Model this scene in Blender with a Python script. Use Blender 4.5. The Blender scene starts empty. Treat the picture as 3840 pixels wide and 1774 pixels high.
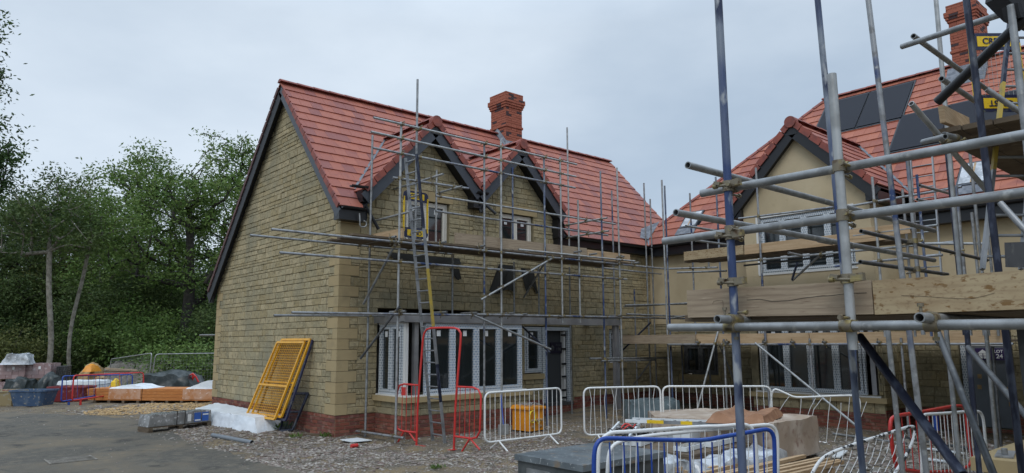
import bpy, math, random
import numpy as np
from math import sin, cos, pi, radians, sqrt
from mathutils import Vector, Matrix, noise
random.seed(7)
S = bpy.context.scene
COL = S.collection

# ------------------------------------------------------------------ camera
FPX = 2656.28; YAW, PITCH, ROLL = 0.8533, 0.147804, 0.0055206
CAM = Vector((-7.1307, -13.7807, 1.9415))
_f = Vector((cos(YAW)*cos(PITCH), sin(YAW)*cos(PITCH), sin(PITCH)))
_r = Vector((sin(YAW), -cos(YAW), 0.0)); _d = _f.cross(_r)
_r2 = _r*cos(ROLL)+_d*sin(ROLL); _d2 = _f.cross(_r2)
cd = bpy.data.cameras.new('camera'); cd.sensor_width = 36; cd.lens = FPX/3840*36
cd.clip_start = .05; cd.clip_end = 2000
co = bpy.data.objects.new('camera', cd); COL.objects.link(co)
M3 = Matrix((_r2, -_d2, -_f)).transposed()
co.matrix_world = Matrix.Translation(CAM) @ M3.to_4x4()
S.camera = co

def ray(x, y): return _f+_r2*((x-1920)/FPX)+_d2*((y-887)/FPX)
def U(x, y, ax, v):           # survey helper: sight line met with the plane ax = v
    q = ray(x, y); i = 'XYZ'.index(ax); return CAM+q*((v-CAM[i])/q[i])
def G(x, y, z=0.): return U(x, y, 'Z', z)
def UV(x, y, p0, p1):         # sight line met with the upright plane through p0, p1
    n = Vector((-(p1[1]-p0[1]), p1[0]-p0[0], 0)); q = ray(x, y)
    return CAM+q*((n.dot(Vector((p0[0], p0[1], 0)))-n.dot(CAM))/n.dot(q))
def D(x, y, dep): return CAM+ray(x, y)*dep

# ------------------------------------------------------------------ light
SUN_EL, SUN_AZ = radians(48), radians(215)      # sun stands behind the camera to the left
w = bpy.data.worlds.new('World'); S.world = w; w.use_nodes = True
nt = w.node_tree; nt.nodes.clear()
def wn(t, **k):
    n = nt.nodes.new(t)
    for a, b in k.items(): setattr(n, a, b)
    return n
out = wn('ShaderNodeOutputWorld'); bg = wn('ShaderNodeBackground'); bg.inputs[1].default_value = .12
sky = wn('ShaderNodeTexSky', sky_type='NISHITA', sun_disc=False, sun_elevation=SUN_EL, sun_rotation=radians(90)-SUN_AZ)
tc = wn('ShaderNodeTexCoord'); mp = wn('ShaderNodeMapping'); mp.inputs['Scale'].default_value = (1, 1, 2.4)
nz = wn('ShaderNodeTexNoise'); nz.inputs['Scale'].default_value = 1.9; nz.inputs['Detail'].default_value = 7; nz.inputs['Roughness'].default_value = .5
nz2 = wn('ShaderNodeTexNoise'); nz2.inputs['Scale'].default_value = .7; nz2.inputs['Detail'].default_value = 3
cr = wn('ShaderNodeValToRGB')
cr.color_ramp.elements[0].position = .40; cr.color_ramp.elements[0].color = (3.05, 3.75, 4.6, 1)
cr.color_ramp.elements[1].position = .60; cr.color_ramp.elements[1].color = (4.95, 5.6, 6.3, 1)
mixn = wn('ShaderNodeMath', operation='MULTIPLY_ADD'); mixn.inputs[1].default_value = .5
mul2 = wn('ShaderNodeMath', operation='MULTIPLY'); mul2.inputs[1].default_value = .5
mx = wn('ShaderNodeMix', data_type='RGBA'); mx.inputs[0].default_value = .93
L = nt.links.new
L(tc.outputs['Generated'], mp.inputs[0]); L(mp.outputs[0], nz.inputs[0]); L(mp.outputs[0], nz2.inputs[0])
L(nz2.outputs[0], mul2.inputs[0]); L(nz.outputs[0], mixn.inputs[0]); L(mul2.outputs[0], mixn.inputs[2])
L(mixn.outputs[0], cr.inputs[0]); L(sky.outputs[0], mx.inputs[6]); L(cr.outputs[0], mx.inputs[7])
sp_ = wn('ShaderNodeSeparateXYZ'); zr = wn('ShaderNodeMapRange'); zr.inputs[1].default_value = .42; zr.inputs[2].default_value = 1.; zr.inputs[3].default_value = 1.; zr.inputs[4].default_value = 2.5
vm = wn('ShaderNodeVectorMath', operation='SCALE')      # overcast sky: brighter towards the zenith
L(tc.outputs['Generated'], sp_.inputs[0]); L(sp_.outputs[2], zr.inputs[0]); L(mx.outputs[2], vm.inputs[0]); L(zr.outputs[0], vm.inputs['Scale'])
L(vm.outputs[0], bg.inputs[0]); L(bg.outputs[0], out.inputs[0])
sl = bpy.data.lights.new('sun', 'SUN'); sl.energy = 0.7; sl.angle = radians(25); sl.color = (1, .96, .9)
so = bpy.data.objects.new('sun', sl); COL.objects.link(so)
so.rotation_euler = Vector((cos(SUN_EL)*cos(SUN_AZ), cos(SUN_EL)*sin(SUN_AZ), sin(SUN_EL))).to_track_quat('Z', 'Y').to_euler()
S.view_settings.view_transform = 'Standard'; S.view_settings.look = 'None'
S.view_settings.exposure = .33; S.view_settings.gamma = 1
S.cycles.max_bounces = 5; S.cycles.diffuse_bounces = 3; S.cycles.glossy_bounces = 3; S.cycles.transmission_bounces = 4; S.cycles.transparent_max_bounces = 8

# ------------------------------------------------------------------ materials
MATS = {}
def add_grain(name, scale, dark, direction='Z', dist=5., amt=.55):
    m = MATS[name]; t = m.node_tree; b = t.nodes['Principled BSDF']; cur = b.inputs['Base Color'].links[0].from_socket
    tc_ = t.nodes.new('ShaderNodeTexCoord'); mp_ = t.nodes.new('ShaderNodeMapping'); mp_.inputs['Scale'].default_value = (.16, .16, 1); wv = t.nodes.new('ShaderNodeTexWave'); wv.bands_direction = direction
    wv.inputs['Scale'].default_value = scale; wv.inputs['Distortion'].default_value = dist; wv.inputs['Detail'].default_value = 4; wv.inputs['Detail Scale'].default_value = 1.6
    t.links.new(tc_.outputs['Object'], mp_.inputs[0]); t.links.new(mp_.outputs[0], wv.inputs[0])
    mr = t.nodes.new('ShaderNodeMapRange'); mr.inputs[1].default_value = .0; mr.inputs[2].default_value = .35; mr.inputs[3].default_value = amt; mr.inputs[4].default_value = 0
    t.links.new(wv.outputs[0], mr.inputs[0]); mm = t.nodes.new('ShaderNodeMix'); mm.data_type = 'RGBA'; t.links.new(mr.outputs[0], mm.inputs[0]); t.links.new(cur, mm.inputs[6]); mm.inputs[7].default_value = (*dark, 1)
    t.links.new(mm.outputs[2], b.inputs['Base Color'])
def mat(name, col, rough=.7, metal=0., var=None, vscale=4., vdet=4, bump=0., bscale=30., attr=None, spec=.4, extra=None, coord='Object', alpha=1., stretch=None):
    """procedural material. var = second colour mixed by noise; attr = list of ramp colours driven by the per face value 'rnd'"""
    m = bpy.data.materials.new(name); m.use_nodes = True; t = m.node_tree; b = t.nodes['Principled BSDF']
    b.inputs['Roughness'].default_value = rough; b.inputs['Metallic'].default_value = metal
    b.inputs['Specular IOR Level'].default_value = spec
    tcn = t.nodes.new('ShaderNodeTexCoord'); src = tcn.outputs[coord]
    if stretch:
        mpn = t.nodes.new('ShaderNodeMapping'); mpn.inputs['Scale'].default_value = stretch; t.links.new(src, mpn.inputs[0]); src = mpn.outputs[0]
    if attr:
        at = t.nodes.new('ShaderNodeAttribute'); at.attribute_name = 'rnd'
        rp = t.nodes.new('ShaderNodeValToRGB'); els = rp.color_ramp.elements
        n = len(attr)
        els[0].position = 0; els[0].color = (*attr[0], 1); els[1].position = 1; els[1].color = (*attr[-1], 1)
        for i in range(1, n-1):
            e = els.new(i/(n-1)); e.color = (*attr[i], 1)
        t.links.new(at.outputs['Fac'], rp.inputs[0]); cur = rp.outputs[0]
    else:
        rgb = t.nodes.new('ShaderNodeRGB'); rgb.outputs[0].default_value = (*col, 1); cur = rgb.outputs[0]
    if var:
        vs = var if isinstance(var, list) else [(var, vscale, .42, .62)]
        for (vc, sc, lo, hi) in vs:
            no = t.nodes.new('ShaderNodeTexNoise'); no.inputs['Scale'].default_value = sc; no.inputs['Detail'].default_value = vdet
            t.links.new(src, no.inputs[0])
            mr = t.nodes.new('ShaderNodeMapRange'); mr.inputs[1].default_value = lo; mr.inputs[2].default_value = hi
            t.links.new(no.outputs[0], mr.inputs[0])
            mm = t.nodes.new('ShaderNodeMix'); mm.data_type = 'RGBA'; t.links.new(mr.outputs[0], mm.inputs[0])
            t.links.new(cur, mm.inputs[6]); mm.inputs[7].default_value = (*vc, 1); cur = mm.outputs[2]
    t.links.new(cur, b.inputs['Base Color'])
    if bump:
        no = t.nodes.new('ShaderNodeTexNoise'); no.inputs['Scale'].default_value = bscale; no.inputs['Detail'].default_value = 5
        t.links.new(src, no.inputs[0]); bp = t.nodes.new('ShaderNodeBump'); bp.inputs['Strength'].default_value = min(1, bump*10); bp.inputs['Distance'].default_value = bump*.1
        bp.inputs['Distance'].default_value = .012*bump*10
        t.links.new(no.outputs[0], bp.inputs['Height']); t.links.new(bp.outputs[0], b.inputs['Normal'])
    if alpha < 1: b.inputs['Alpha'].default_value = alpha
    MATS[name] = m; return m

mat('stone', None, .92, attr=[(.30, .24, .13), (.38, .31, .18), (.34, .285, .175), (.45, .37, .225), (.29, .25, .155), (.40, .34, .21)],
    var=[((.17, .145, .09), 11, .50, .74), ((.48, .42, .28), 22, .55, .75), ((.25, .23, .16), .9, .52, .75)], bump=.11, bscale=26, spec=.2)
mat('mortar', (.25, .215, .135), .95, var=(.19, .165, .105), vscale=6, spec=.1)
mat('quoin', None, .85, attr=[(.37, .285, .155), (.42, .325, .18), (.39, .31, .175)], var=[((.30, .24, .14), 3, .5, .8)], bump=.01, bscale=60, spec=.2)
mat('brick', None, .85, attr=[(.17, .06, .045), (.24, .08, .055), (.14, .055, .05), (.28, .11, .075), (.10, .05, .05)], var=[((.30, .19, .15), 7, .56, .75)], bump=.03, bscale=60, spec=.2)
mat('chimney_brick', None, .85, attr=[(.35, .12, .075), (.32, .105, .068), (.37, .13, .085), (.30, .10, .068), (.06, .045, .05)], bump=.02, bscale=60, spec=.2)
mat('chimney_mortar', (.24, .10, .07), .9)
mat('tile', None, .62, attr=[(.34, .112, .075), (.37, .126, .082), (.32, .106, .074), (.30, .10, .074), (.25, .09, .076), (.355, .12, .08)],
    var=[((.20, .07, .062), 4.5, .56, .9), ((.43, .15, .095), 9, .62, .8)], bump=.008, bscale=90, spec=.35)
mat('tile_orange', None, .62, attr=[(.39, .135, .08), (.36, .12, .074), (.42, .15, .09), (.32, .105, .068), (.27, .09, .066)],
    var=[((.19, .055, .048), 2.6, .56, .80)], bump=.008, bscale=90, spec=.35)
mat('ridge_tile', (.29, .078, .055), .6, var=(.19, .06, .05), vscale=5)
mat('verge_dark', (.10, .045, .04), .6)
mat('lead', (.12, .13, .15), .5, metal=.3, var=(.2, .21, .23), vscale=8)
mat('black_upvc', (.012, .013, .016), .38, spec=.5)
mat('barge_grey', (.045, .052, .065), .45, spec=.5)
mat('black_soffit', (.010, .011, .014), .5)
mat('render', (.50, .41, .265), .9, var=[((.43, .35, .225), 1.2, .4, .7), ((.40, .32, .20), 5, .6, .8), ((.56, .47, .32), .5, .5, .75)], bump=.008, bscale=120, spec=.15)
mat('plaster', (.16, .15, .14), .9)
mat('dark_interior', (.03, .03, .032), .9)
mat('white_upvc', (.68, .68, .66), .35, spec=.5)
mat('cream_upvc', (.72, .68, .60), .4, spec=.5)
mat('glass', (.014, .019, .021), .05, spec=.9)
mat('solar', (.016, .018, .026), .55, spec=.18)
mat('solar_frame', (.006, .006, .008), .3)
mat('door_grey', (.16, .18, .20), .6, var=(.12, .135, .15), vscale=2)
mat('door_dark', (.05, .055, .06), .6)
mat('galv', (.30, .31, .315), .48, metal=.55, var=[((.20, .205, .205), 7, .42, .62), ((.42, .42, .40), 19, .58, .75), ((.13, .11, .085), 4.5, .64, .78)], bump=.004, bscale=80)
mat('galv_pale', (.40, .41, .41), .45, metal=.5, var=[((.28, .285, .28), 7, .42, .62), ((.18, .15, .12), 5, .66, .8)], bump=.004, bscale=80)
mat('galv_dark', (.13, .135, .14), .5, metal=.5, var=[((.08, .085, .09), 7, .42, .62), ((.22, .22, .21), 15, .58, .75)], bump=.004, bscale=80)
mat('blue_tube', (.035, .06, .15), .5, metal=.15, var=[((.22, .25, .29), 1.6, .44, .56), ((.02, .03, .07), 6, .52, .66), ((.33, .35, .37), 14, .56, .66)], bump=.004, bscale=80, stretch=(1, 1, .35))
mat('navy_tube', (.014, .018, .036), .45, metal=.2, var=[((.11, .12, .14), 6, .56, .66), ((.05, .06, .09), 19, .5, .6)], bump=.004, bscale=80, stretch=(1, 1, .35))
mat('galv_blue', (.30, .31, .32), .47, metal=.5, var=[((.045, .07, .16), 1.1, .50, .58), ((.40, .41, .41), 20, .58, .7), ((.2, .2, .2), 8, .5, .6)], bump=.004, bscale=80)
mat('coupler', (.22, .19, .14), .5, metal=.6, var=[((.32, .26, .12), 12, .5, .6), ((.12, .08, .05), 22, .58, .7)])
mat('zinc_plate', (.33, .33, .34), .42, metal=.5, var=(.25, .25, .26), vscale=3)
mat('wood_new', (.50, .36, .22), .8, var=[((.40, .27, .15), 3, .4, .65), ((.30, .18, .09), 14, .62, .72)], stretch=(.7, .7, 9), bump=.01, bscale=20)
mat('wood_grey', (.36, .285, .20), .85, var=[((.28, .215, .15), 3.5, .4, .62), ((.17, .115, .075), 12, .64, .72), ((.45, .37, .27), 9, .6, .75)], stretch=(.8, .8, 9), bump=.015, bscale=16)
mat('wood_stained', (.42, .33, .20), .85, var=[((.34, .25, .145), 5, .4, .62), ((.20, .115, .045), 17, .60, .65), ((.27, .19, .11), 40, .55, .7)], stretch=(1.5, 1., 2.2), bump=.012, bscale=30)
add_grain('wood_grey', 8, (.17, .125, .085), amt=.38); add_grain('wood_stained', 7, (.24, .17, .10), amt=.32); add_grain('wood_new', 11, (.30, .20, .11), amt=.4)
mat('wood_old', (.14, .105, .07), .9, var=[((.09, .065, .045), 4, .4, .65), ((.22, .17, .12), 9, .6, .75)], stretch=(1, 1, 3), bump=.02)
mat('timber_orange', (.50, .19, .05), .7, var=[((.42, .15, .04), 3, .4, .65), ((.58, .26, .09), 9, .55, .7)], stretch=(1, 1, 6))
mat('wrap_orange', (.55, .33, .22), .25, var=[((.48, .22, .10), 5, .4, .6), ((.75, .62, .55), 12, .6, .75)], bump=.04, bscale=9)
mat('white_sheet', (.76, .80, .84), .4, var=[((.66, .71, .76), 3, .45, .7)], bump=.16, bscale=7, spec=.5)
mat('white_board', (.70, .73, .74), .5, var=(.62, .66, .68), vscale=5)
mat('film', (.50, .53, .56), .22, var=[((.30, .32, .34), 5, .42, .62), ((.72, .74, .76), 13, .6, .72)], bump=.06, bscale=10, spec=.6)
mat('film_grey', (.27, .27, .265), .22, var=[((.19, .19, .185), 6, .42, .62), ((.55, .55, .55), 15, .58, .68)], bump=.07, bscale=12, spec=.6)  # pale flecks paint highlights onto the crumpled film
mat('film_blue', (.16, .21, .23), .3, var=[((.11, .15, .17), 6, .42, .62), ((.38, .43, .46), 13, .62, .74)], bump=.07, bscale=10, spec=.6)
mat('dpc_black', (.022, .022, .020), .8, bump=.03, bscale=7)
mat('film_pink', (.43, .34, .26), .35, var=[((.58, .50, .42), 3, .45, .65), ((.32, .21, .165), 9, .56, .72)], bump=.05, bscale=9, spec=.5)
mat('film_brick', None, .3, attr=[(.27, .18, .18), (.32, .22, .215), (.38, .29, .29)], var=[((.50, .45, .46), 7, .56, .72)], bump=.04, bscale=9, spec=.6)
mat('brown_paper', (.30, .155, .085), .75, var=[((.22, .11, .06), 4, .45, .65), ((.37, .21, .125), 9, .55, .7)], bump=.03, bscale=8)
mat('white_paint', (.72, .73, .72), .35, var=[((.60, .61, .60), 9, .55, .7)], spec=.5)
mat('white_spatter', (.68, .69, .69), .4, var=[((.03, .03, .035), 14, .54, .57)], spec=.5)
mat('blue_paint', (.012, .055, .30), .32, var=[((.03, .09, .34), 9, .55, .7)], spec=.5)
mat('red_paint', (.55, .035, .03), .35, var=[((.42, .03, .028), 9, .55, .7)], spec=.5)
mat('yellow_paint', (.72, .36, .015), .4, var=[((.60, .28, .01), 6, .5, .7)], spec=.5)
mat('yellow_plate', (.75, .50, .02), .5, var=[((.5, .33, .03), 12, .58, .66)])
mat('yellow_dull', (.40, .29, .05), .55, var=[((.30, .24, .08), 12, .5, .66)])
mat('navy_plate', (.018, .022, .06), .5, var=[((.10, .11, .10), 14, .60, .66)])
mat('transformer_orange', (.72, .28, .02), .4, var=[((.62, .23, .02), 5, .5, .7)])
mat('yellow_cable', (.80, .60, .03), .4)
mat('box_grey', (.055, .062, .065), .45, var=[((.08, .088, .09), 5, .45, .6)], bump=.01, bscale=14)
mat('box_lid', (.10, .118, .13), .32, var=[((.15, .175, .19), 3, .4, .6), ((.40, .42, .42), 26, .62, .68), ((.20, .16, .12), 6, .6, .7)], bump=.006, bscale=20)
mat('tub_blue', (.045, .085, .16), .55, var=[((.10, .14, .20), 6, .5, .7), ((.30, .27, .22), 14, .6, .7)])
mat('tub_red', (.20, .03, .035), .6, var=[((.30, .17, .15), 9, .55, .7)])
mat('tub_tan', (.30, .24, .13), .7, var=[((.36, .34, .28), 9, .5, .7)])
mat('black_bag', (.018, .026, .026), .35, var=[((.05, .06, .06), 6, .5, .7)], bump=.06, bscale=9)
mat('asphalt', (.088, .082, .070), .9, var=[((.165, .135, .095), .55, .47, .62), ((.05, .047, .042), 1.3, .56, .66), ((.13, .115, .09), 3.1, .52, .64), ((.12, .11, .09), 9, .5, .65), ((.21, .19, .155), 60, .60, .68)], bump=.04, bscale=70, spec=.25)
mat('dirt', (.155, .125, .088), .95, var=[((.20, .15, .085), .8, .45, .6), ((.11, .095, .075), 2.7, .45, .6), ((.25, .225, .19), 35, .56, .66)], bump=.11, bscale=22, spec=.15)
mat('gravel', None, .85, attr=[(.15, .125, .105), (.27, .24, .21), (.20, .165, .145), (.36, .33, .29), (.17, .115, .10), (.12, .11, .10), (.46, .43, .39)], spec=.25, bump=.02, bscale=60)
mat('sand', (.40, .27, .13), .95, var=[((.30, .20, .10), 4, .45, .6), ((.50, .38, .22), 20, .56, .66)], bump=.08, bscale=14)
mat('spoil', (.20, .185, .16), .95, var=[((.28, .26, .23), 20, .5, .62), ((.13, .12, .10), 5, .5, .65)], bump=.12, bscale=16)
mat('bark', (.075, .065, .05), .9, var=(.12, .11, .09), vscale=6, bump=.05, bscale=12)
mat('bark_pale', (.24, .225, .19), .9, var=(.14, .13, .105), vscale=5, bump=.05, bscale=12)
mat('bark_dark', (.03, .028, .024), .9, var=(.05, .045, .04), vscale=6, bump=.05, bscale=12)
def leafmat(name, cols):
    m = mat(name, None, .6, attr=cols, spec=.25); b = m.node_tree.nodes['Principled BSDF']; t = m.node_tree
    tr = t.nodes.new('ShaderNodeBsdfTranslucent'); mxs = t.nodes.new('ShaderNodeMixShader'); mxs.inputs[0].default_value = .3
    l = b.inputs['Base Color'].links[0].from_socket; t.links.new(l, tr.inputs[0])
    o = t.nodes['Material Output']; t.links.new(b.outputs[0], mxs.inputs[1]); t.links.new(tr.outputs[0], mxs.inputs[2]); t.links.new(mxs.outputs[0], o.inputs[0])
leafmat('leaf_mid', [(.06, .12, .028), (.10, .175, .04), (.15, .23, .055), (.08, .14, .035), (.21, .28, .085)])
leafmat('leaf_dark', [(.034, .062, .02), (.055, .092, .028), (.08, .12, .035), (.10, .14, .045)])
leafmat('leaf_olive', [(.07, .085, .028), (.11, .13, .04), (.15, .16, .05), (.085, .11, .035)])
leafmat('leaf_near', [(.03, .06, .02), (.05, .095, .028), (.075, .13, .04)])
mat('grass', (.06, .10, .025), .9)
mat('sign_purple', (.035, .02, .09), .5)
mat('sign_dark', (.014, .012, .03), .5)
mat('sign_white', (.75, .76, .76), .5)
mat('sticker_blue', (.03, .11, .42), .5)
mat('cable_black', (.01, .01, .01), .5)
mat('grey_pipe', (.16, .18, .20), .5)
mat('ladder_alu', (.30, .31, .32), .5, metal=.5, var=(.20, .21, .22), vscale=6)
mat('fence_wire', (.35, .37, .38), .5, metal=.5)
mat('foil', (.30, .31, .33), .4, var=(.18, .19, .21), vscale=9)

def tape_mat(name, base, c1, c2, sx=.03, sy=.012):      # printed protective film on the frames
    m = mat(name, base, .4); t = m.node_tree; b = t.nodes['Principled BSDF']
    uv = t.nodes.new('ShaderNodeTexCoord'); br = t.nodes.new('ShaderNodeTexBrick')
    t.links.new(uv.outputs['UV'], br.inputs[0]); br.inputs['Scale'].default_value = 1
    br.inputs['Color1'].default_value = (*c1, 1); br.inputs['Color2'].default_value = (*c2, 1); br.inputs['Mortar'].default_value = (*base, 1)
    br.inputs['Mortar Size'].default_value = .011; br.inputs['Brick Width'].default_value = .046; br.inputs['Row Height'].default_value = .055
    br.inputs['Mortar Smooth'].default_value = .1
    t.links.new(br.outputs[0], b.inputs['Base Color'])
tape_mat('tape_blue', (.62, .65, .68), (.22, .28, .34), (.24, .38, .56))
tape_mat('tape_grey', (.58, .61, .63), (.20, .245, .29), (.24, .31, .38))

# ------------------------------------------------------------------ mesh builder
OFF = {}
class MB:
    def __init__(s): s.v = []; s.f = []; s.c = []; s.sm = []
    def face(s, pts, c=0., sm=False):
        i = len(s.v); s.v.extend([tuple(p) for p in pts]); s.f.append(list(range(i, i+len(pts)))); s.c.append(c); s.sm.append(sm)
    def raw(s, vs, fs, c=0., sm=False):
        i = len(s.v); s.v.extend([tuple(p) for p in vs])
        for f in fs: s.f.append([i+k for k in f]); s.c.append(c); s.sm.append(sm)
    def hexa(s, b, t, c=0.):      # b, t: four bottom and four top points
        s.raw(list(b)+list(t), [(3, 2, 1, 0), (4, 5, 6, 7), (0, 1, 5, 4), (1, 2, 6, 5), (2, 3, 7, 6), (3, 0, 4, 7)], c)
    def box(s, x0, x1, y0, y1, z0, z1, c=0.):
        s.hexa([(x0, y0, z0), (x1, y0, z0), (x1, y1, z0), (x0, y1, z0)], [(x0, y0, z1), (x1, y0, z1), (x1, y1, z1), (x0, y1, z1)], c)
    def slab(s, p0, p1, dep, z0, z1, c=0.):   # upright box from p0 to p1, its depth away from the camera
        a = Vector((p0[0], p0[1], 0)); b = Vector((p1[0], p1[1], 0)); n = Vector((-(b-a).y, (b-a).x, 0)).normalized()
        if n.dot(Vector((a.x-CAM.x, a.y-CAM.y, 0))) < 0: n = -n
        q = [a, b, b+n*dep, a+n*dep]
        s.hexa([(k.x, k.y, z0) for k in q], [(k.x, k.y, z1) for k in q], c)
    def bar(s, a, b, w, h, up=(0, 0, 1), c=0.):   # rectangular bar centred on a-b
        a = Vector(a); b = Vector(b); d = (b-a).normalized(); u = Vector(up); x = d.cross(u)
        if x.length < 1e-4: x = d.cross(Vector((1, 0, 0)))
        x.normalize(); y = x.cross(d).normalized(); x = x*w/2; y = y*h/2
        s.hexa([a-x-y, a+x-y, a+x+y, a-x+y], [b-x-y, b+x-y, b+x+y, b-x+y], c)
    def cyl(s, a, b, r, r2=None, n=10, caps=True, c=0.):
        a = Vector(a); b = Vector(b); r2 = r if r2 is None else r2
        d = (b-a).normalized(); x = d.orthogonal().normalized(); y = d.cross(x)
        R = [x*cos(2*pi*k/n)+y*sin(2*pi*k/n) for k in range(n)]
        s.raw([a+q*r for q in R]+[b+q*r2 for q in R], [(k, (k+1) % n, n+(k+1) % n, n+k) for k in range(n)], c, True)
        if caps:
            s.face([a+q*r for q in reversed(R)], c); s.face([b+q*r2 for q in R], c)
    def pipe(s, a, b, r, n=14, t=.006, c=0.):     # hollow tube, open ends
        a = Vector(a); b = Vector(b); d = (b-a).normalized(); x = d.orthogonal().normalized(); y = d.cross(x)
        R = [x*cos(2*pi*k/n)+y*sin(2*pi*k/n) for k in range(n)]; ri = r-t; e = min(.25, (b-a).length*.3)
        vs = [a+q*r for q in R]+[b+q*r for q in R]+[a+q*ri for q in R]+[b+q*ri for q in R]+[a+d*e+q*ri for q in R]+[b-d*e+q*ri for q in R]
        m = lambda k: k % n
        s.raw(vs, [(k, m(k+1), n+m(k+1), n+k) for k in range(n)], c, True)
        s.raw(vs, [(2*n+k, 2*n+m(k+1), m(k+1), k) for k in range(n)]+[(n+k, n+m(k+1), 3*n+m(k+1), 3*n+k) for k in range(n)], c)
        s.raw(vs, [(4*n+k, 4*n+m(k+1), 2*n+m(k+1), 2*n+k) for k in range(n)]+[(3*n+k, 3*n+m(k+1), 5*n+m(k+1), 5*n+k) for k in range(n)]+[[5*n+k for k in range(n)], [4*n+k for k in reversed(range(n))]], c)
    def path(s, pts, r, n=8, closed=False, c=0., taper=None):
        pts = [Vector(p) for p in pts]; N = len(pts); rings = []
        for i, p in enumerate(pts):
            if closed: t = pts[(i+1) % N]-pts[i-1]
            else: t = pts[min(i+1, N-1)]-pts[max(i-1, 0)]
            t.normalize()
            if i == 0: x = t.orthogonal().normalized()
            else: x = (x-t*x.dot(t)).normalized()
            y = t.cross(x); rr = r if taper is None else taper[i]
            rings.append([p+(x*cos(2*pi*k/n)+y*sin(2*pi*k/n))*rr for k in range(n)])
        vs = [q for rg in rings for q in rg]; fs = []
        for i in range(N if closed else N-1):
            j = (i+1) % N
            for k in range(n): fs.append((i*n+k, i*n+(k+1) % n, j*n+(k+1) % n, j*n+k))
        s.raw(vs, fs, c, True)
        if not closed: s.face(list(reversed(rings[0])), c); s.face(rings[-1], c)
    def build(s, name, m, parent=None, label=None):
        me = bpy.data.meshes.new(name); off = Vector((0, 0, 0))
        if parent is not None: off = OFF.get(parent.name, off)
        V = np.array(s.v, dtype=float).reshape(-1, 3)-np.array(off)
        me.from_pydata(V.tolist(), [], s.f)
        me.polygons.foreach_set('use_smooth', s.sm)
        if any(s.c):
            at = me.attributes.new('rnd', 'FLOAT', 'FACE'); at.data.foreach_set('value', s.c)
        uvl = me.uv_layers.new(name='UVMap'); nl = len(me.loops)
        lv = np.zeros(nl, dtype=np.int32); me.loops.foreach_get('vertex_index', lv)
        nr = np.zeros(len(me.polygons)*3); me.polygons.foreach_get('normal', nr); nr = np.abs(nr.reshape(-1, 3)).argmax(1)
        lt = np.zeros(len(me.polygons), dtype=np.int32); me.polygons.foreach_get('loop_total', lt)
        ax = np.repeat(nr, lt); P = V[lv]
        u = np.where(ax == 0, P[:, 1], P[:, 0]); v = np.where(ax == 2, P[:, 1], P[:, 2])
        uvl.data.foreach_set('uv', np.stack([u, v], 1).ravel())
        me.materials.append(MATS[m] if isinstance(m, str) else m); me.update()
        o = bpy.data.objects.new(name, me); COL.objects.link(o)
        if parent is not None: o.parent = parent; OFF[o.name] = off
        if label: o['label'] = label
        return o
def thing(name, label, cat, loc=(0, 0, 0), rz=0, group=None):
    o = bpy.data.objects.new(name, None); COL.objects.link(o); o.empty_display_size = .2
    o.location = loc; o.rotation_euler = (0, 0, rz); o['label'] = label; o['category'] = cat
    OFF[o.name] = Vector(loc)
    if group: o['group'] = group
    return o
def local_thing(name, label, cat, loc, rz=0, group=None):     # parts are given in the thing's own coordinates
    o = thing(name, label, cat, loc, rz, group); OFF[o.name] = Vector((0, 0, 0)); return o
def tag(o, label, cat, group=None, kind=None):
    o['label'] = label; o['category'] = cat
    if group: o['group'] = group
    if kind: o['kind'] = kind
    return o
def structure(o): o['kind'] = 'structure'; return o
def copy_thing(root, loc, rz, label):
    r = root.copy(); COL.objects.link(r); r.location = loc; r.rotation_euler = (0, 0, rz); r['label'] = label
    for ch in root.children:
        c = ch.copy(); COL.objects.link(c); c.parent = r
        for g in ch.children:
            d = g.copy(); COL.objects.link(d); d.parent = c
    return r
def clip(poly, hs):          # polygon (u,v) clipped to a*u+b*v<=c for all hs
    for a, b, c in hs:
        o = []; n = len(poly)
        for i in range(n):
            p, q = poly[i], poly[(i+1) % n]; dp = a*p[0]+b*p[1]-c; dq = a*q[0]+b*q[1]-c
            if dp <= 0: o.append(p)
            if dp*dq < 0: t = dp/(dp-dq); o.append((p[0]+(q[0]-p[0])*t, p[1]+(q[1]-p[1])*t))
        poly = o
        if len(poly) < 3: return []
    return poly
def area(p): return abs(sum(p[i][0]*p[(i+1) % len(p)][1]-p[(i+1) % len(p)][0]*p[i][1] for i in range(len(p))))/2
def cut_rects(r, holes):
    rs = [r]
    for (a0, a1, b0, b1) in holes:
        n = []
        for (u0, u1, v0, v1) in rs:
            if a0 >= u1 or a1 <= u0 or b0 >= v1 or b1 <= v0: n.append((u0, u1, v0, v1)); continue
            if u0 < a0: n.append((u0, a0, v0, v1))
            if a1 < u1: n.append((a1, u1, v0, v1))
            m0, m1 = max(u0, a0), min(u1, a1)
            if v0 < b0: n.append((m0, m1, v0, b0))
            if b1 < v1: n.append((m0, m1, b1, v1))
        rs = n
    return rs
def fr(axis, c):             # (u, out, z) -> world for a wall in plane axis = c whose outside looks to -axis ('-X','-Y') or +
    if axis == '-Y': return lambda u, o, z: (u, c-o, z)
    if axis == '-X': return lambda u, o, z: (c-o, u, z)
    if axis == '+Y': return lambda u, o, z: (u, c+o, z)
    return lambda u, o, z: (c+o, u, z)
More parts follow.
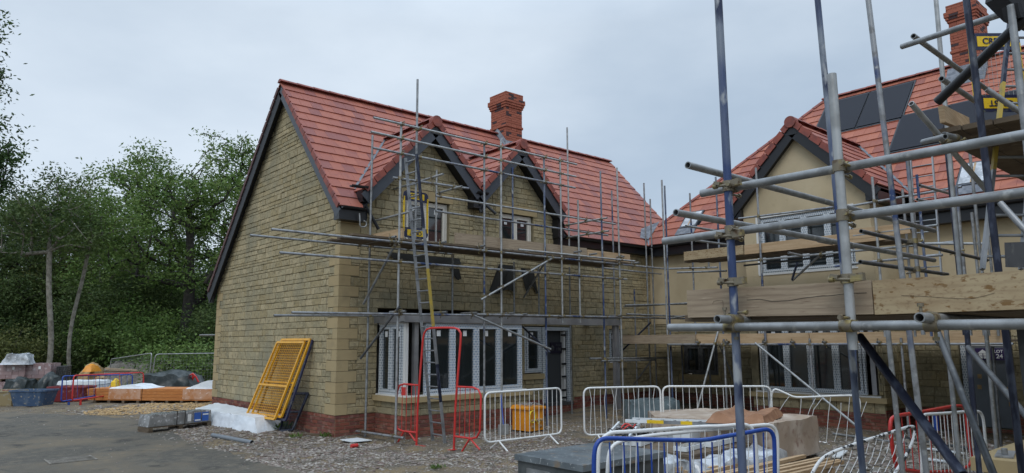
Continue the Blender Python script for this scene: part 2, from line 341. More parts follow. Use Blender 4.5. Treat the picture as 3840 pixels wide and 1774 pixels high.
def masonry(mb, T, u0, u1, z0, z1, holes=(), hs=(), course=(.1, .2), length=(.16, .42), gap=.011, proud=.018, rng=None, colf=None, inset=.008, bond=None):
    R = rng or random; z = z0; k = 0
    while z < z1-.02:
        h = R.choice(course) if not isinstance(course, float) else course
        if z+h > z1-.03: h = z1-z
        u = u0-(R.random()*length[0] if bond is None else (k % 2)*bond)
        while u < u1:
            l = R.uniform(*length) if length[0] != length[1] else length[0]
            a, b = max(u, u0), min(u+l, u1)
            u += l
            if b-a < .03: continue
            cv = colf(R) if colf else R.random()*.96+.02
            pr = proud*R.uniform(.5, 1.5)
            for (p0, p1, q0, q1) in cut_rects((a, b, z, z+h), holes):
                if p1-p0 < .03 or q1-q0 < .025: continue
                pl = [(p0+gap/2, q0+gap/2), (p1-gap/2, q0+gap/2), (p1-gap/2, q1-gap/2), (p0+gap/2, q1-gap/2)]
                pl = clip(pl, hs)
                if len(pl) < 3 or area(pl) < .0015: continue
                cx = sum(p[0] for p in pl)/len(pl); cz = sum(p[1] for p in pl)/len(pl)
                sx = max(p[0] for p in pl)-min(p[0] for p in pl); sz = max(p[1] for p in pl)-min(p[1] for p in pl)
                fx = max(.3, 1-2*inset/max(sx, .01)); fz = max(.3, 1-2*inset/max(sz, .01)); n = len(pl)
                vs = [T(p[0], -.003, p[1]) for p in pl]+[T(p[0], pr*.55, p[1]) for p in pl]+[T(cx+(p[0]-cx)*fx, pr*R.uniform(.85, 1.15), cz+(p[1]-cz)*fz) for p in pl]
                fs = [(i, (i+1) % n, n+(i+1) % n, n+i) for i in range(n)]+[(n+i, n+(i+1) % n, 2*n+(i+1) % n, 2*n+i) for i in range(n)]+[tuple(2*n+i for i in range(n))]
                mb.raw(vs, fs, cv)
        z += h; k += 1
def backing(mb, T, u0, u1, z0, z1, holes=(), hs=(), thick=.28, step=None):
    for (p0, p1, q0, q1) in cut_rects((u0, u1, z0, z1), holes):
        pl = clip([(p0, q0), (p1, q0), (p1, q1), (p0, q1)], hs)
        if len(pl) < 3: continue
        n = len(pl); vs = [T(p[0], 0, p[1]) for p in pl]+[T(p[0], -thick, p[1]) for p in pl]
        mb.raw(vs, [tuple(range(n)), tuple(reversed(range(n, 2*n)))]+[(i, (i+1) % n, n+(i+1) % n, n+i) for i in range(n)])
def tiles(mb, O, ud, vd, u0, u1, v1, keep=None, hs=(), gauge=.335, tw=.3, rng=None):
    O = Vector(O); ud = Vector(ud).normalized(); vd = Vector(vd).normalized(); n = ud.cross(vd).normalized()
    if n.z < 0: n = -n
    R = rng or random; k = 0; v = 0
    while v < v1-.02:
        vt = min(v+gauge, v1); u = u0-(k % 2)*tw/2
        while u < u1:
            a, b = max(u+.002, u0), min(u+tw-.002, u1); u += tw
            if b-a < .02: continue
            if keep and not keep((a+b)/2, (v+vt)/2): continue
            pl = clip([(a, v), (b, v), (b, vt), (a, vt)], hs)
            if len(pl) < 3 or area(pl) < .001: continue
            j = R.uniform(-.002, .002); m = len(pl)
            ht = lambda p: .012+j+.024*(1-(p[1]-v)/gauge)
            P = lambda p, h: O+ud*p[0]+vd*p[1]+n*h
            cv = R.choice((.02, .2, .2, .4, .4, .6, .8, 1.))*.96+.02 if R.random() < .9 else .8
            mb.raw([P(p, ht(p)) for p in pl]+[P(p, ht(p)-.026) for p in pl], [tuple(range(m))]+[(i, (i+1) % m, m+(i+1) % m, m+i) for i in range(m)], cv)
        v = vt; k += 1
def ridge_run(mb, a, b, seg=.45, r=.13, half=1.15):
    a = Vector(a); b = Vector(b); L_ = (b-a).length; d = (b-a).normalized(); n = max(1, round(L_/seg)); x = d.cross(Vector((0, 0, 1))).normalized(); y = x.cross(d).normalized()
    for i in range(n):
        p = a+d*(L_*i/n); q = a+d*(L_*(i+1)/n-.012); rp, rq = r*1.04, r*.97
        A = [pi/2+half*(k/5*2-1) for k in range(6)]
        vs = [p+x*cos(t)*rp+y*(sin(t)*rp-r*.55) for t in A]+[q+x*cos(t)*rq+y*(sin(t)*rq-r*.55) for t in A]
        mb.raw(vs, [(k, k+1, 7+k, 6+k) for k in range(5)]+[tuple(range(6)), tuple(reversed(range(6, 12)))], 0)
def text_mesh(name, body, size, m, parent, M4, extr=.002):
    cu = bpy.data.curves.new(name, 'FONT'); cu.body = body; cu.size = size; cu.extrude = extr; cu.align_x = 'CENTER'; cu.align_y = 'CENTER'
    cu.offset = size*.02
    o = bpy.data.objects.new(name, cu); me = bpy.data.meshes.new_from_object(o); bpy.data.objects.remove(o)
    me.transform(M4); me.transform(Matrix.Translation(-OFF.get(parent.name, Vector((0, 0, 0)))))
    me.materials.append(MATS[m]); o = bpy.data.objects.new(name, me); COL.objects.link(o); o.parent = parent
    OFF[o.name] = OFF.get(parent.name, Vector((0, 0, 0))); return o
def basis(o, x, y):          # matrix with text x and y axes
    x = Vector(x).normalized(); y = Vector(y).normalized(); z = x.cross(y)
    return Matrix.Translation(Vector(o)) @ Matrix((x, y, z)).transposed().to_4x4()
# ==== PART2 ====
# ==================================================================== GROUND
def sst(a, b, x):
    t = max(0, min(1, (x-a)/(b-a))); return t*t*(3-2*t)
ROAD = [(-9, 14), (-7.5, 13.6), (-5.6, 12.9), (-4.5, 11.9), (-3.6, 10.3), (-2.8, 8.9), (-2.3, 7.2), (-2.1, 5.5), (-2.25, 3.5), (-2.5, 2), (-2.45, .4), (-2.5, -1.3), (-2.3, -3.2), (-2.9, -5.5), (-3.6, -8), (-3.6, -30)]
def road_edge(y):
    if y > 14: return -40
    for (x0, y0), (x1, y1) in zip(ROAD, ROAD[1:]):
        if y0 >= y >= y1: return x0+(x1-x0)*(y0-y)/(y0-y1)
    return -3.6
def gh(x, y):
    d = x-road_edge(y)+.35*(noise.noise(Vector((x*.9, y*.9, 3)))); m = sst(-.1, .8, d)
    h = m*(.025+.05*noise.noise(Vector((x*.7, y*.7, 0)))+.035*noise.noise(Vector((x*2.6, y*2.6, 5)))+.015*noise.noise(Vector((x*7, y*7, 2))))-.012
    h += .17*sst(4.2, 1.2, math.hypot(x-9.6, y+.3))
    h -= .4*sst(29, 38, math.hypot(x-CAM.x, y-CAM.y))*sst(-5, 8, y)
    return h
def axis_steps(spec):
    o = []
    for a, b, st in spec: o += list(np.arange(a, b-1e-6, st))
    return o+[spec[-1][1]]
gx = axis_steps([(-600, -100, 100), (-100, -20, 10), (-20, -4, .5), (-4, 13, .1), (13, 20, 1), (20, 100, 10), (100, 700, 100)])
gy = axis_steps([(-600, -100, 100), (-100, -20, 10), (-20, -14, .5), (-14, 12, .1), (12, 24, .4), (24, 40, 1), (40, 100, 10), (100, 700, 100)])
mb = MB(); nx, ny = len(gx), len(gy)
mb.v = [(x, y, gh(x, y)) for y in gy for x in gx]
mb.f = [(j*nx+i, j*nx+i+1, (j+1)*nx+i+1, (j+1)*nx+i) for j in range(ny-1) for i in range(nx-1)]
mb.c = [0]*len(mb.f); mb.sm = [True]*len(mb.f)
structure(mb.build('ground', 'dirt'))
mb = MB(); rd = []
for y in np.arange(14, -20, -.25):
    rd.append((road_edge(y)+.15+.3*noise.noise(Vector((y*1.1, 1, 7))), y))
for (xa, ya), (xb, yb) in zip(rd, rd[1:]):
    mb.face([(-40, ya, 0), (xa, ya, 0), (xb, yb, 0), (-40, yb, 0)])
structure(mb.build('road', 'asphalt'))
# manhole-like grating in the road
t = thing('road_grating', 'rusty slotted drain grating set in the dark road surface', 'drain cover', G(265, 1722))
mb = MB(); c0 = G(265, 1725); 
for k in range(15): mb.box(c0.x-.32, c0.x+.32, c0.y-.28+k*.04, c0.y-.262+k*.04, .004, .012)
mb.box(c0.x-.35, c0.x-.32, c0.y-.31, c0.y+.31, .003, .014); mb.box(c0.x+.32, c0.x+.35, c0.y-.31, c0.y+.31, .003, .014)
mb.build('grate', 'spoil', t)
R = random.Random(3); mb = MB()
OCT = [(1, 0, 0), (0, 1, 0), (-1, 0, 0), (0, -1, 0), (0, 0, 1), (0, 0, -1)]
OF = [(0, 1, 4), (1, 2, 4), (2, 3, 4), (3, 0, 4), (1, 0, 5), (2, 1, 5), (3, 2, 5), (0, 3, 5)]
def pebble(mb, x, y, s, z=None, flat=.55):
    a = R.random()*6.28; ca, sa = cos(a), sin(a); vs = []; z = gh(x, y) if z is None else z
    sx, sy, sz = s*R.uniform(.7, 1.5), s*R.uniform(.5, 1.), s*R.uniform(.3, flat)
    for (i, j, k) in OCT:
        px, py, pz = (i+R.uniform(-.3, .3))*sx, (j+R.uniform(-.3, .3))*sy, (k+R.uniform(-.2, .2))*sz
        vs.append((x+px*ca-py*sa, y+px*sa+py*ca, z+pz+sz*.3))
    mb.raw(vs, OF, R.random()*.96+.02)
for (x0, x1, y0, y1, n, s0) in ((-3., 9.5, -9.8, -1.2, 19000, .018), (-3., 3.5, -6, -1.5, 9000, .02), (-2.7, -.1, -2, 9.5, 6000, .025), (-2.6, 1, -3.5, 4.5, 3500, .02), (-3.6, 3, -12, -8, 2500, .016), (-9, -2.4, -8, 13, 3200, .011), (-4.6, -2, -4, 12, 1500, .016), (-3, 2, 9, 12, 900, .03), (3, 10, -11, -7.5, 2500, .03)):
    for _ in range(n):
        x, y = R.uniform(x0, x1), R.uniform(y0, y1)
        if x > 0 and y > -.02: continue
        if x < road_edge(y)+.1 and s0 > .0165: 
            if R.random() > .10: continue
        if noise.noise(Vector((x*.6, y*.6, 9))) < -.22 and R.random() < .85: continue
        pebble(mb, x, y, s0*R.choice((.6, .8, 1, 1, 1.4, 2)))
tag(mb.build('gravel', 'gravel'), 'grey and brown stone chippings strewn over the muddy ground in front of the houses', 'gravel', kind='stuff')
mb = MB()
for _ in range(2600):
    a = R.random()*6.28; rr = sqrt(R.random()); x, y = -.9+rr*cos(a)*1.9, 9.6+rr*sin(a)*1.7
    if x > .0 and y < 7.7: continue
    if x < road_edge(y)+.2: continue
    pebble(mb, x, y, .04*R.choice((.6, 1, 1.5)))
tag(mb.build('sandstone_rubble', 'sand'), 'ochre sandstone rubble spread beside the orange timber pack', 'rubble', kind='stuff')

# ==================================================================== HOUSE PARTS
SL = 1.09
def window(parent, axis, c, u0, u1, z0, z1, n, frame='white_upvc', depth=.07, fw=.05, sash=.055, rev=.08, open_=None, stickers=True, head=True, label=None):
    """window set rev behind the wall face; n casements"""
    T = fr(axis, c); mb = MB()
    def B(m, a0, a1, o0, o1, b0, b1):
        P = [T(a, o, b) for b in (b0, b1) for (a, o) in ((a0, o0), (a1, o0), (a1, o1), (a0, o1))]
        m.hexa(P[:4], P[4:])
    o0, o1 = -rev-depth, -rev
    B(mb, u0, u1, o0, o1, z0, z0+fw); B(mb, u0, u1, o0, o1, z1-fw, z1)
    B(mb, u0, u0+fw, o0, o1, z0+fw, z1-fw); B(mb, u1-fw, u1, o0, o1, z0+fw, z1-fw)
    w_ = (u1-u0-2*fw)/n
    for k in range(1, n): B(mb, u0+fw+w_*k-.018, u0+fw+w_*k+.018, o0, o1-.001, z0+fw, z1-fw)
    W = mb.build('window', frame, parent, label)
    for k in range(n):
        a, b = u0+fw+w_*k+.02, u0+fw+w_*(k+1)-.02; s = MB()
        B(s, a, b, o0+.01, o1+.012, z0+fw+.002, z0+fw+sash); B(s, a, b, o0+.01, o1+.012, z1-fw-sash, z1-fw-.002)
        B(s, a, a+sash, o0+.01, o1+.012, z0+fw+sash, z1-fw-sash); B(s, b-sash, b, o0+.01, o1+.012, z0+fw+sash, z1-fw-sash)
        s.build('sash', frame, W)
        g = MB(); B(g, a+sash, b-sash, o0+.03, o0+.036, z0+fw+sash, z1-fw-sash); g.build('pane', 'glass', W)
        if stickers:
            st = MB(); m_ = (a+b)/2-.02+.05*(k % 2); B(st, m_-.05, m_+.05, o0+.0365, o0+.039, z1-fw-sash-.16, z1-fw-sash-.04); st.build('label_sticker', 'sign_white', W)
    return W
def tbox(T, mb, a0, a1, o0, o1, b0, b1, c=0.):
    P = [T(a, o, b) for b in (b0, b1) for (a, o) in ((a0, o0), (a1, o0), (a1, o1), (a0, o1))]
    mb.hexa(P[:4], P[4:], c)
RS = random.Random(11)
STC = (.075, .1, .125, .15, .1, .15, .2, .15)

# ---------------------------------------------------------------- stone house
H1 = thing('stone_house', 'buff stone house with red tiled roof, twin gabled dormers and brick plinth behind scaffolding', 'house', (0, 0, 0))
W1 = 10.58; GY = 7.43; RY = 3.13; RZ = 8.5; EZ0 = 5.09
TY = fr('-Y', 0); TX = fr('-X', 0)
D1x, D1z, D2x, D2z, DS = 2.22, 7.17, 4.98, 7.12, 1.05; DM = 3.6
wins_front = [(1.6, 2.87, 4.2, 5.27), (4.45, 5.66, 4.2, 5.27)]
low = [(.95, 3.85, .8, 2.7), (5.3, 5.96, 1.12, 2.35), (5.96, 7.08, .33, 2.35), (8.6, 9.2, 1.32, 2.3)]
mb = MB()
backing(mb, TY, 0, W1, .0, 4.56, low+wins_front)
backing(mb, TY, 0, .5, 4.56, 4.8); backing(mb, TY, 6.4, W1, 4.56, 4.8)
hd1 = [(DS, 1, D1z-.15+DS*D1x), (-DS, 1, D1z-.15-DS*D1x)]
hd2 = [(DS, 1, D2z-.15+DS*D2x), (-DS, 1, D2z-.15-DS*D2x)]
backing(mb, TY, .5, DM, 4.56, 7.2, wins_front, hd1); backing(mb, TY, DM, 6.4, 4.56, 7.2, wins_front, hd2)
hg = [(-SL, 1, EZ0-.14), (1.1, 1, RZ+1.1*RY-.14)]
# gable wall: u = Y
backing(mb, TX, .28, GY, 0, 8.6, (), hg)
T2 = fr('+X', W1); backing(mb, T2, .28, GY, 2, 8.6, (), hg)
T3 = fr('+Y', GY); backing(mb, T3, 0, W1, 0, 3.5)
mb.build('wall_core', 'mortar', H1)
mb = MB()
qz = lambda k: .45+.225*k
holesF = low+wins_front
lint = []
def lintel(u0, u1, z0, z1): lint.append((u0, u1, z0, z1))
lintel(1.5, 2.97, 5.27, 5.5); lintel(4.33, 5.78, 5.27, 5.5); lintel(8.5, 9.3, 2.3, 2.5)
sills = [(5.2, 5.96, .98, 1.12), (8.5, 9.3, 1.18, 1.32)]
qf = [(0, (.26 if k % 2 == 0 else .46), qz(k), qz(k+1)) for k in range(18)]
masonry(mb, TY, .0, W1, .45, 4.56, holesF+lint+sills+qf+[(5.96, 7.08, .2, 2.4)], (), STC, (.18, .46), rng=RS)
masonry(mb, TY, .5, DM, 4.56, 7.0, holesF+lint, hd1, STC, (.18, .42), rng=RS)
masonry(mb, TY, DM, 6.4, 4.56, 7.0, holesF+lint, hd2, STC, (.18, .42), rng=RS)
qg = [(0, (.45 if k % 2 == 0 else .2), qz(k), qz(k+1)) for k in range(18)]
qb = [(GY-(.42 if k % 2 == 0 else .22), GY, qz(k), qz(k+1)) for k in range(14)]
masonry(mb, TX, 0, GY, .45, 8.5, qg+qb, hg, STC, (.16, .46), rng=RS)
mb.build('stone_wall', 'stone', H1)
mb = MB()
for k in range(18):
    g_ = .004; a = .26 if k % 2 == 0 else .46; b = .45 if k % 2 == 0 else .2; p = .022; cv = RS.random()*.96+.02
    z0, z1 = qz(k)+g_, qz(k+1)-g_
    # L-shaped corner block as two boxes butted
    mb.box(-p, a-g_, -p, 0, z0, z1, cv); mb.box(-p, 0, 0, b-g_, z0, z1, cv)
mb.box(-.02, .5, -.02, .0, 4.5+.004, 4.56+.2, .5)
mb.build('quoins', 'quoin', H1); mb = MB()
for k in range(14):
    b = .42 if k % 2 == 0 else .22; mb.box(-.02, 0, GY-b+.004, GY+.02, qz(k)+.004, qz(k+1)-.004, RS.random()*.96+.02)
mb.build('quoins', 'quoin', H1)
for (a, b, c, d) in lint:
    mb = MB(); m_ = (a+b)/2
    mb.box(a, m_-.003, -.02, .0, c, d, .5); mb.box(m_+.003, b, -.02, .0, c, d, .3); mb.build('lintel', 'quoin', H1)
for (a, b, c, d) in sills:
    mb = MB(); mb.box(a, b, -.06, .05, c, d, .4); mb.build('window_sill', 'quoin', H1)
mb = MB()
bh = [(5.96, 7.08, .3, 2.4)]
masonry(mb, TY, 0, .95, 0, .45, (), (), .075, (.225, .225), gap=.01, proud=.012, rng=RS, bond=.112, inset=.004)
masonry(mb, TX, 0, GY, 0, .45, (), (), .075, (.225, .225), gap=.01, proud=.012, rng=RS, bond=.112, inset=.004)
mb.build('brick_plinth', 'brick', H1); mb = MB()
masonry(mb, TY, 4.3, W1, 0, .45, bh, (), .075, (.225, .225), gap=.01, proud=.012, rng=RS, bond=.112, inset=.004)
mb.build('brick_plinth', 'brick', H1)
mb = MB(); mb.box(.3, W1, .29, GY-.3, .1, .3); mb.box(.3, W1-.3, .29, GY-.3, 2.75, 2.95); mb.box(4.9, 5.0, .3, GY-.3, .3, 2.75); mb.box(.3, W1-.3, 3.0, 3.1, .3, 4.7); mb.build('interior_walls', 'plaster', H1)
# windows, door
window(H1, '-Y', 0, 1.62, 2.86, 4.22, 5.25, 2, 'cream_upvc')
window(H1, '-Y', 0, 4.47, 5.64, 4.22, 5.25, 2, 'cream_upvc')
window(H1, '-Y', 0, 5.34, 5.95, 1.15, 2.33, 1, 'tape_grey', rev=.04)
window(H1, '-Y', 0, 8.63, 9.17, 1.34, 2.28, 1, 'tape_grey', rev=.06)
mb = MB()
tbox(TY, mb, 5.98, 6.12, -.12, -.03, .34, 2.33); tbox(TY, mb, 6.94, 7.07, -.12, -.03, .34, 2.33); tbox(TY, mb, 6.12, 6.94, -.12, -.031, 2.24, 2.33)
DF = mb.build('door_frame', 'tape_grey', H1)
mb = MB(); tbox(TY, mb, 5.98, 7.07, -.14, .02, .26, .34); mb.build('threshold', 'galv_dark', DF)
mb = MB(); tbox(TY, mb, 6.16, 6.80, -.26, -.20, .34, 2.24); DR = mb.build('door', 'door_dark', H1)
mb = MB(); tbox(TY, mb, 6.84, 6.90, -.22, -.10, .36, 2.22); mb.build('door_edge', 'white_upvc', DR)
mb = MB()
for z_ in (2.1, 1.72, 1.32, .98, .62, .42): tbox(TY, mb, 6.74, 6.90, -.10, -.07, z_, z_+.05)
mb.build('hinge_straps', 'black_upvc', DR)
s0 = U(2063, 1284, 'Y', .19); s1 = U(2108, 1325, 'Y', .19)
mb = MB(); mb.box(s0.x, s1.x, .17, .198, s1.z, s0.z); sg = mb.build('plot_sign', 'sign_dark', DR)
cx_ = (s0.x+s1.x)/2; cz_ = (s0.z+s1.z)/2
text_mesh('sign_text', 'PLOT', .085, 'galv_dark', H1, basis((cx_+.07, .166, cz_+.075), (1, 0, 0), (0, 0, 1)))
text_mesh('sign_text', '130', .13, 'galv_dark', H1, basis((cx_+.07, .166, cz_-.045), (1, 0, 0), (0, 0, 1)))
def house_icon(parent, T, u, z, s, m):
    mb = MB()
    def quad(pts): mb.face([T(a, .004, b) for a, b in pts])
    quad([(u-.6*s, z+.1*s), (u+.6*s, z+.1*s), (u, z+.6*s)])
    for a, b in ((-.45, -.05), (.05, .45)):
        for c, d in ((-.55, -.25), (-.2, .08)): quad([(u+a*s, z+c*s), (u+b*s, z+c*s), (u+b*s, z+d*s), (u+a*s, z+d*s)])
    return mb.build('house_symbol', m, parent)
house_icon(H1, fr('-Y', .17), cx_-.16, cz_+.0, .13, 'galv_dark')
# bay: dwarf wall, sill, windows, steel post and beam
BX0, BX1, BY = .95, 4.3, -1.2
TB = fr('-Y', BY); TBX = fr('-X', BX0)
mb = MB(); mb.box(BX0, BX1, BY, BY+.28, 0, .72); mb.box(BX0, BX0+.28, BY+.28, -.001, 0, .72); mb.box(BX1-.28, BX1, BY+.28, -.001, 0, .72); mb.build('bay_core', 'mortar', H1)
mb = MB()
masonry(mb, TB, BX0, BX1, .45, .72, (), (), (.135,), (.2, .42), rng=RS); masonry(mb, TBX, BY, 0, .45, .72, (), (), (.135,), (.2, .42), rng=RS)
mb.build('bay_stone', 'stone', H1)
mb = MB()
for T_, a, b in ((TB, BX0, BX1), (TBX, BY, -.01)): masonry(mb, T_, a, b, -.02, .45, (), (), .075, (.225, .225), gap=.01, proud=.012, rng=RS, bond=.112, inset=.004)
mb.build('bay_brick', 'brick', H1)
mb = MB(); n_ = 6
for k in range(n_):
    a = BX0-.09+(BX1-BX0+.18)*k/n_; b = BX0-.09+(BX1-BX0+.18)*(k+1)/n_-.005; mb.box(a, b, BY-.09, BY+.2, .72, .83, RS.random()*.9+.05)
for k in range(2): mb.box(BX0-.09, BX0+.2, BY+.2+k*.5+.003, BY+.2+(k+1)*.5-.003, .72, .83, RS.random()*.9+.05)
mb.build('bay_sill', 'quoin', H1)
mb = MB(); mb.box(BX0-.04, BX1-.05, BY-.03, BY+.08, .831, .862); mb.box(BX0-.04, BX0+.1, BY+.08, -.05, .831, .862); mb.box(BX0+.42, BX1-.15, BY+.01, BY+.1, 2.345, 2.372); mb.build('bay_cill', 'white_upvc', H1)
window(H1, '-X', BX0, BY+.14, -.1, .862, 2.33, 2, 'tape_grey', rev=.0)
window(H1, '-Y', BY, BX0+.46, BX1-.16, .862, 2.34, 4, 'tape_blue', rev=.0)
mb = MB(); mb.box(BX0+.0, BX0+.07, BY+.05, BY+.135, .862, 2.34); mb.box(BX0-.0, BX0+.1, BY+.1, -.06, 2.333, 2.36); mb.build('white_end_post', 'white_upvc', H1)
mb = MB(); mb.box(BX0+.20, BX0+.30, BY+.02, BY+.12, .862, 2.36)
mb.box(BX0-.1, 7.7, BY-.06, BY-.05, 2.36, 2.52); mb.box(BX0-.1, 7.7, BY-.05, BY+.1, 2.36, 2.375); mb.box(BX0-.1, 7.7, BY-.05, BY+.1, 2.505, 2.52); mb.box(BX0-.1, BX0-.09, BY-.05, -.02, 2.36, 2.52); mb.box(7.5, 7.7, BY+.1, -.05, 2.38, 2.5)
mb.box(7.45, 7.53, BY-.02, BY+.08, .02, 2.36); mb.box(7.6, 7.63, BY-.02, BY+.08, .02, 2.36); mb.box(7.53, 7.6, BY+.02, BY+.04, .02, 2.36)
mb.build('steel_frame', 'zinc_plate', H1)
# black damp-proof sheets hanging under the eaves band
mb = MB(); R = random.Random(5)
def sheet(mb, pts, y, t=.012, amp=.03):
    n = len(pts); f = [Vector((p[0], y+amp*R.uniform(-1, 0), p[1])) for p in pts]
    mb.raw(f+[p+Vector((0, t, 0)) for p in f], [tuple(range(n)), tuple(reversed(range(n, 2*n)))]+[(i, (i+1) % n, n+(i+1) % n, n+i) for i in range(n)])
def hang(mb, top, bot, y, n=14, m=9, seed=0, amp=.07):
    vs = []
    for j in range(m+1):
        for i in range(n+1):
            u, v = i/n, j/m; a = Vector((top[0]+(top[1]-top[0])*u, y, top[2])); b = Vector((bot[0]+(bot[1]-bot[0])*u, y, bot[2]+bot[3]*sin(u*7+seed))); p = a.lerp(b, v)
            p.y -= amp*v*(.5+.5*sin(u*11+seed+v*2))+.02; vs.append(p)
    mb.raw(vs, [(j*(n+1)+i, j*(n+1)+i+1, (j+1)*(n+1)+i+1, (j+1)*(n+1)+i) for j in range(m) for i in range(n)], 0, True)
hang(mb, (1.1, 3.15, 3.95), (1.3, 3.2, 3.78, .03), -.03, seed=1, amp=.03); hang(mb, (2.85, 3.15, 3.7), (3.05, 3.2, 3.44, .02), -.03, 4, 4, 2, .02)
hang(mb, (4.40, 4.95, 3.9), (4.08, 4.92, 3.2, .06), -.03, seed=3); hang(mb, (5.15, 5.6, 3.85), (5.3, 5.75, 3.3, .12), -.03, seed=5)
mb.build('hanging_black_sheet', 'dpc_black', H1)
# roof
vlen = (RZ-4.82)/SL*sqrt(1+SL*SL)
RT = random.Random(21)
roof = MB()
RX1 = 12.5
def front_keep(u, v):
    x = u-.2; y = -.25+v/sqrt(1+SL*SL); z = EZ0+SL*y
    if x > 10.3 and z < 4.84+1.05*min(x-10.3, .34): return False
    for dx, dz in ((D1x, D1z), (D2x, D2z)):
        if abs(x-dx) < 1.78 and z < dz-DS*abs(x-dx)-.12: return False
    if .5 < x < 6.35 and z < 5.3: return False
    return True
up = (0, 1, SL)
tiles(roof, (-.2, -.25, 4.82), (1, 0, 0), up, 0, RX1+.2, vlen, front_keep, rng=RT)
RF = roof.build('roof', 'tile', H1)
mb = MB(); bl = sqrt(1+1.1**2)*(7.72-RY)
tiles(mb, (RX1, 7.72, RZ-1.1*(7.72-RY)), (-1, 0, 0), (0, -1, 1.1), 0, RX1+.2, bl, rng=RT, tw=.6)
mb.build('rear_slope', 'tile', RF)
mb = MB()      # deck under the tiles
def deck(mb, P, t=.06, dz=-.02):
    n = len(P); a = [Vector(p)+Vector((0, 0, dz)) for p in P]; b = [p-Vector((0, 0, t)) for p in a]
    mb.raw(a+b, [tuple(range(n)), tuple(reversed(range(n, 2*n)))]+[(i, (i+1) % n, n+(i+1) % n, n+i) for i in range(n)])
zf = lambda y: EZ0+SL*y
deck(mb, [(-.17, -.22, zf(-.22)), (.44, -.22, zf(-.22)), (.44, .2, zf(.2)), (-.17, .2, zf(.2))])
deck(mb, [(6.45, -.22, zf(-.22)), (10.35, -.22, zf(-.22)), (10.6, .2, zf(.2)), (6.45, .2, zf(.2))])
deck(mb, [(-.17, .2, zf(.2)), (RX1-.03, .2, zf(.2)), (RX1-.03, RY, RZ-.01), (-.17, RY, RZ-.01)])
deck(mb, [(-.17, RY, RZ-.01), (RX1-.03, RY, RZ-.01), (RX1-.03, 7.7, RZ-1.1*(7.7-RY)), (-.17, 7.7, RZ-1.1*(7.7-RY))])
mb.build('roof_deck', 'black_soffit', RF)
mb = MB(); ridge_run(mb, (-.22, RY, RZ+.055), (RX1, RY, RZ+.055))
mb.build('ridge_tiles', 'ridge_tile', RF)
mb = MB(); k = 0     # verge units stepping down the gable edge
s_ = vlen; n_ = int(s_/.335)
for i in range(n_):
    y = -.25+(i*.335)/sqrt(1+SL*SL); y2 = -.25+((i+1)*.335-.004)/sqrt(1+SL*SL)
    mb.bar((-.205, y, zf(y)+.012), (-.205, y2, zf(y2)-.012), .03, .13, up=(0, -SL, 1))
mb.build('verge_tiles', 'ridge_tile', RF); mb = MB()
for i in range(int(bl/.335)):
    y = 7.72-(i*.335)/sqrt(2.21); y2 = 7.72-((i+1)*.335-.01)/sqrt(2.21); f_ = lambda q: RZ-1.1*(q-RY)
    mb.bar((-.205, y, f_(y)+.012), (-.205, y2, f_(y2)-.012), .03, .10, up=(0, 1.1, 1))
mb.build('verge_tiles', 'verge_dark', RF)
mb = MB(); f2 = lambda q: RZ-1.1*(q-RY)
mb.bar((-.18, -.22, zf(-.22)-.19), (-.18, RY, RZ-.19), .024, .22, up=(0, -SL, 1)); mb.build('bargeboard', 'barge_grey', RF); mb = MB()
mb.bar((-.18, 7.7, f2(7.7)-.24), (-.18, RY, RZ-.24), .024, .33, up=(0, 1.1, 1)); mb.build('bargeboard', 'black_soffit', RF)
mb = MB()
mb.hexa([(-.168, -.2, zf(-.2)-.26), (0, -.2, zf(-.2)-.26), (0, RY, RZ-.27), (-.168, RY, RZ-.27)], [(-.168, -.2, zf(-.2)-.24), (0, -.2, zf(-.2)-.24), (0, RY, RZ-.25), (-.168, RY, RZ-.25)])
mb.hexa([(-.168, 7.68, f2(7.68)-.26), (0, 7.68, f2(7.68)-.26), (0, RY, RZ-.27), (-.168, RY, RZ-.27)], [(-.168, 7.68, f2(7.68)-.24), (0, 7.68, f2(7.68)-.24), (0, RY, RZ-.25), (-.168, RY, RZ-.25)])
mb.box(-.168, -.1, 7.45, 7.72, 3.12, 3.32)
mb.build('verge_soffit', 'black_soffit', RF)
mb = MB(); mb.box(-.19, .46, -.27, -.03, 4.54, 4.76); mb.build('eaves_box', 'black_upvc', RF); mb = MB(); mb.box(6.5, 10.33, -.22, -.0, 4.56, 4.77); mb.build('eaves_box', 'black_upvc', RF)
def gutter(mb, a, b, r=.058, side=(0, -1, 0)):
    a = Vector(a); b = Vector(b); s = Vector(side); n = 6; z = Vector((0, 0, 1))
    prof = [(-cos(pi*k/n), -sin(pi*k/n)) for k in range(n+1)]
    pts = [s*(x*r)+z*(y*r) for x, y in prof]; pin = [s*(x*(r-.006))+z*(y*(r-.006)) for x, y in reversed(prof)]
    P = pts+pin; m = len(P)
    mb.raw([a+p for p in P]+[b+p for p in P], [(i, (i+1) % m, m+(i+1) % m, m+i) for i in range(m)]+[tuple(range(m)), tuple(reversed(range(m, 2*m)))])
mb = MB(); gutter(mb, (-.15, -.33, 4.82), (.42, -.33, 4.82)); mb.build('gutter', 'black_upvc', RF); mb = MB(); gutter(mb, (6.52, -.285, 4.80), (10.25, -.285, 4.80)); mb.build('gutter', 'black_upvc', RF)
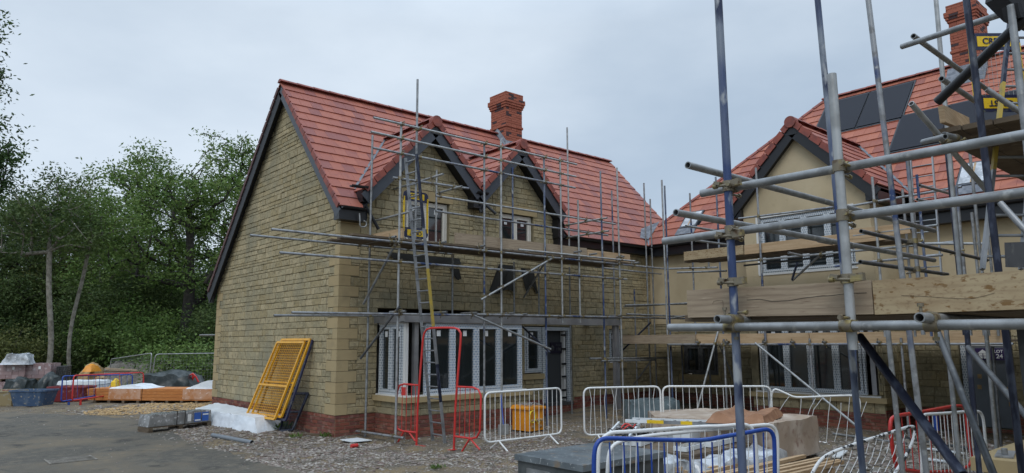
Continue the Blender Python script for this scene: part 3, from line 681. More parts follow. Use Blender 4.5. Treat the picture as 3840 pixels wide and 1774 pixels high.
# dormers
VA = []
for (dx, dz, xl, xr) in ((D1x, D1z, .38, DM), (D2x, D2z, DM, 6.55)):
    DR_ = MB(); yv = lambda x: (dz-DS*abs(x-dx)-EZ0)/SL; sl = sqrt(1+DS*DS); yf = -.36
    for sgn, xe in ((-1, xl), (1, xr)):
        wv = abs(xe-dx)*sl; ze = dz-DS*abs(xe-dx)
        # u runs back from the front edge, v up the slope
        h_ = [(1, -1/sl*DS/SL, (ze-EZ0)/SL-yf)]
        tiles(DR_, (xe, yf, ze), (0, 1, 0), (-sgn, 0, DS), 0, 2.3, wv, None, h_, rng=RT)
    DO = DR_.build('dormer_roof', 'tile', H1)
    mb = MB(); ridge_run(mb, (dx, yf-.02, dz+.05), (dx, yv(dx), dz+.05), seg=.45)
    mb.build('ridge_tiles', 'ridge_tile', DO)
    mb = MB()
    for sgn, xe in ((-1, xl), (1, xr)):
        n_ = round(abs(xe-dx)*sl/.335)
        for i in range(n_):
            f0, f1 = i/n_, (i+1)/n_-.004; xa, xb = xe+(dx-xe)*f0, xe+(dx-xe)*f1; za, zb = dz-DS*abs(xa-dx), dz-DS*abs(xb-dx)
            mb.bar((xa, yf, za+.012), (xb, yf, zb-.012), .03, .14, up=(sgn*DS, 0, 1))
    mb.build('verge_tiles', 'ridge_tile', DO)
    mb = MB()
    for sgn, xe in ((-1, xl), (1, xr)):
        mb.bar((xe-sgn*.02, yf+.04, dz-DS*abs(xe-dx)-.21), (dx, yf+.04, dz-.23), .024, .29, up=(sgn*DS, 0, 1))
    mb.build('bargeboard', 'barge_grey', DO)
    mb = MB(); th = .05
    for sgn, xe in ((-1, xl), (1, xr)):
        ze = dz-DS*abs(xe-dx); 
        mb.hexa([(xe, yf+.052, ze-.40), (dx, yf+.052, dz-.40), (dx, -.03, dz-.40), (xe, -.03, ze-.40)], [(xe, yf+.052, ze-.36), (dx, yf+.052, dz-.36), (dx, -.03, dz-.36), (xe, -.03, ze-.36)])
        deck(mb, [(xe, yf+.03, ze), (dx, yf+.03, dz), (dx, yv(dx), dz), (xe, max(yv(xe), 0), ze)], .03)
    mb.build('dormer_soffit', 'black_soffit', DO)
    mb = MB(); mb.hexa([(dx-.14, yf+.02, dz-.34), (dx+.14, yf+.02, dz-.34), (dx+.14, yf+.06, dz-.34), (dx-.14, yf+.06, dz-.34)], [(dx-.02, yf+.02, dz-.05), (dx+.02, yf+.02, dz-.05), (dx+.02, yf+.06, dz-.05), (dx-.02, yf+.06, dz-.05)]); mb.build('apex_plate', 'black_upvc', DO)
    mb = MB(); mb.cyl((dx, yf-.05, dz-.03), (dx, yf+.12, dz-.03), .135, n=16); mb.build('ridge_end', 'ridge_tile', DO)
    VA.append(DO)
mb = MB(); mb.box(.36, .58, -.26, -.001, 4.98, 5.24); mb.box(.40, .52, -.2, -.001, 4.6, 4.98); mb.build('eaves_box', 'black_upvc', VA[0]); mb = MB(); mb.box(3.42, 3.78, -.27, -.001, 5.22, 5.56); mb.build('eaves_box', 'black_upvc', VA[0]); mb = MB(); mb.box(6.35, 6.56, -.26, -.001, 4.75, 5.25); mb.box(6.38, 6.54, -.22, .0, 4.3, 4.75)
mb.build('eaves_box', 'black_upvc', VA[1])
mb = MB(); gutter(mb, (3.44, -.34, 5.62), (3.80, -.34, 5.62)); mb.build('gutter', 'black_upvc', VA[1]); mb = MB(); gutter(mb, (.1, -.2, 5.33), (.42, -.36, 5.3)); mb.build('gutter', 'black_upvc', VA[0])
mb = MB(); mb.cyl((3.62, -.2, 5.3), (3.66, -.25, 5.12), .04); a = U(1824, 770, 'Y', -.35); b = U(1859, 802, 'Y', -.5); mb.cyl(a, b, .038); mb.cyl((3.66, -.25, 5.12), a, .036); mb.build('rainwater_spout', 'black_upvc', VA[0]); mb = MB()
mb.cyl((.44, -.25, 4.9), U(1420, 860, 'Y', -.3), .036); mb.build('rainwater_spout', 'black_upvc', VA[0])
# lead valleys
for (dx, dz, xe) in ((D1x, D1z, .42), (D2x, D2z, 6.5)):
    mb = MB()
    for i in range(8):
        xa, xb = xe+(dx-xe)*i/8, xe+(dx-xe)*(i+1)/8; ya, yb = (dz-DS*abs(xa-dx)-EZ0)/SL, (dz-DS*abs(xb-dx)-EZ0)/SL
        s_ = -1 if xe < dx else 1
        mb.face([(xa+s_*.07, ya, zf(ya)+.045), (xb+s_*.07, yb, zf(yb)+.045), (xb-s_*.0, yb, zf(yb)+.06), (xa-s_*.0, ya, zf(ya)+.06)])
    mb.build('valley_lining', 'lead', RF)
# curled bracket at the eaves
mb = MB(); P = [U(1348, 800, 'Y', -.35), U(1350, 830, 'Y', -.35), U(1349, 842, 'Y', -.35), U(1353, 850, 'Y', -.35), U(1362, 852, 'Y', -.35), U(1371, 849, 'Y', -.35), U(1375, 842, 'Y', -.35), U(1372, 832, 'Y', -.35), U(1364, 828, 'Y', -.35)]
mb.path(P, .016); mb.build('curled_bracket', 'galv_pale', RF)
mb = MB(); mb.cyl(U(2470, 955, 'Y', -.3), U(2474, 962, 'Y', -.12), .035); mb.cyl(U(2472, 958, 'Y', -.2), U(2447, 1008, 'Y', -.05), .035); mb.build('downpipe', 'black_upvc', H1)
# chimney
def chimney(parent, x0, x1, y0, y1, zb, zt, faces):
    CH = MB(); w_ = [(x0, x1, y0, y1, zb, zt-.42)]
    core = MB(); core.box(x0, x1, y0, y1, zb, zt-.02)
    levels = [(zb, zt-.50, 0.), (zt-.50, zt-.425, .03), (zt-.425, zt-.35, .055), (zt-.35, zt-.20, .08), (zt-.20, zt, .03)]
    levels.insert(1, (zb+(zt-zb)*.42, zb+(zt-zb)*.42+.075, .028))
    rr = random.Random(4); cf = lambda R_: (.99 if R_.random() < .13 else R_.random()*.7+.02)
    for (a, b, p) in levels:
        if p: core.box(x0-p, x1+p, y0-p, y1+p, a, b)
        for T_, u0, u1 in ((fr('-Y', y0-p), x0-p, x1+p), (fr('-X', x0-p), y0-p, y1+p), (fr('+Y', y1+p), x0-p, x1+p), (fr('+X', x1+p), y0-p, y1+p)):
            masonry(CH, T_, u0, u1, a+(.001 if p else 0), b, (), (), .075, (.225, .225), gap=.009, proud=.008, rng=rr, bond=.112, inset=.003, colf=cf)
    o = CH.build('chimney', 'chimney_brick', parent); core.build('chimney_core', 'chimney_mortar', o); return o
c1 = chimney(RF, 7.07, 7.75, 2.75, 3.5, 7.9, 9.9, 0)
mb = MB(); yy = 2.75
mb.hexa([(6.98, 2.6, zf(2.6)+.05), (7.85, 2.6, zf(2.6)+.05), (7.85, 2.745, zf(2.745)+.05), (6.98, 2.745, zf(2.745)+.05)], [(6.98, 2.6, zf(2.6)+.065), (7.85, 2.6, zf(2.6)+.065), (7.85, 2.745, zf(2.745)+.2), (6.98, 2.745, zf(2.745)+.2)])
mb.hexa([(6.93, 2.6, zf(2.6)+.04), (7.055, 2.6, zf(2.6)+.04), (7.055, 3.15, zf(3.12)+.1), (6.93, 3.15, zf(3.12)+.1)], [(6.95, 2.6, zf(2.6)+.09), (7.055, 2.6, zf(2.6)+.2), (7.055, 3.15, zf(3.12)+.28), (6.95, 3.15, zf(3.12)+.14)])
mb.build('chimney_flashing', 'lead', c1)

# ---------------------------------------------------------------- rendered house
H2 = thing('rendered_house', 'cream rendered house with stone ground floor, solar panels and gabled bay at right', 'house', (10.58, -5, 0))
X2 = 10.58; E2x, E2z = 10.3, 4.85; R2x, R2z = 14.5, 9.42; GXf = 9.0; GY0, GY1 = -7.35, -4.28
z2 = lambda x: E2z+SL*(x-E2x)
TM = fr('-X', X2); TG = fr('-X', GXf)
Y2 = -15.
mb = MB(); hm = [(-2.3, -1.1, .98, 1.85), (-9.35, -8.35, .08, 2.1)]
backing(mb, TM, GY1, -.001, 0, 4.8, hm); backing(mb, TM, Y2, GY0, 0, 4.8, hm)
zl = 2.42
hgb = [(1.02, 1, 7.15-.15+1.02*-5.78), (-1.02, 1, 7.15-.15+1.02*5.78)]
gw = [(-6.98, -4.66, 3.56, 4.95), (-7.25, -4.5, .76, 2.35)]
backing(mb, TG, GY0, GY1, 0, zl, gw); backing(mb, TG, GY0, GY1, zl, 7.1, gw, hgb)
backing(mb, fr('+Y', GY1), GXf+.28, X2-.001, 0, 5.1); backing(mb, fr('-Y', GY0), GXf+.28, X2-.001, 0, 5.1)
mb.box(X2+.3, 19, Y2, Y2+.28, 0, 4.8); mb.box(18.7, 19, Y2, 0, 0, 4.8)
mb.build('wall_core', 'mortar', H2)
mb = MB()
backing(mb, fr('-X', X2-.014), GY1+.014, -.02, zl+.03, 4.6, (), (), .013); backing(mb, fr('-X', X2-.014), Y2, GY0-.014, zl+.03, 4.6, (), (), .013)
backing(mb, fr('-X', GXf-.014), GY0-.014, GY1+.014, zl, 7.0, [(-6.98, -4.66, 3.56, 4.95)], hgb, .013)
backing(mb, fr('+Y', GY1+.014), GXf, X2-.015, zl, 5.0, (), (), .013); backing(mb, fr('-Y', GY0-.014), GXf, X2-.015, zl, 5.0, (), (), .013)
mb.build('rendered_wall', 'render', H2)
mb = MB()
masonry(mb, TM, GY1, 0, .45, zl, hm, (), STC, (.2, .46), rng=RS); masonry(mb, TM, -11, GY0, .45, zl, hm, (), STC, (.2, .46), rng=RS)
masonry(mb, fr('-Y', GY0), GXf, X2, .45, zl, (), (), STC, (.2, .46), rng=RS); masonry(mb, TG, GY0, GY1, .38, .60, (), (), (.2,), (.28, .5), rng=RS)
masonry(mb, fr('+Y', GY1), GXf, X2, .45, zl, (), (), STC, (.2, .46), rng=RS)
masonry(mb, TG, GY0, GY0+.1, .76, zl, (), (), STC, (.1, .1), rng=RS)
mb.build('stone_wall', 'stone', H2)
mb = MB()
for T_, a, b in ((TM, GY1, 0), (TM, -11, GY0), (TG, GY0, GY1), (fr('-Y', GY0), GXf, X2), (fr('+Y', GY1), GXf, X2)): masonry(mb, T_, a, b, -.04, .38 if T_ is TG else .45, [(-9.35, -8.35, .08, 2.1)] if T_ is TM else (), (), .075, (.225, .225), gap=.01, proud=.012, rng=RS, bond=.112, inset=.004)
mb.build('brick_plinth', 'brick', H2)
mb = MB(); n_ = 6
for k in range(n_): mb.box(GXf-.1, GXf+.2, GY0-.08+3.23*k/n_, GY0-.08+3.23*(k+1)/n_-.005, .60, .71, RS.random()*.9+.05)
mb.build('window_sill', 'quoin', H2); mb = MB(); mb.box(X2-.06, X2+.1, -2.4, -1.0, .84, .98, .3); mb.build('window_sill', 'quoin', H2)
mb = MB(); mb.box(GXf-.06, GXf+.12, GY0+.05, GY1-.1, .711, .745); mb.build('bay_cill', 'white_upvc', H2)
window(H2, '-X', GXf, -6.98, -4.66, 3.56, 4.95, 4, 'tape_grey', rev=.03)
mb = MB(); mb.box(GXf-.03, GXf+.06, -7.02, -4.62, 3.525, 3.558); mb.box(GXf-.016, GXf+.0, -4.655, -4.60, 3.56, 4.96); mb.box(GXf-.018, GXf, -7.02, -4.60, 4.955, 4.99); mb.build('window_trim', 'white_upvc', H2)
window(H2, '-X', GXf, -7.0, -4.56, .75, 2.3, 4, 'tape_grey', rev=-.0)
mb = MB(); mb.box(GXf+.0, GXf+.09, -4.54, -4.46, .75, 2.3); mb.build('white_end_post', 'white_upvc', H2); mb = MB(); mb.box(GXf, GXf+.09, -7.34, -7.28, .75, 2.3); mb.build('white_end_post', 'white_upvc', H2)
mb = MB(); mb.box(GXf+.02, GXf+.12, -7.2, -7.1, .75, 2.3); mb.build('steel_post', 'zinc_plate', H2)
window(H2, '-X', X2, -2.27, -1.13, 1.0, 1.83, 2, 'galv_dark', rev=.05, stickers=False)
mb = MB(); mb.box(X2+.05, X2+.14, -8.46, -8.37, .08, 2.08); mb.box(X2+.05, X2+.14, -9.33, -9.25, .08, 2.08); DF = mb.build('door_frame', 'tape_grey', H2)
mb = MB(); mb.box(X2+.1, X2+.15, -9.25, -8.46, .1, 2.06); d2 = mb.build('door', 'door_grey', H2)
mb = MB(); mb.box(X2+.085, X2+.1, -9.2, -8.5, 1.80, 1.93); mb.build('door_strip', 'white_upvc', d2)
sa = U(3652, 1306, 'X', X2); sb = U(3776, 1352, 'X', X2)
mb = MB(); mb.box(X2+.06, X2+.098, sb.y, sa.y, sb.z, sa.z); sg = mb.build('plot_sign', 'sign_purple', d2)
cy_ = (sa.y+sb.y)/2; cz_ = (sa.z+sb.z)/2; hw = abs(sa.y-sb.y)
text_mesh('sign_text', 'PLOT', .085, 'sign_white', H2, basis((X2+.055, cy_-.12, cz_+.058), (0, -1, 0), (0, 0, 1)))
text_mesh('sign_text', '124', .125, 'sign_white', H2, basis((X2+.055, cy_-.12, cz_-.045), (0, -1, 0), (0, 0, 1)))
house_icon(H2, fr('-X', X2+.058), cy_+.15, cz_-.0, .17, 'sign_white')
mb = MB()
for (a, b) in ((3672, 1412), (3672, 1452), (3783, 1460), (3790, 1517)): 
    q = U(a, b, 'X', X2+.09); mb.box(X2+.088, X2+.099, q.y-.045, q.y+.03, q.z-.04, q.z+.05)
mb.build('paper_tag', 'sand', d2)
mb = MB(); mb.box(X2+.31, 18.6, Y2+.3, -.3, .02, .06); mb.box(X2+.31, 18.6, Y2+.3, -.3, 2.5, 2.6); mb.box(X2+1.6, X2+1.7, Y2+.3, -.3, .06, 2.5); mb.build('interior_walls', 'plaster', H2)
# roof of the rendered house
vl2 = (R2z-E2z)/SL*sqrt(1+SL*SL); s2 = sqrt(1+SL*SL)
GRx = lambda y: 0
def keep2(u, v):
    y = -u; x = E2x+v/s2; z = z2(x)
    for (a, b, c, d) in ((-5.53, -4.27, 13.07, 14.3), (-6.77, -5.53, 13.07, 14.3), (-10.6, -6.74, 12.02, 13.12)):
        if a+.2 < y < b-.2 and c+.25 < x < d-.25: return False
    for (a, b, c, d) in ((-1.72, -1.1, 10.68, 11.2), (-9.2, -8.55, 10.68, 11.3)):
        if a < y < b and c < x < d: return False
    dz = 7.18-1.02*abs(y+5.78)
    if z < dz-.12 and abs(y+5.78) < 1.98: return False
    return True
mb = MB(); RT2 = random.Random(33)
# u = -Y measured from Y=0; hip cuts the far end: y < .5-(x-10.3)*1.09 ; valley against the stone house
hh = [(-1, SL/s2*1.0, .52)]
tiles(mb, (E2x, 0, E2z), (0, -1, 0), (1, 0, SL), -.6, 15, vl2, keep2, hh+[(-1, -1/s2, .25-.0)], gauge=.335, tw=.3, rng=RT2)
R2 = mb.build('roof', 'tile_orange', H2)
mb = MB(); hipx = lambda t: (E2x+t, .52-t*SL, z2(E2x+t))
deck(mb, [(E2x+.02, Y2, z2(E2x+.02)), (E2x+.02, GY0-.3, z2(E2x+.02)), (10.9, GY0-.3, z2(10.9)), (10.9, Y2, z2(10.9))])
deck(mb, [(E2x+.02, GY1+.3, z2(E2x+.02)), (E2x+.02, -.2, z2(E2x+.02)), (10.68, .1, z2(10.68)), (10.9, -.1, z2(10.9)), (10.9, GY1+.3, z2(10.9))])
deck(mb, [(10.9, Y2, z2(10.9)), (10.9, -.1, z2(10.9)), (R2x, .52-(R2x-E2x)*SL, R2z), (R2x, Y2, R2z)])
deck(mb, [(R2x, Y2, R2z), (R2x, .52-(R2x-E2x)*SL, R2z), (19, .4, z2(10.5)), (19, Y2, z2(10.5))])
deck(mb, [(10.55, .25, z2(10.55)), (19, .25, 4.9), (R2x, .52-(R2x-E2x)*SL, R2z)])
mb.build('roof_deck', 'black_soffit', R2)
mb = MB(); ridge_run(mb, (R2x, -4.02, R2z+.05), (R2x, Y2, R2z+.05)); ridge_run(mb, hipx(.62), hipx(R2x-E2x), seg=.45, r=.12)
mb.build('ridge_tiles', 'ridge_tile', R2)
mb = MB(); mb.box(E2x, X2, GY1+.1, -.28, 4.5, 4.76); mb.build('eaves_box', 'black_upvc', R2); mb = MB(); mb.box(E2x, X2, Y2, GY0-.1, 4.5, 4.76); mb.build('eaves_box', 'black_upvc', R2)
mb = MB(); gutter(mb, (E2x-.06, GY1+.3, 4.8), (E2x-.06, -.35, 4.8), side=(-1, 0, 0)); mb.build('gutter', 'black_upvc', R2); mb = MB(); gutter(mb, (E2x-.06, Y2, 4.8), (E2x-.06, GY0-.3, 4.8), side=(-1, 0, 0)); mb.build('gutter', 'black_upvc', R2)
mb = MB(); a_ = [U(2413, 853, 'X', 10.55), U(2433, 884, 'Y', 0), U(2470, 870, 'Y', .1), U(2500, 862, 'X', 11)]
mb.raw([(10.15, -.02, zf(-.02)+.05), (10.62, .30, zf(.30)+.07), (11.0, .25, zf(.3)+.05), (11.05, -.1, z2(11.05)+.05), (10.72, -.12, z2(10.72)+.06), (10.45, -.1, z2(10.45)+.07)], [(0, 1, 2, 3, 4, 5)]); mb.bar((10.28, -.28, 4.86), (10.6, .05, 5.21), .09, .02); mb.build('valley_lining', 'lead', R2)
for (a, b, c, d) in ((-5.53, -4.27, 13.07, 14.3), (-6.77, -5.55, 13.07, 14.3), (-7.95, -6.76, 12.02, 13.12), (-9.17, -7.98, 12.02, 13.12), (-10.4, -9.2, 12.02, 13.12)):
    mb = MB(); n3 = Vector((-SL, 0, 1)).normalized()
    q = [Vector((c, a, z2(c))), Vector((c, b, z2(c))), Vector((d, b, z2(d))), Vector((d, a, z2(d)))]
    qe = [sum(q, Vector())/4+(p-sum(q, Vector())/4)*1.06 for p in q]; mb.hexa([p-n3*.02 for p in qe], [p+n3*.045 for p in qe]); sp = mb.build('solar_panel', 'solar_frame', R2)
    mb = MB(); cc = sum(q, Vector())/4; q2 = [cc+(p-cc)*.975 for p in q]; mb.hexa([p+n3*.02 for p in q2], [p+n3*.062 for p in q2]); mb.build('glass_face', 'solar', sp)
for (a, b, c, d) in ((-1.70, -1.12, 10.70, 11.2), (-9.18, -8.58, 10.72, 11.28)):
    mb = MB(); q = [Vector((c, a, z2(c))), Vector((c, b, z2(c))), Vector((d, b, z2(d))), Vector((d, a, z2(d)))]; cc = sum(q, Vector())/4
    mb.hexa([p+n3*.0 for p in q], [p+n3*.07 for p in q]); rw = mb.build('roof_window', 'barge_grey', R2)
    mb = MB(); q2 = [cc+(p-cc)*.86 for p in q]; mid = [(q2[0]+q2[1])/2, (q2[2]+q2[3])/2]; mb.hexa([p+n3*.06 for p in q2], [p+n3*.078 for p in q2]); mb.build('pane', 'film', rw)
    mb = MB(); mb.bar(mid[0]+n3*.08, mid[1]+n3*.08, .04, .012, up=n3); mb.build('glazing_bar', 'wood_new', rw)
    mb = MB(); ql = [Vector((c-.2, a-.05, z2(c-.2))), Vector((c-.2, b+.05, z2(c-.2))), Vector((c, b+.05, z2(c))), Vector((c, a-.05, z2(c)))]; mb.hexa([p+n3*.03 for p in ql], [p+n3*.05 for p in ql]); mb.build('flashing', 'lead', rw)
c2 = chimney(R2, 14.2, 15.2, -8.42, -7.78, 8.7, 11.1, 0)
mb = MB(); mb.hexa([(13.75, -8.6, z2(13.75)+.04), (13.75, -7.65, z2(13.75)+.04), (14.185, -7.65, z2(14.185)+.04), (14.185, -8.6, z2(14.185)+.04)], [(13.75, -8.6, z2(13.75)+.06), (13.75, -7.65, z2(13.75)+.06), (14.185, -7.65, z2(14.185)+.22), (14.185, -8.6, z2(14.185)+.22)]); mb.build('chimney_flashing', 'lead', c2)
# front gable roof (ridge along X)
gy, gz, gs = -5.78, 7.18, 1.02; gsl = sqrt(1+gs*gs)
mb = MB()
for sgn, ye in ((1, -3.98), (-1, -7.62)):
    ze = gz-gs*abs(ye-gy); xe = lambda z: E2x+(z-E2z)/SL
    h_ = [(1, -gs/gsl/SL, E2x+(ze-E2z)/SL-(GXf-.22))]
    tiles(mb, (GXf-.22, ye, ze), (1, 0, 0), (0, -sgn, gs), 0, 4.2, abs(ye-gy)*gsl, None, h_, rng=RT2)
GR = mb.build('bay_roof', 'tile', H2)
xg = E2x+(gz-E2z)/SL
mb = MB(); ridge_run(mb, (GXf-.24, gy, gz+.05), (xg, gy, gz+.05)); mb.build('ridge_tiles', 'ridge_tile', GR)
mb = MB()
for sgn, ye in ((1, -3.98), (-1, -7.62)):
    n_ = round(abs(ye-gy)*gsl/.335)
    for i in range(n_):
        f0, f1 = i/n_, (i+1)/n_-.004; ya, yb = ye+(gy-ye)*f0, ye+(gy-ye)*f1; za, zb = gz-gs*abs(ya-gy), gz-gs*abs(yb-gy)
        mb.bar((GXf-.22, ya, za+.01), (GXf-.22, yb, zb-.014), .03, .15, up=(0, sgn*gs, 1))
mb.build('verge_tiles', 'ridge_tile', GR)
mb = MB()
for sgn, ye in ((1, -3.98), (-1, -7.62)):
    ze = gz-gs*abs(ye-gy); mb.bar((GXf-.18, ye-sgn*.02, ze-.21), (GXf-.18, gy, gz-.23), .024, .28, up=(0, sgn*gs, 1))
    mb.hexa([(GXf-.17, ye, ze-.39), (GXf-.17, gy, gz-.39), (GXf-.016, gy, gz-.39), (GXf-.016, ye, ze-.39)], [(GXf-.17, ye, ze-.35), (GXf-.17, gy, gz-.35), (GXf-.016, gy, gz-.35), (GXf-.016, ye, ze-.35)])
    deck(mb, [(GXf-.2, ye, ze), (GXf-.2, gy, gz), (xg, gy, gz), (E2x+(ze-E2z)/SL, ye, ze)], .03)
    a, b = sorted((ye, GY1+.0 if sgn > 0 else GY0-.0)); mb.box(GXf-.16, X2-.3, a, b-(-.0), ze-.32, ze-.12)
mb.hexa([(GXf-.20, gy-.14, gz-.34), (GXf-.20, gy+.14, gz-.34), (GXf-.15, gy+.14, gz-.34), (GXf-.15, gy-.14, gz-.34)], [(GXf-.20, gy-.02, gz-.05), (GXf-.20, gy+.02, gz-.05), (GXf-.15, gy+.02, gz-.05), (GXf-.15, gy-.02, gz-.05)])
mb.build('bargeboard', 'black_upvc', GR)
mb = MB(); mb.cyl((GXf-.27, gy, gz-.03), (GXf-.1, gy, gz-.03), .14, n=16); mb.build('ridge_end', 'ridge_tile', GR)
mb = MB()
for sgn, ye in ((1, -3.98), (-1, -7.62)):
    for i in range(8):
        ya, yb = ye+(gy-ye)*i/8, ye+(gy-ye)*(i+1)/8; za, zb = gz-gs*abs(ya-gy), gz-gs*abs(yb-gy); xa, xb = E2x+(za-E2z)/SL, E2x+(zb-E2z)/SL
        mb.face([(xa, ya, za+.06), (xb, yb, zb+.06), (xb, yb+sgn*.08, zb+.045), (xa, ya+sgn*.08, za+.045)])
mb.build('valley_lining', 'lead', GR)
# ==== PART3 ====
# ==================================================================== SCAFFOLDS
class Scaffold:
    def __init__(s, name, label, loc, n=10):
        s.root = thing(name, label, 'scaffold', loc); s.t = []; s.n = n; s.r = .0242
    def tube(s, kind, a, b, m='galv', r=None):
        r = r or s.r; a = Vector(a); b = Vector(b); mb = MB()
        # build along local z so that paint patches run lengthways
        mb.pipe((0, 0, 0), (0, 0, (b-a).length), r, s.n); o = mb.build(kind, m)
        q = (b-a).to_track_quat('Z', 'Y'); o.rotation_mode = 'QUATERNION'; o.rotation_quaternion = q
        o.location = a-OFF[s.root.name]; o.parent = s.root; s.t.append((a, b, kind)); return o
    def couplers(s, tol=.13, mx=90, big=False):
        k = 0
        for i in range(len(s.t)):
            for j in range(i+1, len(s.t)):
                a, b, _k = s.t[i]; c, d, _l = s.t[j]; u = b-a; v = d-c; w_ = a-c
                A, B, C_, D_, E_ = u.dot(u), u.dot(v), v.dot(v), u.dot(w_), v.dot(w_); den = A*C_-B*B
                if den < 1e-3*A*C_: continue
                p = max(0, min(1, (B*E_-C_*D_)/den)); q = max(0, min(1, (A*E_-B*D_)/den)); P, Q = a+u*p, c+v*q
                if (P-Q).length < tol and k < mx:
                    mb = MB(); u1, v1 = u.normalized(), v.normalized()
                    mb.cyl(P-u1*.030, P+u1*.030, s.r*1.34, n=10); mb.cyl(Q-v1*.030, Q+v1*.030, s.r*1.34, n=10)
                    dd = (Q-P).normalized() if (Q-P).length > .01 else u1.cross(v1).normalized(); sd = dd.cross(u1).normalized()
                    mb.bar(P-dd*.012, Q+dd*.012, .045, .045)
                    h = P+sd*.042; mb.cyl(h-dd*.06, h+dd*.045, .0075, n=6); mb.cyl(h-dd*.072, h-dd*.055, .015, n=6)
                    sd2 = dd.cross(v1).normalized(); h = Q+sd2*.042; mb.cyl(h-dd*.05, h+dd*.065, .0075, n=6); mb.cyl(h+dd*.055, h+dd*.072, .015, n=6)
                    mb.build('coupler', 'coupler', s.root); k += 1
YO, YI = -1.6, -.35
def V(y0, x1, y1, Y, zf_=None, x0=None):   # pixel heights of an upright pole standing on plane Y
    b = U(x1, y1, 'Y', Y); t = U(x0 if x0 else x1, y0, 'Y', Y); return Vector((b.x, Y, t.z)), Vector((b.x, Y, zf_ if zf_ is not None else b.z))
S1 = Scaffold('tube_scaffold', 'galvanised tube scaffold with boarded platform wrapped around the stone house front', (2, -1.6, 0))
def std(y0, x1, y1, Y, foot, m, x0=None):
    b = U(x1, y1, 'Y', Y); t = U(x0 or x1, y0, 'Y', Y); S1.tube('standard', (b.x, Y, foot), (b.x, Y, t.z), m)
std(455, 1495, 1000, YO, .02, 'galv_pale')
std(297, 1563, 500, YO+.08, 4.0, 'galv')
std(505, 1388, 880, YI-.02, .02, 'galv')
std(537, 1816, 900, YO, .02, 'galv_blue')
std(527, 1880, 1000, YO-.06, .02, 'galv_pale')
std(593, 2044, 943, YO, .02, 'blue_tube')
std(590, 2105, 900, YO-.05, 2.38, 'galv_pale')
std(751, 2172, 1000, YO, 2.4, 'galv_pale')
std(644, 2260, 1000, YO, .02, 'blue_tube')
std(631, 2322, 950, YO-.1, .02, 'galv_pale')
std(637, 1635, 850, YI, 4.0, 'galv_pale')
std(628, 1923, 850, YI, 4.0, 'blue_tube')
std(480, 2134, 900, YI, 4.0, 'galv_pale')
std(716, 2300, 950, YI, 2.45, 'galv_blue')
for (x_, y_, z0_) in ((1697, 1050, 2.45), (1928, 1100, 2.45), (2137, 1100, .02), (2020, 1030, 2.45)): 
    b = U(x_, y_, 'Y', YI); S1.tube('standard', (b.x, YI, z0_), (b.x, YI, 3.95), 'galv')
std(689, 2425, 1000, -.75, .1, 'galv'); std(748, 2446, 980, -.4, .15, 'galv')
std(1085, 2385, 1300, -.5, .12, 'galv_blue')
# ledgers along the house (upright plane Y)
def led(x0, y0, x1, y1, Y, m='galv', kind='ledger', flat=True):
    a = U(x0, y0, 'Y', Y); b = U(x1, y1, 'Y', Y)
    if flat: z = (a.z+b.z)/2; a.z = b.z = z
    S1.tube(kind, a, b, m)
for q in ((1401, 441, 2163, 617, YO-.05), (1391, 494, 2160, 663, YO-.05)): led(*q, m='galv_pale', kind='guard_rail', flat=False)
led(1398, 554, 2157, 705, YO-.05, 'galv_blue', 'guard_rail', False)
led(1473, 666, 1757, 707, YO+.05, 'galv_blue', 'guard_rail', False)
led(1634, 735, 2308, 841, YO+.55, 'galv_pale', 'guard_rail', False)
led(1634, 792, 2280, 883, YO+.55, 'galv_blue', 'guard_rail', False)
led(1018, 860, 2500, 1009, YO-.05, 'galv_blue', flat=False); led(938, 882, 1700, 953, YI, 'galv', flat=False)
led(1049, 947, 2350, 1048, YO-.05, 'galv_blue', flat=False)
led(1094, 1172, 2100, 1187, YO-.05, 'galv_blue', flat=False); led(1027, 1183, 1900, 1184, YI-.1, 'galv', flat=False)
led(1784, 1179, 2570, 1195, YO-.10, 'galv_blue', flat=False)
led(1944, 936, 2380, 980, YO-.18, 'galv_pale', flat=False); led(2260, 1005, 2480, 1028, YI-.2, 'galv_blue', flat=False)
# transoms (run towards the house)
def trs(x0, y0, x1, y1, Y0, m='galv', kind='transom'):   # x0,y0 outer end on plane Y0; the rest follows the Y direction
    a = U(x0, y0, 'Y', Y0); b = U(x1, y1, 'X', a.x); b.z = a.z; S1.tube(kind, a, b, m)
trs(1662, 653, 1361, 747, YO-.35, 'galv_pale'); trs(1555, 790, 1382, 797, YO-.15, 'galv_pale')
trs(1732, 699, 1640, 726, YO-.25, 'galv_pale'); trs(2277, 817, 2097, 846, YO-.2, 'galv_pale'); trs(2283, 866, 2097, 894, YO-.2, 'galv_pale')
for xp, yp in ((1485, 887), (1672, 907), (1818, 921), (2180, 942), (2238, 951), (2340, 962), (2396, 985)):
    a = U(xp, yp, 'Y', YO-.22); S1.tube('transom', a, (a.x, YI+.1, a.z), 'galv')
for xp, yp in ((1520, 1167), (1675, 1170), (1790, 1173), (1927, 1174), (1977, 1178), (2105, 1185), (2330, 1183), (2385, 1190)):
    a = U(xp, yp, 'Y', YO-.22); S1.tube('transom', a, (a.x, YI+.1 if a.x > 4.4 else -1.25, a.z), 'galv')
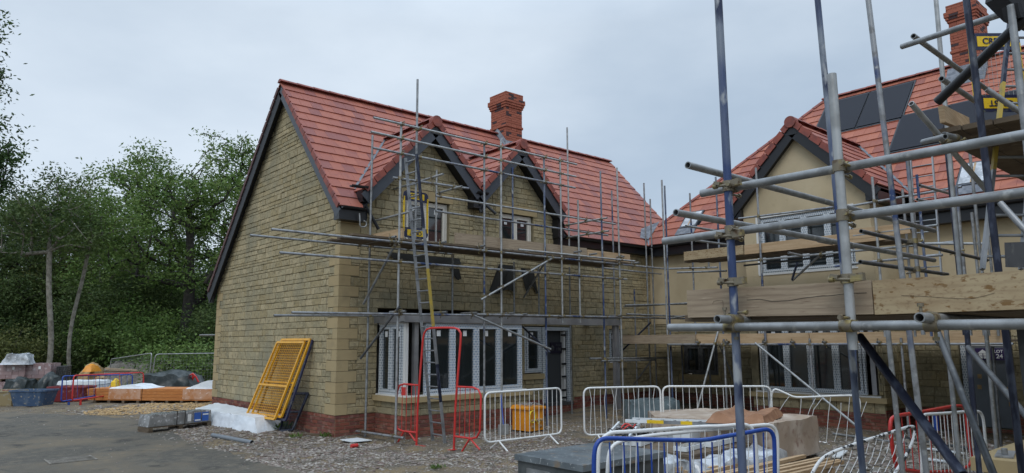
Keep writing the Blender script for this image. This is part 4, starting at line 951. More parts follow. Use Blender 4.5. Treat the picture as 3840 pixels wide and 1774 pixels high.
# braces
def brc(x0, y0, Y0_, x1, y1, Y1_, m='galv_pale'): S1.tube('brace', U(x0, y0, 'Y', Y0_), U(x1, y1, 'Y', Y1_), m)
brc(1488, 905, YO-.1, 1363, 1140, YI-.1, 'galv'); brc(1498, 1150, YO-.12, 1352, 1345, YI-.2, 'galv_dark')
brc(1804, 1124, YO-.1, 2072, 968, YO-.1); brc(1965, 1115, YI-.1, 2040, 990, YO+.2, 'galv')
brc(1778, 1183, YO-.15, 2065, 1310, YO-.55, 'galv'); brc(1945, 1212, YI-.2, 2062, 1322, YO-.4, 'navy_tube')
brc(2330, 1318, -.9, 2440, 1210, YO-.1, 'navy_tube'); brc(2378, 1440, -.8, 2440, 1355, YO-.1, 'galv')
a = U(1345, 1625, 'X', .47); S1.tube('ledger', (.42, -.15, .12), (.42, -1.98, .15), 'galv_blue')
# loose stub tubes at the corner by the door
for (x0, y0, x1, y1, Y) in ((2212, 1345, 2520, 1342, -1.5), (2255, 1354, 2455, 1350, -1.65), (2350, 1178, 2560, 1187, -1.75), (2345, 1145, 2575, 1140, -1.5)):
    S1.tube('ledger', U(x0, y0, 'Y', Y), U(x1, y1, 'Y', Y), 'galv')
S1.couplers()
def board(S_, name, p, q, w_, h, m, up=(0, 0, 1)): 
    mb = MB(); mb.bar(p, q, w_, h, up=up); return mb.build(name, m, S_.root)
zp = 4.02
for k in range(5):
    y = -1.47+k*.225
    board(S1, 'platform_board', (-.55+.1*(k % 2), y, zp), (4.0, y, zp), .215, .038, 'wood_old'); board(S1, 'platform_board', (4.02, y, zp), (7.9-.2*(k % 3), y, zp), .215, .038, 'wood_old')
t0 = U(1660, 860, 'Y', -1.53)
board(S1, 'toe_board', (1.9, -1.55, 4.17), (6.05, -1.55, 4.17), .04, .24, 'wood_grey'); board(S1, 'toe_board', (6.07, -1.55, 4.15), (7.75, -1.55, 4.15), .04, .22, 'wood_new')
board(S1, 'toe_board', (.68, -1.42, 4.17), (.62, -.3, 4.17), .04, .22, 'wood_new')

# ladder guard plates and ladders
def ladder(name, label, p0, p1, w_, nr, m, rungs='ladder_alu', side=None, patch=None, sw=(.026, .058)):
    p0 = Vector(p0); p1 = Vector(p1); t = thing(name, label, 'ladder', p0); sd = Vector(side).normalized()*w_/2; up = (p1-p0).cross(sd)
    for sgn in (-1, 1):
        a, b = p0+sd*sgn, p1+sd*sgn; cuts = [0, 1] if not patch or not patch.get(sgn) else [0]+[c for c, _ in patch[sgn]]+[1]
        ms = [m] if len(cuts) == 2 else [m]+[q for _, q in patch[sgn]]
        for i in range(len(cuts)-1):
            mb = MB(); mb.bar(a+(b-a)*cuts[i], a+(b-a)*cuts[i+1], sw[0], sw[1], up=up); mb.build('stile', ms[i], t)
    for i in range(nr):
        f = (i+.6)/nr; q = p0+(p1-p0)*f; mb = MB(); mb.cyl(q-sd, q+sd, .014, n=7); mb.build('rung', rungs, t)
        
    return t
lf0 = (U(1625, 1654, 'Z', .02)+U(1666, 1662, 'Z', .02))/2; lf1 = U(1541, 585, 'Y', -2.2)
ladder('ladder', 'tall aluminium ladder with yellow and blue taped stile leaning on the stone house scaffold', lf0, lf1, .40, 24, 'ladder_alu', side=(0, -1, 0), patch={1: [(.14, 'navy_tube'), (.27, 'ladder_alu'), (.40, 'yellow_dull'), (.60, 'ladder_alu'), (.74, 'navy_tube')]})
def guard(name, label, c, xd, w_, h, t_up=True):      # ladder guard: mesh gate with two name plates
    t = thing(name, label, 'ladder guard', c); c = Vector(c); x = Vector(xd).normalized(); z = Vector((0, 0, 1)); n = z.cross(x)
    def rounded(x0, x1, z0, z1, top, m, nm):
        r_ = min(.12, (z1-z0)*.45); P = []
        cor = [(x0, z0, 180), (x1, z0, 270), (x1, z1, 0), (x0, z1, 90)]
        for (px, pz, a0) in cor:
            rd = (top and pz == z1) or (not top and pz == z0)
            if not rd: P.append((px, pz)); continue
            cx, cz = px-math.copysign(r_, px-(x0+x1)/2), pz-math.copysign(r_, pz-(z0+z1)/2)
            for k in range(6):
                a = radians(a0+k*18); P.append((cx+r_*cos(a), cz+r_*sin(a)))
        mb = MB(); F = [c+x*p[0]+z*p[1]-n*.006 for p in P]; B_ = [c+x*p[0]+z*p[1]+n*.006 for p in P]; k = len(P)
        mb.raw(F+B_, [tuple(range(k)), tuple(reversed(range(k, 2*k)))]+[(i, (i+1) % k, k+(i+1) % k, k+i) for i in range(k)]); return mb.build(nm, m, t)
    ph = h*.215
    p1 = rounded(-w_/2, w_/2, h-ph, h, True, 'navy_plate', 'top_plate'); p2 = rounded(-w_/2, w_/2, 0, ph, False, 'navy_plate', 'bottom_plate')
    for (z_, o_) in ((h-ph*.5, 1), (ph*.5, -1)):
        mb = MB(); a = c+z*z_-n*.010; mb.hexa([a-x*w_*.33-z*ph*.3, a+x*w_*.33-z*ph*.3, a+x*w_*.33+z*ph*.3, a-x*w_*.33+z*ph*.3], [q+n*.004 for q in (a-x*w_*.33-z*ph*.3, a+x*w_*.33-z*ph*.3, a+x*w_*.33+z*ph*.3, a-x*w_*.33+z*ph*.3)]); mb.build('name_panel', 'yellow_plate', t)
        text_mesh('lettering', 'CREST', ph*.48, 'navy_plate', t, basis(a-n*.006, x*o_, z*o_))
    mb = MB()
    for k in range(11): u = -w_/2+.03+(w_-.06)*k/10; mb.bar(c+x*u+z*ph, c+x*u+z*(h-ph), .003, .003)
    for k in range(12): v = ph+(h-2*ph)*k/11; mb.bar(c-x*w_/2+z*v, c+x*w_/2+z*v, .003, .003)
    mb.build('wire_mesh', 'galv_pale', t)
    for sgn in (-1, 1): mb = MB(); mb.bar(c+x*sgn*(w_/2-.02)+z*ph*.6, c+x*sgn*(w_/2-.02)+z*(h-ph*.6), .04, .025); mb.build('side_rail', 'yellow_plate', t)
    return t
gA = U(1510, 892, 'Y', -1.15); gB = U(1604, 892, 'Y', -1.15); gT = U(1560, 722, 'Y', -1.15)
guard('ladder_guard', 'navy and yellow mesh ladder guard on the stone house platform', ((gA.x+gB.x)/2, -1.15, gA.z+.02), (1, 0, 0), gB.x-gA.x, gT.z-gA.z)

# ---------------------------------------------------------------- scaffold in front of the rendered house
S2 = Scaffold('tube_scaffold', 'tube scaffold with two boarded lifts in front of the cream rendered house', (8, -5, 0))
XO, XI = 7.8, 8.72
def std2(x0, y0, x1, y1, X, foot, m): 
    b = U(x1, y1, 'X', X); t = U(x0, y0, 'X', X); S2.tube('standard', (X, b.y, foot), (X, b.y, t.z), m)
std2(2472, 677, 2501, 1200, XO+.3, .05, 'galv_pale'); std2(2491, 697, 2515, 1300, XO+.4, .1, 'blue_tube')
std2(2585, 725, 2605, 1150, 9.3, 1.9, 'galv_blue'); std2(2680, 664, 2702, 1040, 8.9, .1, 'blue_tube')
std2(2835, 629, 2870, 1250, XO, .05, 'galv_blue'); std2(2655, 910, 2656, 953, 9.3, 3.9, 'galv')
std2(3263, 665, 3302, 1045, XO-.9, 2.0, 'galv_pale')
for (x_, y0_, x1_, y1_, w_, ft, m_) in ((3394, 594, 3435, 950, 15, 2., 'galv_blue'), (3387, 709, 3405, 950, 9.5, 2., 'galv'), (3438, 655, 3465, 950, 10, 2., 'blue_tube'),
        (3640, 797, 3665, 1000, 11.5, 2., 'galv'), (3636, 560, 3676, 950, 11.0, 2., 'galv'), (3596, 694, 3615, 1000, 12, 2., 'galv_blue'), (3706, 876, 3718, 1000, 10, 2., 'galv'), (3540, 565, 3590, 980, 13, 2., 'navy_tube')):
    d_ = 128/w_; b = D(x1_, y1_, d_); tt = U(x_, y0_, 'X', b.x); S2.tube('standard', (b.x, b.y, ft), (b.x, b.y, tt.z), m_)
def led2(x0, y0, x1, y1, X, m='galv', kind='ledger'): S2.tube(kind, U(x0, y0, 'X', X), U(x1, y1, 'X', X), m)
led2(2507, 1292, 3800, 1290, XO, 'galv_blue')
led2(2748, 984, 3600, 905, XO, 'galv', ); led2(2790, 936+60, 3150, 957, XI-.2, 'galv_dark')
led2(2590, 900, 3200, 790, XO+.02, 'galv_blue', 'guard_rail') if False else led2(2770, 820, 3141, 775, XO, 'galv_blue', 'guard_rail')
led2(2560, 852, 2790, 905-20, 9.2, 'galv', 'guard_rail') if False else None
led2(2510, 1008, 2690, 1003, 9.2, 'galv_blue'); led2(2340, 1150, 2600, 1136, 9.0, 'galv'); led2(2540, 1022, 2725, 1016, 8.6, 'galv')
led2(2505, 1195, 2570, 1185, 8.9, 'galv')
led2(3180, 775, 3606, 700, XO-.8, 'galv_blue', 'guard_rail'); led2(3200, 885, 3517, 844, XO-.8, 'galv', 'guard_rail')
led2(3180, 990, 3535, 956, XO-.8, 'galv_blue'); led2(3441, 914, 3703, 914, 7.5, 'galv_pale', 'guard_rail'); led2(3130, 1000, 3240, 985, XO-.4, 'blue_tube')
def xt(x0, y0, d_, x1, y1, m='galv', kind='transom'):
    a = D(x0, y0, d_); S2.tube(kind, a, U(x1, y1, 'Y', a.y), m)
xt(3229, 867, 7.8, 3703, 976, 'galv_dark'); xt(3226, 982, 7.6, 3553, 1029, 'galv_dark'); xt(3449, 695, 11, 3560, 725); xt(3440, 748, 11, 3570, 775)
xt(2572, 847, 14.5, 2700, 868); xt(2610, 902, 14.6, 2730, 918); xt(2958, 948, 14.2, 3010, 960); xt(3068, 905, 14., 3120, 915)
for xp in (2610, 2720, 2860, 2965, 3085, 3200, 3290, 3510): 
    a = U(xp, 1283, 'X', XO-.12); S2.tube('transom', a, (8.8 if a.y < -4.2 else 9.8, a.y, a.z), 'galv')
for (a, b, c, d, X0_, X1_, m_) in ((2833, 1287, 3215, 1600, XO-.3, 6.6, 'galv_pale'), (2700, 1215, 2615, 1535, XO+.1, XO-.6, 'galv_pale'), (3077, 955, 2972, 1052, XO, XO+.5, 'galv'), (2990, 985, 2970, 1050, XO-.1, XO, 'navy_tube'), (2700, 1295, 2790, 1520, XO, XI, 'galv_dark')):
    S2.tube('brace', U(a, b, 'X', X0_), U(c, d, 'X', X1_), m_)
for (x_, y_, ft) in ((2720, 1400, .05), (2878, 1400, .05), (3040, 1330, .6), (3390, 1400, .1)): b = U(x_, y_, 'X', XO); S2.tube('standard', (XO, b.y, ft), (XO, b.y, 3.9 if x_ in (2878,) else 1.98), 'galv_blue')
for (x_, y_) in ((2560, 1400), (2770, 1400), (2660, 1350)): b = U(x_, y_, 'X', 9.3); S2.tube('standard', (9.3, b.y, .1), (9.3, b.y, 1.9), 'galv_dark')
S2.couplers()
def yb(X, x0, x1, zc, m, h=.225, kind='toe_board', zpx=None):
    a = U(x0, zpx, 'X', X); b = U(x1, zpx, 'X', X); mb = MB(); mb.bar((X, a.y, zc), (X, b.y, zc), .04, h); return mb.build(kind, m, S2.root)
for (x0, x1, m_) in ((2330, 2610, 'wood_grey'), (2613, 3035, 'wood_new'), (3038, 3420, 'wood_new'), (3423, 3760, 'wood_new')): yb(XO+.05, x0, x1, 1.99, m_, .225, zpx=1270)
for k in range(11):  # inner boards carry the deck to the wall, added to darken the recess below
    for (y0_, y1_) in (((-1.2, -5.1), (-5.13, -11)) if k < 4 else ((-.4, -4.2), (-7.5, -11.5))): board(S2, 'platform_board', (XO+.2+k*.225, y0_-(.3*(k % 2)), 1.92), (XO+.2+k*.225, y1_, 1.92), .215, .038, 'wood_old')
a = U(2565, 985, 'X', XO+.05); yb(XO+.05, 2567, 2790, 4.03+.03, 'wood_stained', .22, zpx=980); yb(XO+.05, 2793, 3320, 4.05, 'wood_new', .22, zpx=940); yb(XO-.8, 3180, 3420, 4.0, 'wood_new', .2, zpx=930)
for k in range(3): board(S2, 'platform_board', (XO+.2+k*.225, -3.2-.2*k, 3.93), (XO+.2+k*.225, -8.3, 3.93), .215, .038, 'wood_old')
pa = U(3440, 640, 'X', 8.3); lt0 = U(3488, 1020, 'X', 8.1); lt1 = U(3440, 560, 'X', 8.9)
ladder('ladder', 'plain aluminium ladder leaning on the scaffold beside the rendered house roof', (8.0, lt0.y+.0, 2.0), (9.1, lt1.y, lt1.z), .42, 16, 'ladder_alu', side=(0, 1, 0))

# ---------------------------------------------------------------- near scaffold at the right
S3 = Scaffold('tube_scaffold', 'close foreground scaffold of blue and grey tubes with heavy timber edge boards at right', (-2.9, -11.2, 0), n=18)
def nstd(x0, y0, x1, y1, w_, m, foot=0., top=None, kind='standard'):
    p = D((x0+x1)/2, (y0+y1)/2, 128/w_) ; a = D(x0, y0, 128/w_*1.0); b = D(x1, y1, 128/w_)
    # plumb pole through the middle of the sight segment, slightly out of true as seen
    zt = top if top is not None else U(x0, y0, 'X', p.x).z if abs(p.x-CAM.x) > 1 else a.z
    tt = CAM+ray(x0, y0)*((Vector((p.x-CAM.x, p.y-CAM.y, 0)).length)/Vector((ray(x0, y0).x, ray(x0, y0).y, 0)).length)
    bb = CAM+ray(x1, y1)*((Vector((p.x-CAM.x, p.y-CAM.y, 0)).length)/Vector((ray(x1, y1).x, ray(x1, y1).y, 0)).length)
    d_ = (tt-bb).normalized()
    if foot is not None and bb.z > foot: bb = bb-d_*((bb.z-foot)/d_.z)
    if y0 <= 0: tt = tt+d_*.8
    S3.tube(kind, bb, tt, m); return bb, tt
XS = -3.40
yb_ = U(2757, 1229, 'X', XS).y; S3.tube('standard', (XS, yb_, 0), (XS-.0, yb_, 5.2), 'blue_tube')
yb_ = U(3158, 800, 'X', XS).y; S3.tube('standard', (XS, yb_-.005, U(3187, 1312, 'X', XS).z), (XS, yb_, U(3130, 275, 'X', XS).z), 'galv_pale')
nstd(3066, 0, 3236, 1774, 23, 'blue_tube'); nstd(3256, 0, 3475, 1774, 20.5, 'galv_blue'); nstd(3510, 0, 3600, 1023, 16.5, 'galv_pale', foot=2.05); nstd(3625, 1235, 3673, 1774, 19, 'navy_tube')
nstd(3624, 0, 3744, 1015, 25, 'navy_tube'); nstd(3329, 1235, 3385, 1774, 19, 'galv'); nstd(3548, 1235, 3601, 1774, 17, 'galv')
nstd(3697, 1235, 3738, 1677, 15, 'galv'); nstd(3790, 20, 3838, 430, 26, 'galv')
nstd(3205, 1300, 3232, 1774, 10, 'blue_tube', foot=.0); nstd(3722, 1300, 3752, 1640, 10, 'galv_dark')
XF = -3.27
for (x0, y0, x1, y1, m_, XF_) in ((2510, 1229, 3960, 1214, 'galv', XS-.055), (2631, 726, 3960, 484, 'galv', XS+.055), (2489, 905, 3960, 706, 'galv', XS+.055)):
    a = U(x0, y0, 'X', XF_); b = U(x1, y1, 'X', XF_); S3.tube('ledger', a, b, m_)
def xn(x0, y0, d_, x1, y1, m='galv', kind='transom'):
    a = D(x0, y0, d_); S3.tube(kind, a, U(x1, y1, 'Y', a.y), m)
dF = 5.05
xn(2579, 619, 4.7, 3503, 865, 'galv', 'guard_rail'); xn(2534, 797, 4.75, 3503, 976, 'galv', 'guard_rail')
for xp_, yp_ in ((2690, 1197), (3448, 1191)): a = U(xp_, yp_, 'X', XS-.20); S3.tube('transom', a, (a.x+2.4, a.y, a.z), 'galv')
xn(3425, 135, 6.3, 3700, 335, 'galv'); xn(3530, 295, 6.0, 3655, 378, 'galv'); xn(3541, 505, 6., 3600, 520, 'galv')
S3.tube('guard_rail', D(3382, 175, 6.2), D(3790, 42, 5.3), 'galv'); S3.tube('brace', D(3417, 388, 6.0), D(3700, 715, 6.6), 'galv_pale'); S3.tube('transom', D(3461, 533, 6.1), D(3545, 512, 5.8), 'galv')
S3.tube('brace', D(3225, 1262, 4.3), D(3610, 1782, 3.2), 'navy_tube'); S3.tube('brace', D(3514, 1240, 5.5), D(3727, 1782, 4.6), 'galv_dark'); S3.tube('brace', D(3629, 1302, 6.), D(3870, 1585, 5.2), 'galv_dark')
S3.tube('brace', D(3700, 335, 6.2), D(3900, 470, 6.1), 'galv'); S3.tube('brace', D(3750, 760, 5.6), D(3860, 880, 5.4), 'galv_blue')
S3.couplers(tol=.16, mx=60)
for (x_, y_, X_) in ((2790, 1055, XS), (3172, 1046, XS), (2755, 690, XS), (2770, 880, XS)):      # swivel fittings on the two nearest poles
    q = U(x_, y_, 'X', X_); mb = MB(); q.y = U(2757, 1229, 'X', XS).y if x_ < 3000 else U(3158, 800, 'X', XS).y
    mb.cyl(q-Vector((0, 0, .025)), q+Vector((0, 0, .025)), .033, n=12); mb.bar(q+Vector((-.02, -.03, 0)), q+Vector((-.02, -.095, .005)), .035, .04); mb.cyl(q+Vector((-.03, -.085, -.01)), q+Vector((-.03, .07, .0)), .009, n=6); mb.cyl(q+Vector((-.03, .055, 0)), q+Vector((-.03, .08, 0)), .017, n=6); mb.bar(q+Vector((-.03, .03, .01)), q+Vector((-.03, .07, .02)), .03, .02)
    mb.build('coupler', 'coupler', S3.root)

bl_ = U(2577, 1140, 'X', XF-.05); bm_ = U(3273, 1115, 'X', XF-.05); br_ = U(3990, 1095, 'X', XF-.05)
zt_ = lambda x, y: U(x, y, 'X', XF-.05).z
def edge_board(ya, yb_, z0a, z1a, z0b, z1b, m, x=XF-.05):
    mb = MB(); mb.hexa([(x, ya, z0a), (x+.06, ya, z0a), (x+.06, yb_, z0b), (x, yb_, z0b)], [(x, ya, z1a), (x+.06, ya, z1a), (x+.06, yb_, z1b), (x, yb_, z1b)]); return mb.build('edge_board', m, S3.root)
edge_board(bl_.y, bm_.y+.003, zt_(2577, 1191), zt_(2577, 1089), zt_(3272, 1178), zt_(3272, 1051), 'wood_grey')
edge_board(bm_.y-.003, br_.y, zt_(3276, 1180), zt_(3276, 1052), zt_(3840, 1159)-.0, zt_(3840, 1013)+.0, 'wood_stained')
mb = MB(); xx = XF-.0515; cy = [U(a, b, 'X', xx) for a, b in ((2800, 1125), (2850, 1122), (2895, 1130), (2960, 1127), (3010, 1118), (3060, 1112), (3120, 1108), (3180, 1100), (3250, 1098))]; mb.path(cy, .0011, 5); mb.build('crack', 'cable_black', S3.root)
mb = MB(); cy = [U(a, b, 'X', xx) for a, b in ((3380, 1108), (3480, 1112), (3560, 1118), (3640, 1120), (3690, 1110), (3730, 1098))]; mb.path(cy, .0008, 5); mb.build('crack', 'wood_old', S3.root)
mb = MB(); cy = [U(a, b, 'X', xx) for a, b in ((2672, 1140), (2676, 1130), (2690, 1127), (2710, 1127), (2712, 1150))]; mb.path(cy, .001, 5); mb.build('crack', 'wood_old', S3.root)
for k in range(7): board(S3, 'platform_board', (XF+.10+k*.23, bl_.y+.05-(.2*(k % 2)), 2.085), (XF+.10+k*.23, br_.y, 2.085), .22, .04, 'wood_old')
mb = MB(); a = U(2787, 1041, 'X', XF+1.); b = U(2990, 1060, 'X', XF+1.); mb.bar((XF+.9, a.y, 2.22), (XF+1.6, a.y-.9, 2.22), .04, .2); mb.build('toe_board', 'wood_new', S3.root)
# upper boarded lift seen from below, right edge
p = D(3555, 480, 6.3)
for k in range(5): board(S3, 'platform_board', (p.x-.05+k*.02, p.y-k*.23, p.z-.03), (p.x+3.6, p.y-k*.23, p.z-.03), .22, .045, 'wood_old')
a = D(3532, 435, 6.3); b = D(3620, 485, 7.0)
mb = MB(); mb.bar(D(3532, 428, 6.2), D(3628, 470, 7.2), .045, .15); mb.build('toe_board', 'wood_new', S3.root)
l0 = D(3757, 1010, 6.2); l1 = D(3850, 60, 7.4)
ladder('ladder', 'grey and yellow taped ladder rising past the navy scaffold pole at the right edge', l0, l1, .34, 14, 'ladder_alu', side=(_r2.x, _r2.y, 0), patch={-1: [(.35, 'yellow_dull'), (.7, 'navy_tube')]}, sw=(.03, .045))
g0 = D(3756, 420, 8.1)
guard('ladder_guard', 'worn navy and yellow mesh ladder guard behind the black downpipe at the right edge', g0, (_r2.x, _r2.y, 0), .60, D(3750, 105, 8.1).z-g0.z)
# steel column and beam of the unfinished building the photographer stands in
t = thing('steel_frame', 'dark grey steel column and bolted beam at the far right edge', 'steel frame', D(3820, 1774, 4.2))
mb = MB(); a = D(3812, 1240, 4.4); mb.box(a.x, a.x+.12, a.y-.12, a.y, -.1, 2.1); mb.build('column', 'galv_dark', t)
mb = MB(); a = D(3800, 955, 4.6); b = D(3900, 955, 4.3); mb.bar(a, b, .1, .16); mb.build('beam', 'galv_dark', t)
mb = MB(); 
for (x_, y_) in ((3812, 950), (3832, 950), (3812, 975), (3832, 975)): q = D(x_, y_, 4.5); mb.cyl(q, q-_f*.03, .012, n=6)
mb.build('bolts', 'galv', t)
t = thing('eaves_gutter', 'black gutter and slanting downpipe overhanging the top right corner', 'gutter', D(3830, 60, 5.1))
mb = MB(); mb.cyl(D(3850, 62, 5.0), D(3515, 382, 5.6), .036, n=16); mb.build('downpipe', 'black_upvc', t)
mb = MB(); mb.cyl(D(3845, 66, 5.0), D(3805, 104, 5.05), .043, n=14); mb.bar(D(3805, 75, 5.0), D(3792, 20, 5.0), .10, .06); mb.build('pipe_socket', 'black_upvc', t)
mb = MB(); q = [D(3762, -20, 5.2), D(3835, 50, 5.1), D(3990, 120, 5.0), D(3990, -300, 5.0), D(3800, -300, 5.2)]; n_ = 5
mb.raw(q+[k+_f*.2 for k in q], [tuple(range(n_)), tuple(reversed(range(n_, 2*n_)))]+[(i, (i+1) % n_, n_+(i+1) % n_, n_+i) for i in range(n_)]); mb.build('gutter', 'black_soffit', t)
# ==== PART4 ====
# ==================================================================== BARRIERS
def up_pts(pts, p0, p1): return [UV(x, y, p0, p1) for x, y in pts]
def rloop(c, r=.12, k=5):    # rounded outline through corners (local 2D)
    o = []; n = len(c)
    for i in range(n):
        p = Vector(c[i-1]); q = Vector(c[i]); s_ = Vector(c[(i+1) % n]); a = q+(p-q).normalized()*r; b = q+(s_-q).normalized()*r
        for j in range(k+1):
            t = j/k; o.append(a*(1-t)**2+q*2*t*(1-t)+b*t*t)
    return o
def barrier(name, label, p0, p1, h0, h1, m, nb=16, feet=True, r=.019, bars=None, group=None, base=0., lean=0., cr=.14, warp=0.):
    p0 = Vector((p0[0], p0[1], 0)); p1 = Vector((p1[0], p1[1], 0)); L_ = (p1-p0).length; x = (p1-p0)/L_; n = Vector((-x.y, x.x, 0)); R = random.Random(hash(label) % 1000 if False else len(label))
    t = thing(name, label, 'crowd barrier', p0, 0, group)
    P = lambda u, z: p0+x*u+Vector((0, 0, base+z))+n*lean*z
    mb = MB(); mb.path([P(q.x, q.y) for q in rloop([(0, h0), (L_, h0), (L_, h1), (0, h1)], cr)], r, 9, True); mb.build('frame', m, t)
    mb = MB()
    for i in range(nb):
        u = L_*(i+1)/(nb+1); w_ = warp*R.uniform(-1, 1)
        mb.path([P(u, h0), P(u+w_*.6, h0+(h1-h0)*.45), P(u+w_, h0+(h1-h0)*.75), P(u, h1)], .0062, 5)
    mb.build('infill_bars', bars or m, t)
    if feet:
        for u in (L_*.17, L_*.83):
            mb = MB(); a = P(u, h0); 
            for s_ in (-1, 1): mb.cyl(a, p0+x*u+n*s_*.24+Vector((0, 0, .015)), .016, n=8)
            mb.build('foot', m, t)
    return t
g_ = 'crowd barriers standing about the site'
wl = U(1818, 1560, 'Y', -3.66); wr = U(2105, 1560, 'Y', -3.66)
barrier('crowd_barrier', 'white barrier standing in front of the orange site transformer', wl, wr, .17, 1.04, 'white_paint', 15, warp=.004, group=g_)
barrier('crowd_barrier', 'white barrier with a slanting left end, left of the blue wrapped stack', (3.12, -4.12), (4.56, -4.85), .16, 1.05, 'white_paint', 13, warp=.05, group=g_)
barrier('crowd_barrier', 'white barrier joined on the right, in front of the dark recess between the houses', (4.61, -4.87), (6.06, -6.39), .16, 1.05, 'white_paint', 15, warp=.02, group=g_)
def px_barrier(label, p0, p1, outline, bars, m, r=.019, barm=None, closed=False, cat='crowd barrier', feet=(), br=.0062):
    t = thing('crowd_barrier', label, cat, (p0[0], p0[1], 0), 0, g_)
    P = up_pts(outline, p0, p1); Q = []
    for i in range(len(P)-1): Q += [P[i]+(P[i+1]-P[i])*k/3 for k in range(3)]
    Q.append(P[-1]); Q = [Q[0]]+[(Q[i-1]+Q[i]*2+Q[i+1])/4 for i in range(1, len(Q)-1)]+[Q[-1]]
    mb = MB(); mb.path(Q, r, 10, closed); mb.build('frame', m, t)
    if bars:
        mb = MB()
        for b in bars: mb.path(up_pts(b, p0, p1), br, 6)
        mb.build('infill_bars', barm or m, t)
    for f_ in feet:
        mb = MB(); mb.path(up_pts(f_, p0, p1), .016, 8); mb.build('foot', m, t)
    return t
Rz = lambda x, y: (2640+x/3.181, 1400+y/3.181)
Cz = lambda x, y: (1940+x/3.673, 1450+y/3.673)
Sz = lambda x, y: (3240+x/2.0733, 1200+y/2.0733)
px_barrier('bent white barrier with a kinked top rail below the grey bay window', (6.1, -6.4), (6.9, -8.1),
    [Rz(790, 440), Rz(810, 230), Rz(840, 190), Rz(880, 195), Rz(1000, 250), Rz(1090, 290), Rz(1400, 276), Rz(1740, 262), Rz(1830, 275), Rz(1865, 340), Rz(1850, 520), Rz(1810, 800), Rz(1780, 860), Rz(1700, 875), Rz(1560, 850), Rz(1380, 820), Rz(1100, 790)],
    [[Rz(1020, 270), Rz(960, 350), Rz(890, 460), Rz(800, 780)], [Rz(1160, 300), Rz(1155, 400), Rz(1140, 520), Rz(1120, 790)], [Rz(1335, 290), Rz(1270, 410), Rz(1230, 520), Rz(1180, 800)], [Rz(1415, 290), Rz(1310, 430), Rz(1285, 530), Rz(1250, 800)],
     [Rz(1510, 285), Rz(1485, 480), Rz(1460, 830)], [Rz(1635, 350), Rz(1630, 520), Rz(1550, 845)], [Rz(1740, 270), Rz(1720, 500), Rz(1690, 870)], [Rz(1940, 340), Rz(1870, 530)]], 'white_paint', feet=[[Rz(1700, 880), Rz(1790, 1060)]])
PB0, PB1 = (-2.05, -9.22), (-.25, -9.9)
bx = [(1270, 765), (1465, 765), (1655, 765), (1840, 770), (2020, 770), (2195, 772), (2370, 772), (2525, 770)]
blue_bars = [[Cz(a, b), Cz(a+18, 1250), Cz(a+30, 2300)] for a, b in bx]+[[Rz(a, b), Rz(a+12, 1190), Rz(a+20, 1800)] for a, b in ((95, 820), (230, 790), (350, 760), (592, 730), (708, 705))]
px_barrier('dented blue barrier in front of the grey steel tool chest', PB0, PB1,
    [Cz(1050, 2300), Cz(1052, 1300), Cz(1055, 950), Cz(1075, 830), Cz(1120, 750), Cz(1200, 710), Cz(1500, 718), Cz(2000, 732), Cz(2560, 742), Rz(230, 755), Rz(420, 725), Rz(600, 690), Rz(740, 665), Rz(800, 690), Rz(835, 760), Rz(842, 900), Rz(845, 1190), Rz(850, 1800)], blue_bars, 'blue_paint', r=.0215, br=.0085)
PW0, PW1 = (-1.95, -8.95), (.0, -9.6)
px_barrier('white barrier leaning behind the blue one, its top rail the higher of two', (-1.9, -8.9), (.2, -9.75),
    [Cz(1110, 2300), Cz(1112, 1000), Cz(1130, 800), Cz(1190, 690), Cz(1290, 630), Cz(1500, 622), Cz(2000, 585), Cz(2570, 548), Rz(200, 632), Rz(480, 605), Rz(560, 640), Rz(610, 720), Rz(640, 1190), Rz(650, 1800)],
    [[Cz(a, 620), Cz(a-6, 1200), Cz(a-10, 2300)] for a in (1330, 1640, 1860, 2070, 2250, 2400)]+[[Rz(a, 640), Rz(a+8, 1190), Rz(a+8, 1800)] for a in (10, 170, 350)], 'white_paint', br=.005)
px_barrier('white barrier leaning behind the blue one, its top rail the lower of two', PW0, PW1,
    [Cz(1230, 2300), Cz(1240, 1100), Cz(1270, 880), Cz(1340, 790), Cz(1480, 735), Cz(1800, 675), Cz(2200, 635), Cz(2570, 600), Rz(300, 655), Rz(600, 625), Rz(780, 610), Rz(850, 660), Rz(878, 750), Rz(880, 1190), Rz(885, 1800)],
    [[Cz(a, 720), Cz(a-6, 1200), Cz(a-10, 2300)] for a in (1460, 1560, 1750, 1950, 2160, 2430)]+[[Rz(a, 660), Rz(a+8, 1190), Rz(a+8, 1800)] for a in (190, 310, 450, 525, 745)], 'white_paint', br=.005)
px_barrier('paint-spattered white barrier tipped over beside the dark diagonal brace', (.1, -9.75), (2.4, -10.35),
    [(3020, 1860), (3045, 1774), (3075, 1726), (3112, 1699), (3220, 1660), (3340, 1622), (3418, 1597), (3434, 1606), (3424, 1655), (3395, 1715), (3356, 1774), (3330, 1830)],
    [[(a, b), (a-14-k, (b+1790)/2), (a-45-3*k, 1800)] for k, (a, b) in enumerate([(3110, 1698), (3140, 1688), (3170, 1678), (3200, 1668), (3232, 1656), (3262, 1647), (3290, 1638), (3318, 1628), (3346, 1620), (3375, 1612), (3400, 1604)])], 'white_spatter', br=.0045)
px_barrier('red barrier with sagging top rail near the door sign at right', (2.36, -10.06), (4.6, -10.12),
    [Sz(262, 1160), Sz(235, 1080), Sz(215, 950), Sz(203, 830), Sz(210, 770), Sz(245, 745), Sz(450, 715), Sz(700, 668), Sz(770, 668), Sz(795, 720), Sz(815, 950), Sz(842, 1080), Sz(820, 1140), Sz(700, 1180), Sz(450, 1185), Sz(262, 1160)],
    [[Sz(a, b), Sz(a+20, 950), Sz(a+40, 1180)] for a, b in ((290, 740), (350, 730), (400, 722), (500, 710), (560, 700), (620, 690), (700, 675))], 'red_paint', br=.006, r=.024)
